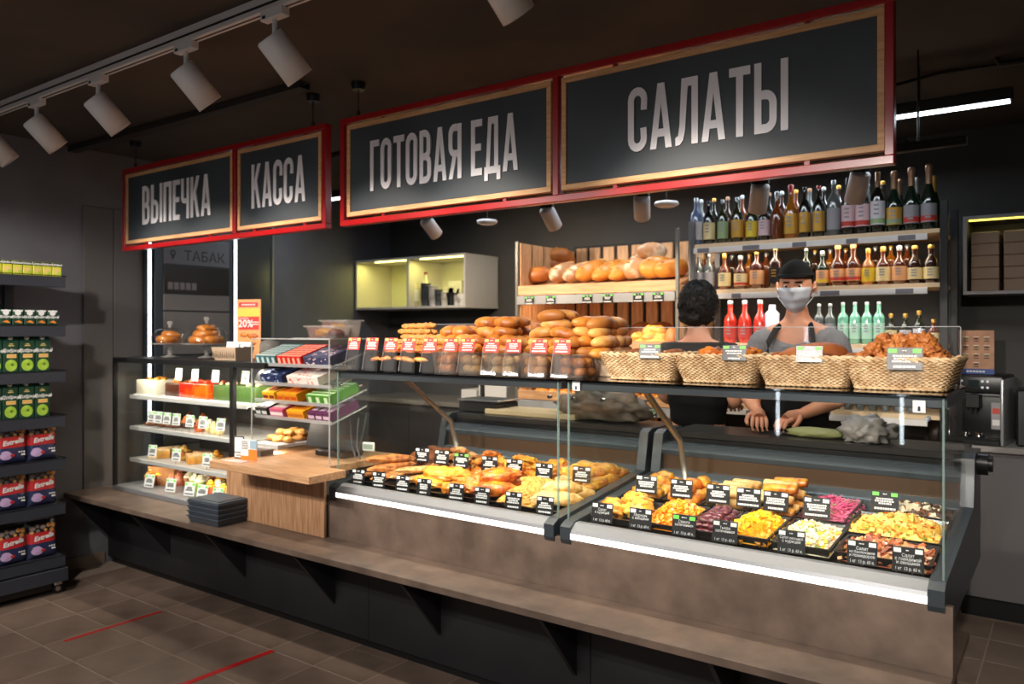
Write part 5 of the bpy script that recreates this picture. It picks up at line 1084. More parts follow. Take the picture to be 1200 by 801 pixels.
# crisps bags
m_navy = mat('bag_navy', srgb(44, 50, 84), .25, coat=.6); m_bred = mat('bag_red', srgb(190, 40, 44), .3, coat=.5); m_bblk = mat('bag_black', srgb(26, 22, 26), .3, coat=.5); m_chip = mat('print_crisp', srgb(226, 170, 90), .5, c2=srgb(186, 120, 60), sc=40); m_chg = mat('print_crisp_grey', srgb(120, 104, 96), .5); m_lil = mat('print_lilac', srgb(190, 160, 200), .5)
def bag_parts():
    g = 14; W, Hh, D = .158, .205, .035
    def sx(u, v): return D*max(0, (1-abs(u)**3))**.5*max(0, (1-abs(v)**4))**.5
    def surf(x_off, cond, mi_, mb, sgn=1):
        vs = []; fs = []
        for i in range(g+1):
            for j in range(g+1):
                u, v = -1+2*i/g, -1+2*j/g; k = .003*noise.noise(Vector((u*3, v*4, 1)))
                vs.append((sgn*(sx(u, v)+k*(1-abs(u)))+x_off, u*W/2*(1-.04*(1-v*v)), Hh/2+v*Hh/2))
        for i in range(g):
            for j in range(g):
                if cond(j): k = i*(g+1)+j; f = (k, k+g+1, k+g+2, k+1); fs.append(f if sgn > 0 else f[::-1])
        mb.add(vs, fs, mi_, True)
    b = MB(); surf(0, lambda j: True, 0, b, -1); surf(0, lambda j: j < 6, 0, b); surf(0, lambda j: 6 <= j < 10, 1, b); surf(0, lambda j: j >= 10, 2, b)
    def X(y, z): return sx(y/(W/2), (z-Hh/2)/(Hh/2))+.0032
    p = MB()
    me = text('Estrella', .036, .0012, .3); M_ = Matrix.Translation((0, 0, .118)) @ SIDE @ Matrix.Rotation(.14, 4, 'Z')
    vs = []
    for v in me.vertices: q_ = M_ @ v.co; vs.append((X(q_.y, q_.z), q_.y, q_.z))
    p.add(vs, [tuple(f.vertices) for f in me.polygons], 0)
    def bl(y, z, ry, rz, mi_, n=14):
        c = [(X(y+ry*math.cos(a), z+rz*math.sin(a)), y+ry*math.cos(a), z+rz*math.sin(a)) for a in [2*PI*k/n for k in range(n)]]
        p.add(c+[(X(y, z)+.0005, y, z)], [(k, (k+1) % n, n) for k in range(n)], mi_)
    for (y, z, r, mi_) in ((-.055, .172, .014, 3), (-.03, .182, .011, 3), (-.002, .174, .014, 3), (.03, .180, .013, 2), (.056, .176, .015, 2), (.045, .152, .013, 2), (-.03, .155, .011, 3), (.01, .156, .009, 2), (-.06, .150, .010, 2)): bl(y, z, r, r*.85, mi_)
    bl(-.035, .045, .030, .022, 4); bl(-.038, .062, .020, .010, 4); bl(-.005, .045, .012, .008, 5)
    for k in range(3): p.add([(X(.04, .06)+.001, .025+k*.012, .058), (X(.04, .06)+.001, .033+k*.012, .058), (X(.04, .06)+.001, .033+k*.012, .065), (X(.04, .06)+.001, .025+k*.012, .065)], [(0,1,2,3)], 0)
    p.add([(X(.05, .045)+.001, .040, .042), (X(.05, .045)+.001, .060, .042), (X(.05, .045)+.001, .060, .050), (X(.05, .045)+.001, .040, .050)], [(0,1,2,3)], 0)
    seal = MB().box(-.001, -W/2*.97, Hh-.004, .001, W/2*.97, Hh+.008, 0)
    return [('body', b.data('body', [m_navy, m_bred, m_bblk])), ('print', p.data('print', [m_pw, m_pb, m_chip, m_chg, m_lil, m_bred])), ('crimped_seal', seal.data('crimped_seal', [m_bblk]))]
bp = bag_parts(); src = None
for r_, (z, nm) in enumerate(((SH[4], 'upper'), (SH[5], 'middle'), (SH[6], 'lowest'))):
    for i in range(4):
        lb = 'red and navy crisps bag on the '+nm+' crisps shelf, '+ORD[i]+' from the open end'; y = 2.052-i*.158
        loc = (RXF-.06, y, z+.037); rot = (0, -.08, rnd.uniform(-.06, .10))
        if src is None:
            src = T('crisps_bag', lb, 'crisps bag', loc, 0, 'crisps bags', rot=rot)
            for a, b in bp: ob(a, b, src)
        else: dup(src, loc, None, lb, rot=rot)

# ================================================================ TOBACCO CUPBOARD on the left wall (faces +X)
m_cup = mat('cupboard_dark', srgb(58, 66, 74), .4, .3); m_shut = mat('cupboard_shutter', srgb(112, 108, 106), .45); m_head = mat('cupboard_header', srgb(116, 118, 128), .5); m_mirr = mat('dull_metal_panel', srgb(110, 114, 116), .18, .7)
t = T('tobacco_cupboard', 'tall closed tobacco cupboard with lit edges on the far wall', 'cupboard', (-5.115, 3.20, .3)); X = -5.115
def tb(n, x1, y0, z0, y1, z1, m, bev=.002, par=None): return MB().box(0, y0-3.20, z0-.3, x1, y1-3.20, z1-.3, bev=bev).build(n, [m], par or t)
ya, yb = 2.90, 3.50
tb('carcass', .05, ya, .3, yb, 2.30, m_cup)
tb('header_panel', .058, ya+.06, 1.965, yb-.03, 2.16, m_head); tb('dark_slot', .056, ya+.06, 1.765, yb-.03, 1.955, BLACK); tb('top_panel', .058, ya+.06, 2.17, yb-.03, 2.29, m_cup)
for k, (z0, z1) in enumerate(((1.645, 1.755), (1.34, 1.635), (1.03, 1.33), (.72, 1.02), (.35, .71))): tb('shutter', .060, ya+.06, z0, yb-.03, z1, m_shut)
for i, y in enumerate((2.845, 3.510)):
    MB().box(.0, y-3.20, .9-.3, .052, y+.028-3.20, 2.25-.3).box(.052, y+.004-3.20, .9-.3, .060, y+.024-3.20, 2.25-.3, 1).build('led_profile', [m_cup, mat('led_profile_light', (1,1,1), .5, emit=2.6, ec=(.86, .93, 1))], t)
mb = MB(); mb.mesh(text('ТАБАК', .098, .001), 0, Matrix.Translation((.0595, .07, 1.725)) @ SIDE)
mb.build('lettering', [mat('lettering_dark', srgb(58, 58, 66), .5)], t)
pin = MB(); vs = [(.0595, -.175+.022*math.cos(a), 1.742+.022*math.sin(a)) for a in [math.radians(-40+260*k/14) for k in range(15)]]+[(.0595, -.175, 1.692)]
pin.add(vs, [tuple(range(16))]); disc(pin, -.175, 1.742, .009, .0602, 1, 12); pin.build('map_pin_symbol', [bpy.data.materials['lettering_dark'], m_head], t)
# goods blurred behind the dark slot
for k in range(5): tb('cigarette_pack', .058, ya+.09+k*.045, 1.79, ya+.125+k*.045, 1.84, mat('pack_grey', srgb(120, 116, 120), .4) if not k else bpy.data.materials['pack_grey'], 0)
# metal panel beside it
t = T('wall_cladding_panel', 'dull metal cladding panel with a bright edge beside the tobacco cupboard', 'wall panel', (-5.118, 3.71, .3))
MB().box(0, -.16, 0, .015, .165, 2.05).build('sheet', [m_mirr], t); MB().box(0, .165, 0, .03, .180, 2.05).build('bright_edge', [mat('edge_alu', srgb(170, 168, 160), .3, .7)], t)

# ================================================================ GLOWING WALL CABINET
m_cabw = mat('cabinet_white', srgb(206, 200, 190), .5); m_glow = mat('cabinet_inside_white', srgb(214, 214, 180), .6)
gx0, gx1, gy0, gy1, gz0, gz1 = -5.105, -3.872, 4.76, 5.195, 1.687, 2.114
t = T('wall_cabinet', 'white open wall cabinet with yellow lighting tape on the back wall', 'cabinet', ((gx0+gx1)/2, gy1, gz0)); cx = (gx0+gx1)/2; Hh = gz1-gz0
def gb(n, x0, y0, z0, x1, y1, z1, m, bev=.001): return MB().box(x0-cx, y0-gy1, z0, x1-cx, y1-gy1, z1, bev=bev).build(n, [m], t)
mid = gx0+.62
gb('bottom_panel', gx0, gy0, 0, gx1, gy1, .018, m_cabw); gb('top_panel', gx0, gy0, Hh-.018, gx1, gy1, Hh, m_cabw)
gb('side_panel', gx0, gy0, .018, gx0+.018, gy1, Hh-.018, m_cabw); gb('side_panel', gx1-.018, gy0, .018, gx1, gy1, Hh-.018, m_cabw); gb('partition', mid-.012, gy0, .018, mid+.012, gy1, Hh-.018, m_cabw)
gb('back_panel', gx0, gy1-.008, .018, gx1, gy1, Hh-.018, m_glow)
for a, b in ((gx0+.22, mid-.03), (mid+.12, gx1-.03)):
    gb('led_tape', a, gy0+.02, Hh-.026, b, gy0+.032, Hh-.019, LEDY, 0)
for a, b in ((gx0+.02, mid-.02), (mid+.02, gx1-.02)):
    area('cabinet_light', ((a+b)/2-cx, gy0+.06-gy1, Hh-.03), (0, 0, 0), b-a-.1, .02, 2.0, (1, .92, .24), parent=t)
# things in the cabinet
SYB = mat('bottle_clear_thick', srgb(200, 190, 160), .2, spec=.7); SYC = mat('label_black_white', srgb(60, 60, 66), .4)
zc_ = gz0+.019
def small_bottle(x, y, z, h, r, mb_, mc, label, name='syrup_bottle', lab=None):
    t = T(name, label, 'bottle', (x, y, z))
    MB().lathe([(r*.9, 0), (r, .004), (r, h*.62), (r*.45, h*.76), (r*.36, h*.80), (r*.36, h*.93)], 14).build('body', [mb_], t)
    MB().cyl((0, 0, h*.93), (0, 0, h), r*.42, n=12).build('cap', [mc], t)
    MB().lathe([(r*1.02, h*.16), (r*1.02, h*.5)], 14, cap=False).build('label', [lab or PAPER], t)
m_cork = mat('cap_dark_red', srgb(110, 40, 20), .4)
for px, l in ((486, 'nearer the partition'), (499, 'beside the stacked cups')):
    small_bottle(XA(px, 4.86), 4.86, zc_, .29 if px == 486 else .285, .036, SYB, m_cork, 'clear syrup bottle with dark stopper, '+l, lab=PAPER if px == 486 else SYC)
m_cupd = mat('cup_print_black', srgb(84, 86, 92), .5)
def cupstack(px, y, n, r, hh, m, label):
    t = T('cup_stack', label, 'cups', (XA(px, y), y, zc_)); mb = MB()
    for k in range(n): MB().lathe([(r*.75, 0), (r, hh), (r*1.06, hh), (r*1.06, hh+.004), (r*.9, hh+.004)], 16, 0, Matrix.Translation((0, 0, k*hh*.32))).build('paper_cup', [m], t)
m_cupw = mat('cup_white', srgb(210, 206, 200), .5)
cupstack(499, 4.80, 6, .042, .07, m_cupd, 'tallest stack of black printed cups in the wall cabinet')
cupstack(508, 4.80, 5, .040, .07, m_cupw, 'white printed cups behind the black ones')
cupstack(514, 4.80, 4, .032, .065, m_cupd, 'medium stack of dark cups in the wall cabinet')
cupstack(521, 4.82, 3, .032, .065, m_cupw, 'low stack of pale cups in the wall cabinet')
cupstack(535, 4.82, 3, .03, .06, m_cupw, 'pale cups nearest the outer end of the wall cabinet')
t = T('coffee_jug', 'small black jug with a spout in the wall cabinet', 'jug', (XA(529, 4.80), 4.80, zc_))
MB().lathe([(.03, 0), (.035, .06), (.04, .10), (.042, .104)], 16).build('body', [BLACK], t); MB().tube([(.035, 0, .08), (.06, 0, .10), (.075, 0, .13)], [.012, .010, .008], 8).build('spout', [BLACK], t)
for i, (a, b, h) in enumerate(((mid+.16, mid+.28, .06), (mid+.22, mid+.36, .055))):
    tag(MB().box(a, 5.02, zc_, b, 5.14, zc_+.16+h*i, bev=.003).build('carton', [mat('carton_pale', srgb(190, 186, 176), .5)]), ('lower', 'higher')[i]+' pale carton at the back of the wall cabinet', 'box')
t = T('round_sticker_jar', 'white jar with a round black mark at the cabinet edge', 'jar', (XA(541, 4.80), 4.80, zc_))
MB().lathe([(.030, 0), (.032, .05), (.032, .085), (.028, .09)], 16).build('body', [m_cupw], t); MB().lathe([(.011, 0), (.015, 0), (.015, .0008), (.011, .0008)], 16, 0, Matrix.Translation((0, -.0325, .04)) @ Matrix.Rotation(PI/2, 4, 'X'), cap=False).build('ring_mark', [BLACK], t)
# ================================================================ BREAD RACK
m_bw = mat('bread_rack_wood', srgb(222, 176, 130), .5, c2=srgb(190, 142, 98), sc=5, stretch=(10, 10, 1.3), bump=.05); m_bwl = mat('bread_rail_wood', srgb(208, 160, 118), .45, c2=srgb(186, 136, 94), sc=5, stretch=(1.2, 12, 12)); m_dark = mat('rack_back_dark', srgb(30, 26, 24), .6)
bx0, bx1, by0, by1 = -3.09, -1.905, 4.34, 5.12
t = T('bread_rack', 'wooden slatted bread rack standing against the back wall', 'rack', ((bx0+bx1)/2, by1, 0)); cx = (bx0+bx1)/2
def bb(n, x0, y0, z0, x1, y1, z1, m, bev=.0015, par=None): return MB().box(x0-cx, y0-by1, z0, x1-cx, y1-by1, z1, bev=bev).build(n, [m], par or t)
bb('back_board', bx0, by1-.02, .05, bx1, by1, 2.14, m_dark)
bb('side_board', bx0, by0+.02, .05, bx0+.012, by1-.02, 2.10, m_dark)
for k in range(10):
    w = (bx1-bx0-.03)/10; x = bx0+.03+k*w; bb('slat', x+.008, by1-.042, .1, x+w-.022, by1-.02, 2.12, m_bw)
for k in range(5):
    w = (by1-by0-.06)/5; y = by0+.02+k*w; bb('slat', bx0+.012, y+.002, .1, bx0+.03, y+w-.012, 2.10, m_bw)
for x in (bx0, bx1-.02): bb('corner_post', x, by0-.002, .0, x+.02, by0+.02, 2.11, mat('post_grey', srgb(120, 116, 110), .4, .4) if 'post_grey' not in bpy.data.materials else bpy.data.materials['post_grey'])
bb('side_board', bx1-.012, by0+.02, .05, bx1, by1-.02, 1.78, m_bw)
m_bch = mat('bread_price_channel', srgb(170, 170, 172), .3, .4)
TR = [(1.742, .065), (1.372, .068), (1.045, .06), (.60, .06)]
for z, h in TR:
    M_ = None
    bb('tray_front', bx0+.02, by0, z, bx1-.02, by0+.018, z+h, m_bwl)
    if z > 1.7: MB().box(bx0+.02-cx, 0, -.012, bx1-.02-cx, .72, 0, 0, Matrix.Translation((0, by0+.018-by1, z+.03)) @ Matrix.Rotation(.30, 4, 'X')).build('tray_bottom', [m_bwl], t)
    else: bb('tray_bottom', bx0+.02, by0+.018, z+.006, bx1-.02, by1-.045, z+.018, m_bwl)
    bb('price_channel', bx0+.02, by0-.012, z-.062, bx1-.02, by0+.002, z-.004, m_bch)
zA, zB, zC_ = TR[0][0]+.02, TR[1][0]+.02, TR[2][0]+.02
# unseen warm area light under the top bread tray, without a fitting
area('bread_light', (0, by0+.10-by1, 1.73), (.2, 0, 0), 1.0, .03, 3, WARM, parent=t)
# tags on the channels
for i, px in enumerate((620, 645, 688, 712, 748, 771)):
    ptag(XA(px, 4.32), 4.322, 1.678, .072, .055, 'green', 'dark price tag with green corners, '+ORD[i]+' from the slats, top bread channel', tilt=0, seed=i)
for i, px in enumerate((695, 706, 719, 731, 742, 755, 765)):
    ptag(XA(px, 4.32), 4.322, .982, .05, .045, 'green', 'small dark price tag, '+ORD[i]+' on the lower bread channel seen through the case', tilt=0, seed=i)
# loaves
LF = mat('loaf_brown', srgb(206, 130, 62), .45, c2=srgb(160, 88, 36), sc=9, bump=.2); LFF = mat('loaf_floured', srgb(186, 132, 88), .6, c2=srgb(226, 206, 180), sc=13, lo=.45, hi=.62, bump=.2); LFY = mat('loaf_yellow', srgb(226, 150, 58), .4, c2=srgb(178, 92, 28), sc=8, bump=.15, coat=.2)
def loaf(name, label, cat, px, y, z, dims, m, rz, seed, slashes=4, up=None, tilt=0, base=None):
    t = T(name, label, cat, (XA(px, y), y, z), rz, None, rot=(0, tilt, rz))
    MB().blob((0, 0, dims[2]*.75), dims, seed, .07, 1.1, 4, flat=.75, fn=lambda p, v: Vector((p.x, p.y*(1-.25*v.x**4), p.z))).build('crust', [m], t)
    mb = MB()
    for k in range(slashes):
        x = dims[0]*(-.62+1.24*k/max(1, slashes-1)); mb.blob((x, 0, dims[2]*1.68-abs(x)/dims[0]*dims[2]*.30), (dims[0]*.05, dims[1]*.62, .006), k, .1, 2, 2, 0, Matrix.Rotation(.0, 4, 'Z'))
    if slashes: mb.build('slash', [BUNL], t)['kind'] = 'stuff'
    return t
L_ = [(628, 4.50, (.125, .070, .05), LF, .1, 'round-ended brown loaf nearest the slatted side', 0), (640, 4.72, (.13, .07, .055), LF, .3, 'brown loaf lying behind the one nearest the slatted side', 0), (655, 4.86, (.13, .065, .055), LF, .5, 'darker loaf at the back of the slatted side', 0),
      (662, 4.52, (.15, .055, .05), LFF, .9, 'flour-dusted loaf beside the round-ended one', 4), (680, 4.54, (.17, .050, .045), LFF, .95, 'second flour-dusted long loaf, before the yellow baguettes', 4),
      (696, 4.56, (.22, .052, .05), LFY, .95, 'first yellow baguette beside the floured loaves', 4), (716, 4.56, (.22, .060, .045), LFY, .95, 'second yellow baguette, in the middle of the top tray', 3), (735, 4.56, (.20, .060, .045), LFY, 1.0, 'third yellow baguette on the top tray', 3),
      (748, 4.50, (.10, .060, .055), LFF, .9, 'small floured brown loaf between the baguettes', 3), (757, 4.74, (.12, .06, .05), LFF, .7, 'floured loaf at the back between the baguettes', 3), (771, 4.50, (.13, .065, .06), LFY, 1.0, 'plump yellow loaf close to the bottle rack', 2), (788, 4.50, (.13, .055, .05), LFY, 1.0, 'yellow loaf touching the post by the bottle rack', 2)]
zL = lambda y: TR[0][0]+.034+(y-by0)*.3093
for px, y, d, m_, rz, lb, s in L_:
    y += .03 if y < 4.6 else .06
    long = d[0] > .14; dd = (min(d[0], .19)*1.0, d[1]*1.1, d[2]*1.3)
    if long: y = 4.60; rz = 1.45
    elif d[0] > .12 and y < 4.6: rz = 1.1 if px > 700 else rz
    loaf('bread_loaf', lb, 'bread', px, y, zL(y)+.004, dd, m_, rz, int(px), s, tilt=-.3 if long else -.12)
for i, (px, y, d, m_, l) in enumerate(((652, 4.80, (.12, .06, .05), LF, 'brown loaf stacked high at the slatted corner'), (764, 4.72, (.10, .055, .05), LFF, 'floured dark loaf on top near the plump yellow loaf'))):
    loaf('bread_loaf', l, 'bread', px, y, zL(y)+.085, (d[0], d[1], d[2]*1.2), m_, .6, 31+i, 3)
# second tray: pale wrapped buns, yellow pastries, dark loaves behind
CR2 = mat('pastry_yellow', srgb(240, 190, 92), .45, c2=srgb(206, 130, 44), sc=10, bump=.35)
pile('yellow_pastry', 'twisted yellow pastry on the second bread tray', 'pastry', 'yellow pastries on the second bread tray', [mesh_blob('yellow_pastry', (.062, .042, .036), CR2, k, .4, 2.4, 3) for k in range(4)], -2.32, -2.02, 4.40, 4.72, 4, 3, 3, .042, lambda y: zB, tilt=.4)
WRP = mat('wrapped_roll_white', srgb(236, 222, 206), .35, bump=.5, sc=14)
for i, (px, y) in enumerate(((723, 4.40), (722, 4.46), (727, 4.42))):
    tag(ob('wrapped_roll', mesh_blob('wrapped_roll', (.028, .024, .028), WRP, i, .3, 2.6), None, (XA(px, y), y, zB+(.0 if i < 2 else .045)), (0, 0, i)), ('front', 'rear', 'upper')[i]+' small roll in white paper beside the yellow pastries', 'roll')
loaf('bread_loaf', 'orange-brown loaf upright by the post of the second bread tray', 'bread', 788, 4.46, zB, (.05, .05, .075), LF, .3, 3, 0)
for i, (px, y, m_, l) in enumerate(((702, 4.92, LF, 'pale round loaf at the back of the second tray'), (724, 4.92, LFF, 'floured dark loaf at the back of the second tray'), (752, 4.92, DBROWN, 'reddish dark loaf at the back of the second tray'), (776, 4.92, DBROWN, 'dark loaf in the back corner by the bottle rack'))):
    loaf('bread_loaf', l, 'bread', px, y, zB+.001, (.10, .07, .10), m_, .2, 40+i, 0)
pile('brown_roll', 'brown roll on the second bread tray', 'roll', 'brown rolls on the second bread tray', [mesh_blob('brown_roll', (.05, .04, .035), LF, k, .1) for k in range(2)], -3.0, -2.40, 4.42, 4.80, 6, 3, 2, .05, lambda y: zB, tilt=.2)
pile('seeded_roll', 'golden roll on the third bread tray', 'roll', 'golden rolls on the third bread tray', [mesh_blob('seeded_roll', (.055, .04, .036), LFY, k, .12) for k in range(3)], -3.0, -2.0, 4.40, 4.70, 10, 3, 2, .05, lambda y: zC_, tilt=.2)
# ================================================================ BOTTLE RACK
m_post = mat('bottle_rack_metal', srgb(110, 110, 112), .4, .5); m_bsh = mat('bottle_shelf', srgb(226, 196, 156), .45); m_chan = mat('price_channel_white', srgb(232, 226, 222), .4); m_plab = mat('shelf_label_grey', srgb(120, 116, 122), .5)
rx0, rx1, ry0, ry1 = -1.885, -.515, 4.45, 4.90
t = T('bottle_rack', 'dark metal shelving full of bottles behind the masked worker', 'rack', ((rx0+rx1)/2, ry1, 0)); cx = (rx0+rx1)/2
def kb(n, x0, y0, z0, x1, y1, z1, m, bev=.0015): return MB().box(x0-cx, y0-ry1, z0, x1-cx, y1-ry1, z1, bev=bev).build(n, [m], t)
kb('back_sheet', rx0, ry1-.01, .05, rx1, ry1, 2.12, m_dark)
for x in (rx0, rx1-.035):
    for y in (ry0-.01, ry1-.04): kb('upright', x, y, 0, x+.035, y+.03, 2.16, m_post if x == rx0 else BLACKM)
SB = [2.018, 1.745, 1.432, 1.075, .70]
rr = random.Random(11)
for z in SB:
    kb('shelf', rx0+.035, ry0-.005, z-.022, rx1-.035, ry1-.012, z, m_bsh)
    s = kb('price_channel', rx0+.035, ry0-.02, z-.055, rx1-.09, ry0-.006, z-.022, m_chan)
    mb = MB()
    x = rx0+.06
    while x < rx1-.2:
        l = rr.uniform(.05, .10); mb.box(x-cx, ry0-.0215-ry1, z-.052, x+l-cx, ry0-.02-ry1, z-.026); x += l+rr.uniform(.10, .28)
    mb.build('shelf_label', [m_plab], s)['kind'] = 'stuff'
area('bottle_light', (0, ry0+.03-ry1, SB[0]-.03), (.25, 0, 0), 1.2, .02, 2.6, (1, .85, .65), parent=t)
area('bottle_light', (0, ry0+.03-ry1, SB[1]-.03), (.25, 0, 0), 1.2, .02, 2.6, (1, .93, .8), parent=t)
def gm(name, c, r=.12): return mat(name, c, r, spec=.8, coat=.6)
BG = {'clear': gm('glass_clear_liquid', srgb(92, 98, 98)), 'blue': gm('glass_blue', srgb(96, 112, 150)), 'green': gm('glass_green', srgb(16, 34, 22)), 'dark': gm('glass_dark', srgb(18, 20, 16)), 'amber': gm('glass_amber', srgb(110, 52, 18)), 'gold': gm('glass_gold', srgb(160, 92, 20)), 'olive': gm('glass_olive', srgb(40, 44, 18)), 'redl': gm('red_liquid', srgb(206, 50, 36)), 'mint': gm('mint_glass', srgb(120, 186, 160)), 'cog': gm('cognac_glass', srgb(84, 34, 12)), 'cola': gm('dark_brown_glass', srgb(50, 24, 14))}
LB = {'cream': mat('label_cream', srgb(236, 216, 160), .5), 'white': mat('label_white', srgb(220, 216, 222), .5), 'yellow': mat('label_yellow', srgb(226, 196, 50), .5), 'gold': mat('label_gold', srgb(214, 164, 70), .35, .4), 'pink': mat('label_pinkish', srgb(222, 190, 196), .5), 'orange': mat('label_orange', srgb(230, 170, 120), .5), 'black': mat('label_black', srgb(26, 24, 24), .4), 'mint': mat('label_mint', srgb(180, 226, 206), .5), 'grey': mat('label_grey', srgb(150, 150, 156), .5), 'red': mat('label_red', srgb(200, 60, 50), .5), 'green': mat('label_green', srgb(150, 176, 130), .5)}
CP = {'gold': mat('cap_gold', srgb(206, 160, 80), .3, .6), 'black': BLACK, 'white': WHITE, 'silver': mat('cap_silver', srgb(170, 176, 180), .3, .6), 'cork': mat('cap_wood', srgb(196, 150, 96), .5), 'foil': mat('foil_rose', srgb(150, 116, 90), .4, .5), 'red': mat('cap_red', srgb(160, 40, 30), .4)}
SHP = {'tall': lambda r, h: [(r*.9, 0), (r, .005), (r, h*.62), (r*.85, h*.68), (r*.36, h*.77), (r*.34, h*.93)],
       'champ': lambda r, h: [(r*.9, 0), (r, .006), (r, h*.42), (r*.92, h*.5), (r*.5, h*.66), (r*.36, h*.76), (r*.34, h*.80)],
       'wine': lambda r, h: [(r*.9, 0), (r, .005), (r, h*.58), (r*.9, h*.64), (r*.38, h*.74), (r*.34, h*.80)],
       'squat': lambda r, h: [(r*.85, 0), (r, .01), (r*1.0, h*.5), (r*.8, h*.6), (r*.36, h*.7), (r*.34, h*.86)],
       'jar': lambda r, h: [(r*.85, 0), (r, .02), (r, h*.50), (r*.78, h*.62), (r*.40, h*.71), (r*.4, h*.9)]}
_bm = {}
def bottle(x, y, z, kind, h, r, glass_, label_, cap, lb, band=None, group=None, cat='bottle', name='bottle'):
    k = (kind, h, r, glass_, label_, cap, band)
    if k not in _bm:
        pf = SHP[kind](r, h); top = pf[-1]
        ps = [('glass_body', MB().lathe(pf, 16).data('glass_body', [BG[glass_]]))]
        if kind == 'champ': ps.append(('foil_neck', MB().lathe([(r*.44, h*.70), (r*.42, h*.9), (r*.5, h*.93), (r*.48, h*.98), (r*.3, h)], 14).data('foil_neck', [CP[cap]])))
        else: ps.append(('cap', MB().lathe([(top[0]*1.1, top[1]-(.05 if kind == 'wine' else .0)), (top[0]*1.25 if kind == 'squat' else top[0]*1.12, h-.003), (top[0]*.9, h)], 12).data('cap', [CP[cap]])))
        if label_:
            l0, l1 = {'tall': (.12, .5), 'champ': (.12, .40), 'wine': (.14, .52), 'squat': (.1, .46), 'jar': (.12, .42)}[kind]
            lm = MB().lathe([(r*1.025, h*l0), (r*1.025, h*l1)], 16, cap=False)
            if band: lm.lathe([(r*1.035, h*(l0+.02)), (r*1.035, h*(l0+.10))], 16, 1, cap=False)
            for q_ in range(3): lm.box(-r*.35, -r*1.06, h*(l1-.08-.07*q_), r*.35, -r*1.02, h*(l1-.05-.07*q_), 2)
            ps.append(('label', lm.data('label', [LB[label_], LB[band] if band else LB[label_], LB['grey' if label_ != 'black' else 'gold']])))
        _bm[k] = ps
    t = T(name, lb, cat, (x, y, z), 0, group)
    for n, me in _bm[k]: ob(n, me, t)
    return t
Yb = 4.53; z = SB[0]+.001
top = [(816, 'tall', .29, .040, 'blue', 'white', 'silver', 'pale blue frosted bottle at the slatted bread side end'), (831, 'tall', .265, .038, 'dark', 'cream', 'black', 'dark bottle with a cream label next to the pale blue one'), (847, 'tall', .265, .035, 'olive', 'green', 'silver', 'olive bottle with a green label'),
  (864, 'tall', .27, .038, 'olive', 'gold', 'silver', 'olive bottle with a gold label and silver cap'), (881, 'tall', .24, .038, 'olive', 'yellow', 'black', 'dark bottle with a bright yellow label'), (895.5, 'wine', .235, .037, 'dark', 'pink', 'black', 'short dark bottle with a pale label under the small spotlight'),
  (910.6, 'squat', .28, .038, 'amber', None, 'silver', 'amber unlabelled bottle beside the small spotlight'), (927, 'squat', .31, .044, 'gold', 'gold', 'red', 'bright orange liqueur bottle'), (943, 'tall', .29, .036, 'dark', 'gold', 'black', 'black bottle with a golden label, first of two'), (959.5, 'tall', .29, .036, 'dark', 'gold', 'red', 'black bottle with a golden label, second of two'),
  (977, 'tall', .31, .040, 'clear', 'grey', 'silver', 'silvery frosted bottle beside the wines'), (994, 'wine', .315, .040, 'dark', 'pink', 'black', 'wine with a pink-banded white label, first of two'), (1010.5, 'wine', .315, .040, 'dark', 'pink', 'black', 'wine with a pink-banded white label, second of two'), (1028.5, 'wine', .33, .041, 'dark', 'white', 'foil', 'wine with a green-banded white label'),
  (1048, 'champ', .325, .043, 'green', 'gold', 'foil', 'sparkling wine with a golden label nearest the still wines'), (1068, 'champ', .335, .043, 'green', 'grey', 'foil', 'sparkling wine in the middle of the three'), (1088.5, 'champ', .34, .043, 'green', 'grey', 'foil', 'sparkling wine at the outer end of the top shelf')]
for i, (px, k, h, r, g_, l_, c_, lb) in enumerate(top):
    bottle(XA(px, Yb), Yb, z, k, h, r*.88, g_, l_, c_, lb+', top bottle shelf', band={994: 'red', 1010.5: 'red', 1028.5: 'green', 1048: 'green', 1068: 'red', 1088.5: 'red'}.get(px))
    if i % 1 == 0 and i < 17:
        bottle(XA(px+6, Yb+.12), Yb+.12, z, 'tall' if k != 'champ' else 'champ', .30, .034, ('clear', 'dark', 'cola', 'amber')[i % 4] if k != 'champ' else 'green', None, ('silver', 'gold', 'foil')[i % 3], 'dim bottle in the second row of the top shelf, '+ORD[i]+' from the bread rack', group='second row of the top bottle shelf')
z = SB[1]+.001
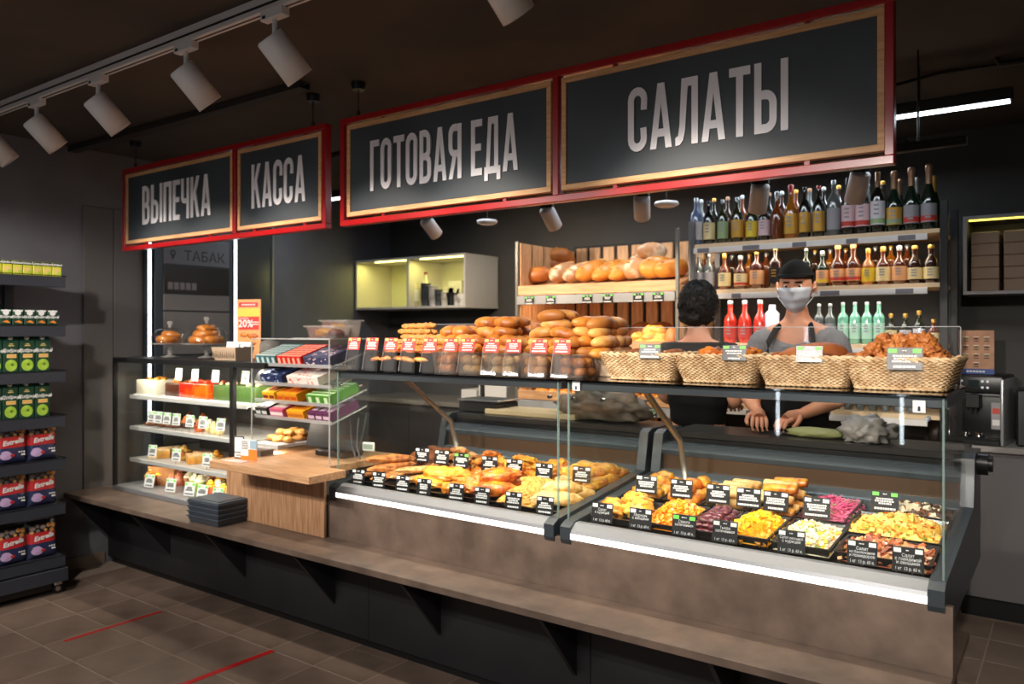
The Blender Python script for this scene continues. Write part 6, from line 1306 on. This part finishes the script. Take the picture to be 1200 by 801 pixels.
mid_ = [(819, 'tall', .22, .034, 'clear', 'grey', 'silver', 'clear bottle nearest the bread rack'), (831, 'tall', .22, .034, 'clear', 'grey', 'silver', 'clear bottle second from the bread rack'), (849, 'squat', .22, .040, 'amber', 'cream', 'gold', 'amber bottle with a slanted cream label'), (868, 'squat', .20, .042, 'cog', 'cream', 'silver', 'brown bottle with a pink and cream label'), (887, 'tall', .215, .044, 'cog', 'orange', 'gold', 'brown bottle with a brown label'),
  (909, 'tall', .235, .042, 'cola', 'black', 'gold', 'square-looking black-labelled bottle beside the masked worker'), (945, 'tall', .22, .034, 'green', None, 'silver', 'green bottle behind the cap of the masked worker'), (962, 'tall', .22, .036, 'clear', 'white', 'silver', 'clear bottle just past the masked worker'),
  (964, 'squat', .20, .038, 'green', 'orange', 'silver', 'green-topped bottle with an orange seal'), (982, 'jar', .225, .044, 'cog', 'orange', 'cork', 'amber flask with an orange label, first of two'), (1000, 'jar', .225, .044, 'cog', 'orange', 'cork', 'amber flask with an orange label, second of two'), (1017.5, 'squat', .20, .038, 'gold', 'yellow', 'gold', 'bottle with a bright yellow label'),
  (1035, 'squat', .205, .042, 'cog', 'cream', 'gold', 'cognac bottle with a cream label'), (1054, 'squat', .205, .042, 'cog', 'orange', 'silver', 'cognac bottle with a tan label'), (1072, 'jar', .20, .040, 'cola', 'cream', 'gold', 'squat bottle with a small cream label, first of two'), (1091, 'jar', .20, .040, 'cola', 'cream', 'gold', 'squat bottle with a small cream label, second of two')]
for i, (px, k, h, r, g_, l_, c_, lb) in enumerate(mid_):
    if px == 962: continue
    bottle(XA(px, Yb), Yb, z, k, h, r*.9, g_, l_, c_, lb+', middle bottle shelf', band={868: 'red', 964: 'yellow', 982: 'red', 1000: 'red'}.get(px))
for i, px in enumerate((825, 858, 878, 898, 955, 973, 991, 1026, 1044, 1063)):
    bottle(XA(px, 4.66), 4.66, z, 'tall', .22, .032, ('amber', 'cola', 'gold')[i % 3], None, ('gold', 'silver')[i % 2], 'dim bottle in the second row of the middle shelf, '+ORD[i]+' from the bread rack', group='second row of the middle bottle shelf')
z = SB[2]+.001
for i, (px, k, h, r, g_, l_, c_, lb) in enumerate([(845, 'jar', .25, .046, 'redl', 'red', 'silver', 'bright red bottle beside the dark-haired worker'), (856, 'jar', .25, .042, 'redl', 'red', 'silver', 'bright red bottle second from the dark-haired worker'), (873, 'jar', .25, .044, 'redl', 'red', 'silver', 'bright red bottle third from the dark-haired worker'), (891, 'jar', .25, .044, 'redl', 'red', 'silver', 'bright red bottle nearest the masked worker'),
  (960, 'tall', .22, .034, 'clear', 'grey', 'silver', 'clear bottle behind the shoulder of the masked worker'), (973, 'tall', .22, .034, 'clear', 'grey', 'silver', 'second clear bottle behind the shoulder'), (988, 'tall', .225, .036, 'mint', 'mint', 'silver', 'mint green bottle nearest the masked worker'), (1002, 'tall', .225, .036, 'mint', 'mint', 'silver', 'second mint green bottle from the worker'), (1016, 'tall', .225, .036, 'mint', 'mint', 'silver', 'third mint green bottle from the worker'), (1030, 'tall', .225, .036, 'mint', 'mint', 'silver', 'mint green bottle farthest from the worker'),
  (1044, 'squat', .16, .036, 'olive', 'cream', 'gold', 'short gold-capped bottle beside the mint ones'), (1061, 'squat', .16, .036, 'olive', 'white', 'gold', 'middle short gold-capped bottle'), (1077, 'squat', .175, .036, 'olive', 'white', 'gold', 'taller gold-capped bottle'), (1094, 'squat', .13, .036, 'amber', 'cream', 'gold', 'shortest amber bottle at the outer post')]):
    y = Yb-(.03 if px == 845 else 0)
    if px == 845: continue
    bottle(XA(px, y), y, z, k, h, min(r*.9, .028 if px > 940 else .038), g_, l_, c_, lb+', lowest visible bottle shelf')
t = T('white_canister', 'white canister among the red bottles on the lowest visible bottle shelf', 'canister', (XA(905, Yb), Yb, z))
MB().lathe([(.038, 0), (.04, .17), (.02, .19), (.018, .22)], 16).build('body', [mat('canister_white', srgb(206, 210, 230), .4)], t)
# shelf under the red bottles lit white and low shelf seen through the case
z = SB[3]+.001
for i in range(10):
    x = -1.25+i*.062
    bottle(x, Yb, z, 'squat', .05, .022, 'clear', None, 'white', 'small white-capped jar, '+ORD[i]+' along the low shelf seen through the salad case', name='small_jar', cat='jar')
for i in range(6):
    loaf('bread_loaf', 'dark round loaf on the low shelf, '+ORD[i]+' from the bread rack, seen through the case', 'bread', 812+i*17, 4.60, z, (.045, .07, .05), LF if i % 2 else LFY, 0, 60+i, 0)
# ================================================================ RIGHT END: base cabinets, coffee machine, wall cabinet
unit(-.49, 2.0, 4.74, 5.18, .905, 'grey base cabinets under the coffee machine', 3, mat('cabinet_grey', srgb(116, 113, 114), .5), mat('worktop_grey', srgb(150, 146, 142), .45), .11)
t = T('coffee_machine', 'black and silver bean-to-cup coffee machine on the grey worktop', 'coffee machine', (XA(1148, 4.93), 4.93, .906), -.12)
m_cms = mat('machine_silver', srgb(190, 192, 194), .3, .6)
MB().box(-.13, -.10, .0, .13, .20, .36, bev=.012, seg=2).build('body', [BLACK], t)
MB().box(-.128, -.17, 0, .128, -.10, .028, bev=.004).box(-.12, -.165, .028, .12, -.10, .033, bev=.001).build('drip_tray', [BLACK], t)
for s in (-1, 1): MB().box(s*.135-.008, -.165, 0, s*.135+.008, .20, .345, bev=.006, seg=2).build('side_cheek', [m_cms], t)
MB().box(-.14, -.155, .27, .14, -.09, .36, bev=.008, seg=2).build('control_panel', [BLACK], t)
mb = MB()
for k in range(5):
    for j in range(2): mb.lathe([(.0065, 0), (.0065, .002)], 10, 0, Matrix.Translation(((-.10 if k < 3 else .045)+(k % 3)*.024, -.156, .300+j*.032)) @ Matrix.Rotation(PI/2, 4, 'X'))
mb.build('button_dots', [mat('button_light', srgb(200, 204, 206), .4, emit=.3)], t)['kind'] = 'stuff'
MB().box(-.02, -.158, .302, .03, -.154, .338).build('screen', [mat('machine_screen', (.02, .03, .03), .1)], t)
MB().box(-.035, -.165, .19, .035, -.10, .265, bev=.005).cyl((-.012, -.14, .165), (-.012, -.14, .19), .006).cyl((.012, -.14, .165), (.012, -.14, .19), .006).build('spout_block', [BLACK], t)
MB().box(-.125, -.158, .262, .125, -.152, .268).build('chrome_trim', [CHROME], t)
st_ = MB().box(.075, -.1025, .08, .118, -.1005, .22).box(.08, -.1035, .16, .113, -.1024, .19, 1).box(.08, -.1035, .10, .113, -.1024, .13, 2).build('sticker', [mat('sticker_grey', srgb(150, 146, 150), .5), mat('sticker_red', srgb(196, 70, 50), .5), PAPER], t)
for k in range(2): MB().lathe([(.016, .034), (.021, .06), (.019, .06), (.014, .038)], 14, 0, Matrix.Translation((-.035+k*.06, -.135, 0))).build('cup_rest', [CHROME], t)
# menu board on the machine
t = T('drinks_menu', 'brown drinks menu card with cup pictures on the coffee machine', 'menu', (XA(1144, 4.90), 4.90, 1.27), -.1); w, h = .17, .235
MB().box(-w/2, -.003, 0, w/2, .003, h, bev=.001).build('card', [mat('menu_brown', srgb(188, 140, 106), .5, c2=srgb(160, 112, 84), sc=12)], t)
MB().box(-w/2, -.004, 0, w/2, -.003, .028).build('blue_strip', [mat('menu_blue', srgb(50, 76, 140), .5)], t)
mb = MB()
for r_ in range(4):
    for c_ in range(3 if r_ > 0 else 1):
        x = -.05+c_*.05 if r_ > 0 else 0; z0 = .048+r_*.046
        mb.prism([(x-.014, z0+.014), (x-.010, z0), (x+.010, z0), (x+.014, z0+.014)], 'y', -.0042, -.003, (r_+c_) % 2); mb.box(x-.014, -.0045, z0+.011, x+.014, -.003, z0+.016, 2)
        mb.box(x-.012, -.0045, z0-.010, x+.012, -.003, z0-.006, 3)
mb.build('cup_picture', [mat('menu_cup_dark', srgb(80, 44, 30), .5), mat('menu_cup_green', srgb(96, 100, 60), .5), mat('menu_foam', srgb(220, 196, 170), .5), BLACK], t)['kind'] = 'stuff'
mb = MB()
for k in range(6): mb.box(-.045+k*.015, -.0048, .010, -.034+k*.015, -.0038, .018)
mb.build('lettering', [PAPER], t)
for px, py, r, h, l in ((1098, 500, .045, .26, 'dark grinder jar beside the coffee machine, nearer the case'), (1112, 505, .04, .20, 'shorter dark jar touching the coffee machine')):
    x = XA(px, 4.85)
    t = T('coffee_grinder', l, 'grinder', (x, 4.85, .906)); MB().lathe([(r, 0), (r, h*.55), (r*.7, h*.6), (r*1.05, h*.95), (r*.9, h)], 18).build('body', [mat('jar_smoke', srgb(70, 60, 56), .2, coat=.5) if 'jar_smoke' not in bpy.data.materials else bpy.data.materials['jar_smoke']], t); MB().cyl((0, 0, h), (0, 0, h+.02), r*.6, n=14).build('lid', [BLACK], t)
tag(MB().box(XA(1192, 4.9), 4.80, .906, XA(1192, 4.9)+.22, 5.05, 1.20, bev=.01).build('dark_appliance', [BLACK]), 'black appliance at the picture edge beside the coffee machine', 'appliance')
# right wall cabinet
m_rc = mat('cabinet_frame_grey', srgb(130, 128, 132), .45); wx0, wx1, wy0, wy1, wz0, wz1 = -.49, .75, 4.85, 5.195, 1.697, 2.118
t = T('wall_cabinet', 'open wall cabinet of brown boxes with a yellow lighting tape above the coffee machine', 'cabinet', ((wx0+wx1)/2, wy1, wz0)); cx = (wx0+wx1)/2; Hh = wz1-wz0
def wb(n, x0, y0, z0, x1, y1, z1, m, bev=.001): return MB().box(x0-cx, y0-wy1, z0, x1-cx, y1-wy1, z1, bev=bev).build(n, [m], t)
wb('bottom_panel', wx0, wy0, 0, wx1, wy1, .018, m_rc); wb('top_panel', wx0, wy0, Hh-.018, wx1, wy1, Hh, m_rc); wb('side_panel', wx0, wy0, .018, wx0+.018, wy1, Hh-.018, m_rc); wb('side_panel', wx1-.018, wy0, .018, wx1, wy1, Hh-.018, m_rc); wb('back_panel', wx0, wy1-.008, .018, wx1, wy1, Hh-.018, m_rc); wb('partition', .1, wy0, .018, .118, wy1, Hh-.018, m_rc)
wb('led_tape', wx0+.025, wy0+.02, Hh-.026, wx1-.03, wy0+.032, Hh-.019, mat('led_tape_amber', (1,1,.5), .5, emit=2.5, ec=(1, .80, .12)), 0)
area('cabinet_light', (0, wy0+.04-wy1, Hh-.03), (.0, 0, 0), 1.1, .02, .35, (1, .85, .3), parent=t)
m_bb = mat('brown_box', srgb(126, 104, 86), .6)
for c_, (xa, xb) in enumerate(((wx0+.035, wx0+.165), (wx0+.185, wx0+.45))):
    n = 5; hb = .062
    for k in range(n+ (1 if c_ else 0) - (1 if c_ else 0)):
        tag(MB().box(xa, wy0+.03, wz0+.0185+k*(hb+.0015), xb, wy1-.03, wz0+.0185+k*(hb+.0015)+hb, bev=.003).build('cardboard_box', [m_bb]), 'flat brown box, '+ORD[k]+' from the bottom of the '+('narrow' if c_ == 0 else 'wide')+' stack in the wall cabinet', 'box', 'brown boxes in the wall cabinet')
# ---- open chiller with upright light tubes behind the photographer, seen only as reflections in the glass
t = T('open_chiller', 'tall open chiller with upright light tubes facing the counter', 'chiller', (-1.7, -2.4, 0))
MB().box(-1.3, -.6, 0, 1.3, -.1, 2.0).build('carcass', [BLACKM], t); MB().box(-1.3, -.1, 0, 1.3, .25, .45).build('lower_front', [BLACKM], t)
for xx in (-2.21, -1.18): MB().box(xx+1.7-.012, .37, .55, xx+1.7+.012, .395, 1.95).build('light_tube', [mat('chiller_tube', (1,1,1), .5, emit=26, ec=(.82, .92, 1)) if 'chiller_tube' not in bpy.data.materials else bpy.data.materials['chiller_tube']], t)
MB().box(-.53, .25, .45, -.49, .37, 2.0).box(.50, .25, .45, .54, .37, 2.0).build('tube_post', [BLACKM], t)
# ================================================================ PEOPLE
SKIN = mat('skin', srgb(206, 150, 120), .5, c2=srgb(190, 128, 100), sc=6, sss=.15); m_shirt = mat('shirt_grey', srgb(120, 122, 128), .8, c2=srgb(108, 110, 116), sc=30); m_black = mat('cloth_black', (.0035, .0035, .0045), .9, spec=.2); m_trous = mat('trousers_dark', srgb(40, 42, 52), .8)
m_hair = mat('hair_black', srgb(16, 14, 13), .6, spec=.25, c2=srgb(28, 24, 22), sc=40, bump=.3); m_mask = mat('mask_blue_white', srgb(196, 206, 222), .75); m_eye = mat('eye_white', srgb(210, 206, 200), .3); m_iris = mat('eye_iris', srgb(40, 28, 20), .2)
def skinned(nodes, edges, root, lvl=2):
    names_ = list(nodes); me = bpy.data.meshes.new('skinned'); me.from_pydata([nodes[n][0] for n in names_], [(names_.index(a), names_.index(b)) for a, b in edges], [])
    o = bpy.data.objects.new('skinned', me); COL.objects.link(o)
    md = o.modifiers.new('Skin', 'SKIN'); md.use_smooth_shade = True; sub = o.modifiers.new('Sub', 'SUBSURF'); sub.levels = lvl; sub.render_levels = lvl
    for i, n in enumerate(names_):
        r = nodes[n][1]; d = me.skin_vertices[0].data[i]; d.radius = r if isinstance(r, tuple) else (r, r); d.use_root = (n == root)
    dg = bpy.context.evaluated_depsgraph_get(); out = bpy.data.meshes.new_from_object(o.evaluated_get(dg))
    COL.objects.unlink(o); bpy.data.objects.remove(o); return out
def addmesh(mb, me, mi=0, M=None): return mb.add([v.co for v in me.vertices], [tuple(p.vertices) for p in me.polygons], mi, True, M)
HA, HB, HC = .076, .096, .122
def hp(d, off=1.0):
    dx, dy, dz = d; x = HA*dx; y = HB*dy; z = HC*dz
    if dz < 0: x *= 1-.26*(-dz)**1.4; y *= (1-.10*(-dz)**2) if dy < 0 else (1-.35*(-dz)**1.2)
    if dy < 0:
        y -= .024*math.exp(-((dx/.15)**2+((dz+.12)/.15)**2)); y -= .008*math.exp(-((dx/.12)**2+((dz-.06)/.16)**2))
        for s in (-1, 1): y += .012*math.exp(-(((dx-s*.40)/.20)**2+((dz-.06)/.13)**2)); y -= .004*math.exp(-(((dx-s*.5)/.25)**2+((dz+.2)/.2)**2))
        y -= .006*math.exp(-((dx/.3)**2+((dz+.46)/.07)**2)); y -= .006*math.exp(-((dx/.3)**2+((dz+.80)/.15)**2)); y += .004*math.exp(-((dx/.3)**2+((dz+.60)/.06)**2))
    return Vector((x*off, y*off, z*off))
def head(mb, M, mi=0):
    n, m = 40, 30; vs = []; fs = []
    for j in range(m+1):
        th = -PI/2+PI*j/m
        for i in range(n): ph = 2*PI*i/n; vs.append(hp((math.cos(th)*math.sin(ph), -math.cos(th)*math.cos(ph), math.sin(th))))
    for j in range(m):
        for i in range(n): k = (i+1) % n; fs.append((j*n+i, j*n+k, (j+1)*n+k, (j+1)*n+i))
    mb.add(vs, fs, mi, True, M)
    for s in (-1, 1): # ears with a rim
        mb.add([Vector((s*(HA+.006+.010*v.x*s), v.y*.017+.012, v.z*.030-.006)) for v in ico(2)[0]], ico(2)[1], mi, True, M)
        mb.tube([M @ Vector((s*(HA+.012), .012+.017*math.cos(a), -.006+.030*math.sin(a))) for a in [math.radians(-60+24*k) for k in range(11)]], .004, 6, mi)
def hand(mb, wrist, d, up, s, mi=0):
    """palm, four unequal bent fingers and a thumb leaving the side of the palm"""
    d = Vector(d).normalized(); up = Vector(up).normalized(); x = d.cross(up).normalized()*s; up = x.cross(d).normalized()*s; w = Vector(wrist)
    addq = lambda a, b, c: w+d*a+x*b+up*c
    mb.tube([addq(-.01, 0, 0), addq(.02, 0, 0), addq(.05, 0, 0), addq(.085, 0, -.004)], [.026, .030, .034, .028], 10, mi)
    for k, (o_, L_) in enumerate(((-.030, .070), (-.010, .080), (.010, .075), (.029, .058))):
        mb.tube([addq(.07, o_*.9, 0), addq(.085+L_*.35, o_*1.05, -.006), addq(.085+L_*.65, o_*1.1, -.024), addq(.085+L_*.78, o_*1.1, -.045)], [.010, .0095, .0085, .007], 7, mi)
    mb.tube([addq(.02, -.024, 0), addq(.045, -.048, -.008), addq(.075, -.056, -.022), addq(.095, -.050, -.032)], [.013, .012, .010, .008], 7, mi)
def person(label, loc, rz, J, hd_M, hands):
    t = T('person', label, 'person', loc, rz); t_ = J
    nodes = {'pelvis': ((0,0,.94), (.15, .10)), 'waist': ((0,0,1.08), (.13, .095)), 'chest': ((0,0,1.28), (.155, .105)), 'collar': ((0,.005,t_['sh'][2]+.03), (.07, .06)), 'neck': ((0,-.0,t_['sh'][2]+.10), .052), 'skull': (tuple(hd_M @ Vector((0,.015,-.05))), .055)}
    ed = [('pelvis','waist'),('waist','chest'),('chest','collar'),('collar','neck'),('neck','skull')]
    for s, k in ((-1, 'r'), (1, 'l')):
        nodes['sh'+k] = ((s*t_['sh'][0], .0, t_['sh'][2]), .058); nodes['el'+k] = (t_['el'+k], .042); nodes['wr'+k] = (t_['wr'+k], .027)
        m_ = (Vector(t_['el'+k])*.6+Vector(t_['wr'+k])*.4); nodes['fo'+k] = (tuple(m_), .041)
        nodes['hip'+k] = ((s*.095, 0, .86), .088); nodes['kn'+k] = ((s*.11, -.02, .48), .058); nodes['ca'+k] = ((s*.115, .01, .34), .055); nodes['an'+k] = ((s*.12, .02, .09), .038); nodes['toe'+k] = ((s*.135, -.13, .035), (.04, .03))
        ed += [('collar','sh'+k),('sh'+k,'el'+k),('el'+k,'fo'+k),('fo'+k,'wr'+k),('pelvis','hip'+k),('hip'+k,'kn'+k),('kn'+k,'ca'+k),('ca'+k,'an'+k),('an'+k,'toe'+k)]
    mb = MB(); addmesh(mb, skinned(nodes, ed, 'pelvis')); head(mb, hd_M)
    for s, k in ((-1, 'r'), (1, 'l')):
        d = Vector(t_['wr'+k])-Vector(t_['el'+k]); hand(mb, t_['wr'+k], (d.x*.6, d.y, d.z*.5), (0, .1, 1), s if s > 0 else -1)
    b = mb.build('body', [SKIN], t)
    return t, nodes
def garment(t, name, nodes, keys, edges, add, m, root, shift=None):
    nd = {k: (nodes[k][0], tuple(q_+add for q_ in (nodes[k][1] if isinstance(nodes[k][1], tuple) else (nodes[k][1],)*2))) for k in keys}
    if shift: nd.update(shift)
    mb = MB(); addmesh(mb, skinned(nd, edges, root)); return mb.build(name, [m], t)
def clothes(t, nodes, m_top, sleeve=.62, add=.016, up=0):
    sh = {}
    for k in 'lr':
        a, b_ = Vector(nodes['sh'+k][0]), Vector(nodes['el'+k][0]); sh['sl'+k] = (tuple(a+(b_-a)*sleeve), (.056, .056))
    garment(t, 'shirt', nodes, ['pelvis', 'waist', 'chest', 'shl', 'shr'], [('pelvis','waist'),('waist','chest'),('chest','yoke'),('yoke','nape'),('yoke','shl'),('yoke','shr'),('shl','sll'),('shr','slr')], add, m_top, 'chest', dict(sh, yoke=((0, .005, nodes['collar'][0][2]-.02+up), (.105, .080)), nape=((0, .006, nodes['collar'][0][2]+.028), (.068, .064))))
    garment(t, 'trousers', nodes, ['pelvis', 'hipl', 'hipr', 'knl', 'knr', 'cal', 'car', 'anl', 'anr'], [('pelvis','hipl'),('pelvis','hipr'),('hipl','knl'),('hipr','knr'),('knl','cal'),('knr','car'),('cal','anl'),('car','anr')], .014, m_trous, 'pelvis')
    for s in (-1, 1): MB().blob((s*.13, -.06, .045), (.052, .13, .045), 3, .03, 1, 3, flat=.9).build('shoe', [BLACK], t)
# ---- masked worker facing the counter
MX, MY = -1.085, 3.87
hM = Matrix.Translation((.0, -.03, 1.712)) @ Matrix.Rotation(.10, 4, 'Z') @ Matrix.Rotation(.10, 4, 'X')
J = {'sh': (.178, 0, 1.465), 'ell': (.225, .0, 1.20), 'wrl': (.055, -.17, 1.115), 'elr': (-.25, .0, 1.19), 'wrr': (-.14, -.16, 1.115)}
t, nd = person('man in black cap, pale face mask, grey T-shirt and black apron behind the salad case', (MX, MY, 0), 0, J, hM, None)
clothes(t, nd, m_shirt)
mb = MB(); n, m_ = 26, 16; vs = []; fs = []
for j in range(m_+1):
    v = j/m_
    for i in range(n+1):
        u = -1+2*i/n; ph = u*1.18*(1-.12*abs(v-.45)); dz = .02-.98*v; dz = max(-.97, dz); c = math.sqrt(1-dz*dz)
        p = hp((c*math.sin(ph), -c*math.cos(ph), dz)); out = Vector((p.x, p.y, 0)); out = out.normalized() if out.length > 1e-4 else Vector((0,-1,0))
        p = p+out*(.007+.010*math.exp(-(u/.35)**2)*math.sin(v*PI)+.0022*math.sin(v*19)*(1-abs(u)**3)); p.z -= .006*v; vs.append(p)
for j in range(m_):
    for i in range(n): k = j*(n+1)+i; fs.append((k, k+1, k+n+2, k+n+1))
mb.add(vs, fs, 0, True, hM)
for s in (-1, 1):
    a = vs[(m_//6)*(n+1)+(n if s > 0 else 0)]; b_ = vs[(m_*3//4)*(n+1)+(n if s > 0 else 0)]
    for q_ in (a, b_): mb.tube([hM @ q_, hM @ Vector((s*(HA+.006), (q_.y)*.4, q_.z*.5)), hM @ Vector((s*(HA+.010), .030, .005))], .0016, 5)
mb.build('face_mask', [m_mask], t)
e = MB()
for s in (-1, 1):
    c = hp((s*.40, -.88, .06)); e.add([v*.0125+c+Vector((0, .004, 0)) for v in ico(2)[0]], ico(2)[1], 0, True, hM); e.add([v*.006+c+Vector((0, -.007, -.001)) for v in ico(2)[0]], ico(2)[1], 1, True, hM)
    e.tube([hM @ (hp((s*q_, -math.sqrt(1-q_*q_-.05), .22))+Vector((0, -.003, 0))) for q_ in (.16, .32, .48, .60)], [.003, .0045, .004, .002], 6, 2)
e.build('eyes_and_brows', [m_eye, m_iris, m_hair], t)
cp = MB(); vs = []; fs = []; n = 32
for j in range(13):
    th = .46+(PI/2-.46)*j/12
    for i in range(n):
        ph = 2*PI*i/n; d = (math.cos(th)*math.sin(ph), -math.cos(th)*math.cos(ph), math.sin(th)); p = Vector((HA*d[0]*1.18, HB*d[1]*1.15, HC*d[2]*1.06+.003)); p *= 1+.012*noise.noise(p*60); vs.append(p)
for j in range(12):
    for i in range(n): k = (i+1) % n; fs.append((j*n+i, j*n+k, (j+1)*n+k, (j+1)*n+i))
cp.add(vs, fs, 0, True, hM)
cp.tube([hM @ Vector((HA*1.13*math.cos(.44)*math.sin(2*PI*i/n), -HB*1.11*math.cos(.44)*math.cos(2*PI*i/n), HC*.46)) for i in range(n)], .009, 8, 0, True)
br = [(HA*1.04*math.sin(a), -HB*1.0*math.cos(a), HC*.47) for a in [math.radians(-55+11*k) for k in range(11)]]; br2 = [(x*1.02, y-.030*math.cos(math.radians(-55+11*k)), z-.004) for k, (x, y, z) in enumerate(br)]
cp.add(br+br2+[(a, b_, c-.004) for a, b_, c in br+br2], [(k, k+1, k+12, k+11) for k in range(10)]+[(k+22, k+33, k+34, k+23) for k in range(10)]+[(k+11, k+12, k+34, k+33) for k in range(10)], 0, True, hM)
cp.build('cap', [m_black], t)
hr = MB()
for s in (-1, 1): hr.blob((s*.070, .018, .030), (.012, .035, .030), 2, .1, 1, 2, M=hM)
hr.blob((0, .055, .0), (.066, .048, .055), 2, .1, 1, 3, M=hM); hr.build('hair', [m_hair], t)
ap = MB(); g = 16; vs = []; fs = []
for j in range(g+1):
    v = j/g; z = 1.40-.80*v; hw = .11+.10*min(1, v*2.4)
    for i in range(g+1):
        u = -1+2*i/g; a = u*hw/.19; vs.append((.19*math.sin(a)*.98, -(.128+.014*min(1, v*2))*math.cos(a)-.006, z))
for j in range(g):
    for i in range(g): k = j*(g+1)+i; fs.append((k, k+1, k+g+2, k+g+1))
ap.add(vs, fs, 0, True)
for s in (-1, 1): ap.tube([(s*.105, -.130, 1.39), (s*.10, -.122, 1.45), (s*.082, -.075, 1.51), (s*.058, -.0, 1.545), (s*.03, .055, 1.55)], .014, 8)
ap.build('apron', [m_black], t)
# ---- dark-haired worker with the back turned
WX, WY = -1.665, 4.05
wM = Matrix.Translation((0, -.02, 1.625)) @ Matrix.Rotation(.1, 4, 'X')
J = {'sh': (.155, 0, 1.385), 'ell': (.21, .0, 1.13), 'wrl': (.12, -.18, 1.10), 'elr': (-.21, .0, 1.13), 'wrr': (-.12, -.18, 1.10)}
t, nd = person('dark-haired person in a black T-shirt with back turned, facing the bread rack', (WX, WY, 0), PI, J, wM, None)
clothes(t, nd, m_black, .62, .030, .02)
hr = MB()
def hairf(p, v): return p*(1+.10*noise.noise(v*6)+.05*noise.noise(v*14))
hr.blob((0, .022, .022), (.100, .112, .128), 3, .08, 1.5, 5, 0, wM, fn=lambda p, v: Vector((p.x, p.y if p.y > -.06 or p.z > .05 else -.06, p.z))*(1+.10*noise.noise(v*6)+.06*noise.noise(v*15)))
hr.blob((.01, .07, -.055), (.070, .050, .050), 5, .2, 2, 4, 0, wM, fn=hairf)
rr = random.Random(8)
for k in range(260):
    a = rr.uniform(0, 2*PI); e_ = rr.uniform(-.3, 1.3); d = Vector((math.cos(e_)*math.cos(a), math.cos(e_)*math.sin(a)*1.0, math.sin(e_)))
    if d.y < -.5 and d.z < .5: continue
    c = Vector((d.x*.100, d.y*.112+.022, d.z*.128+.022)); tg = d.cross(Vector((rr.uniform(-1, 1), rr.uniform(-1, 1), rr.uniform(-1, 1)))).normalized()
    hr.tube([wM @ (c-tg*.03), wM @ (c+d*.009), wM @ (c+tg*.028+Vector((0, 0, -.012))), wM @ (c+tg*.04+d*.006+Vector((0, 0, -.03)))], [.001, .0028, .002, .0006], 4)
hr.build('hair', [m_hair], t)
mk = MB()
for s in (-1, 1): mk.tube([wM @ Vector((s*(HA+.004), -.05, -.02)), wM @ Vector((s*(HA+.012), .02, .01)), wM @ Vector((s*(HA+.006), .0, -.05)), wM @ Vector((s*(HA-.004), -.05, -.07))], .002, 5)
mk.build('mask_strap', [m_mask], t)
# nets of onions and a dark bag on the rear wall are left to the racks
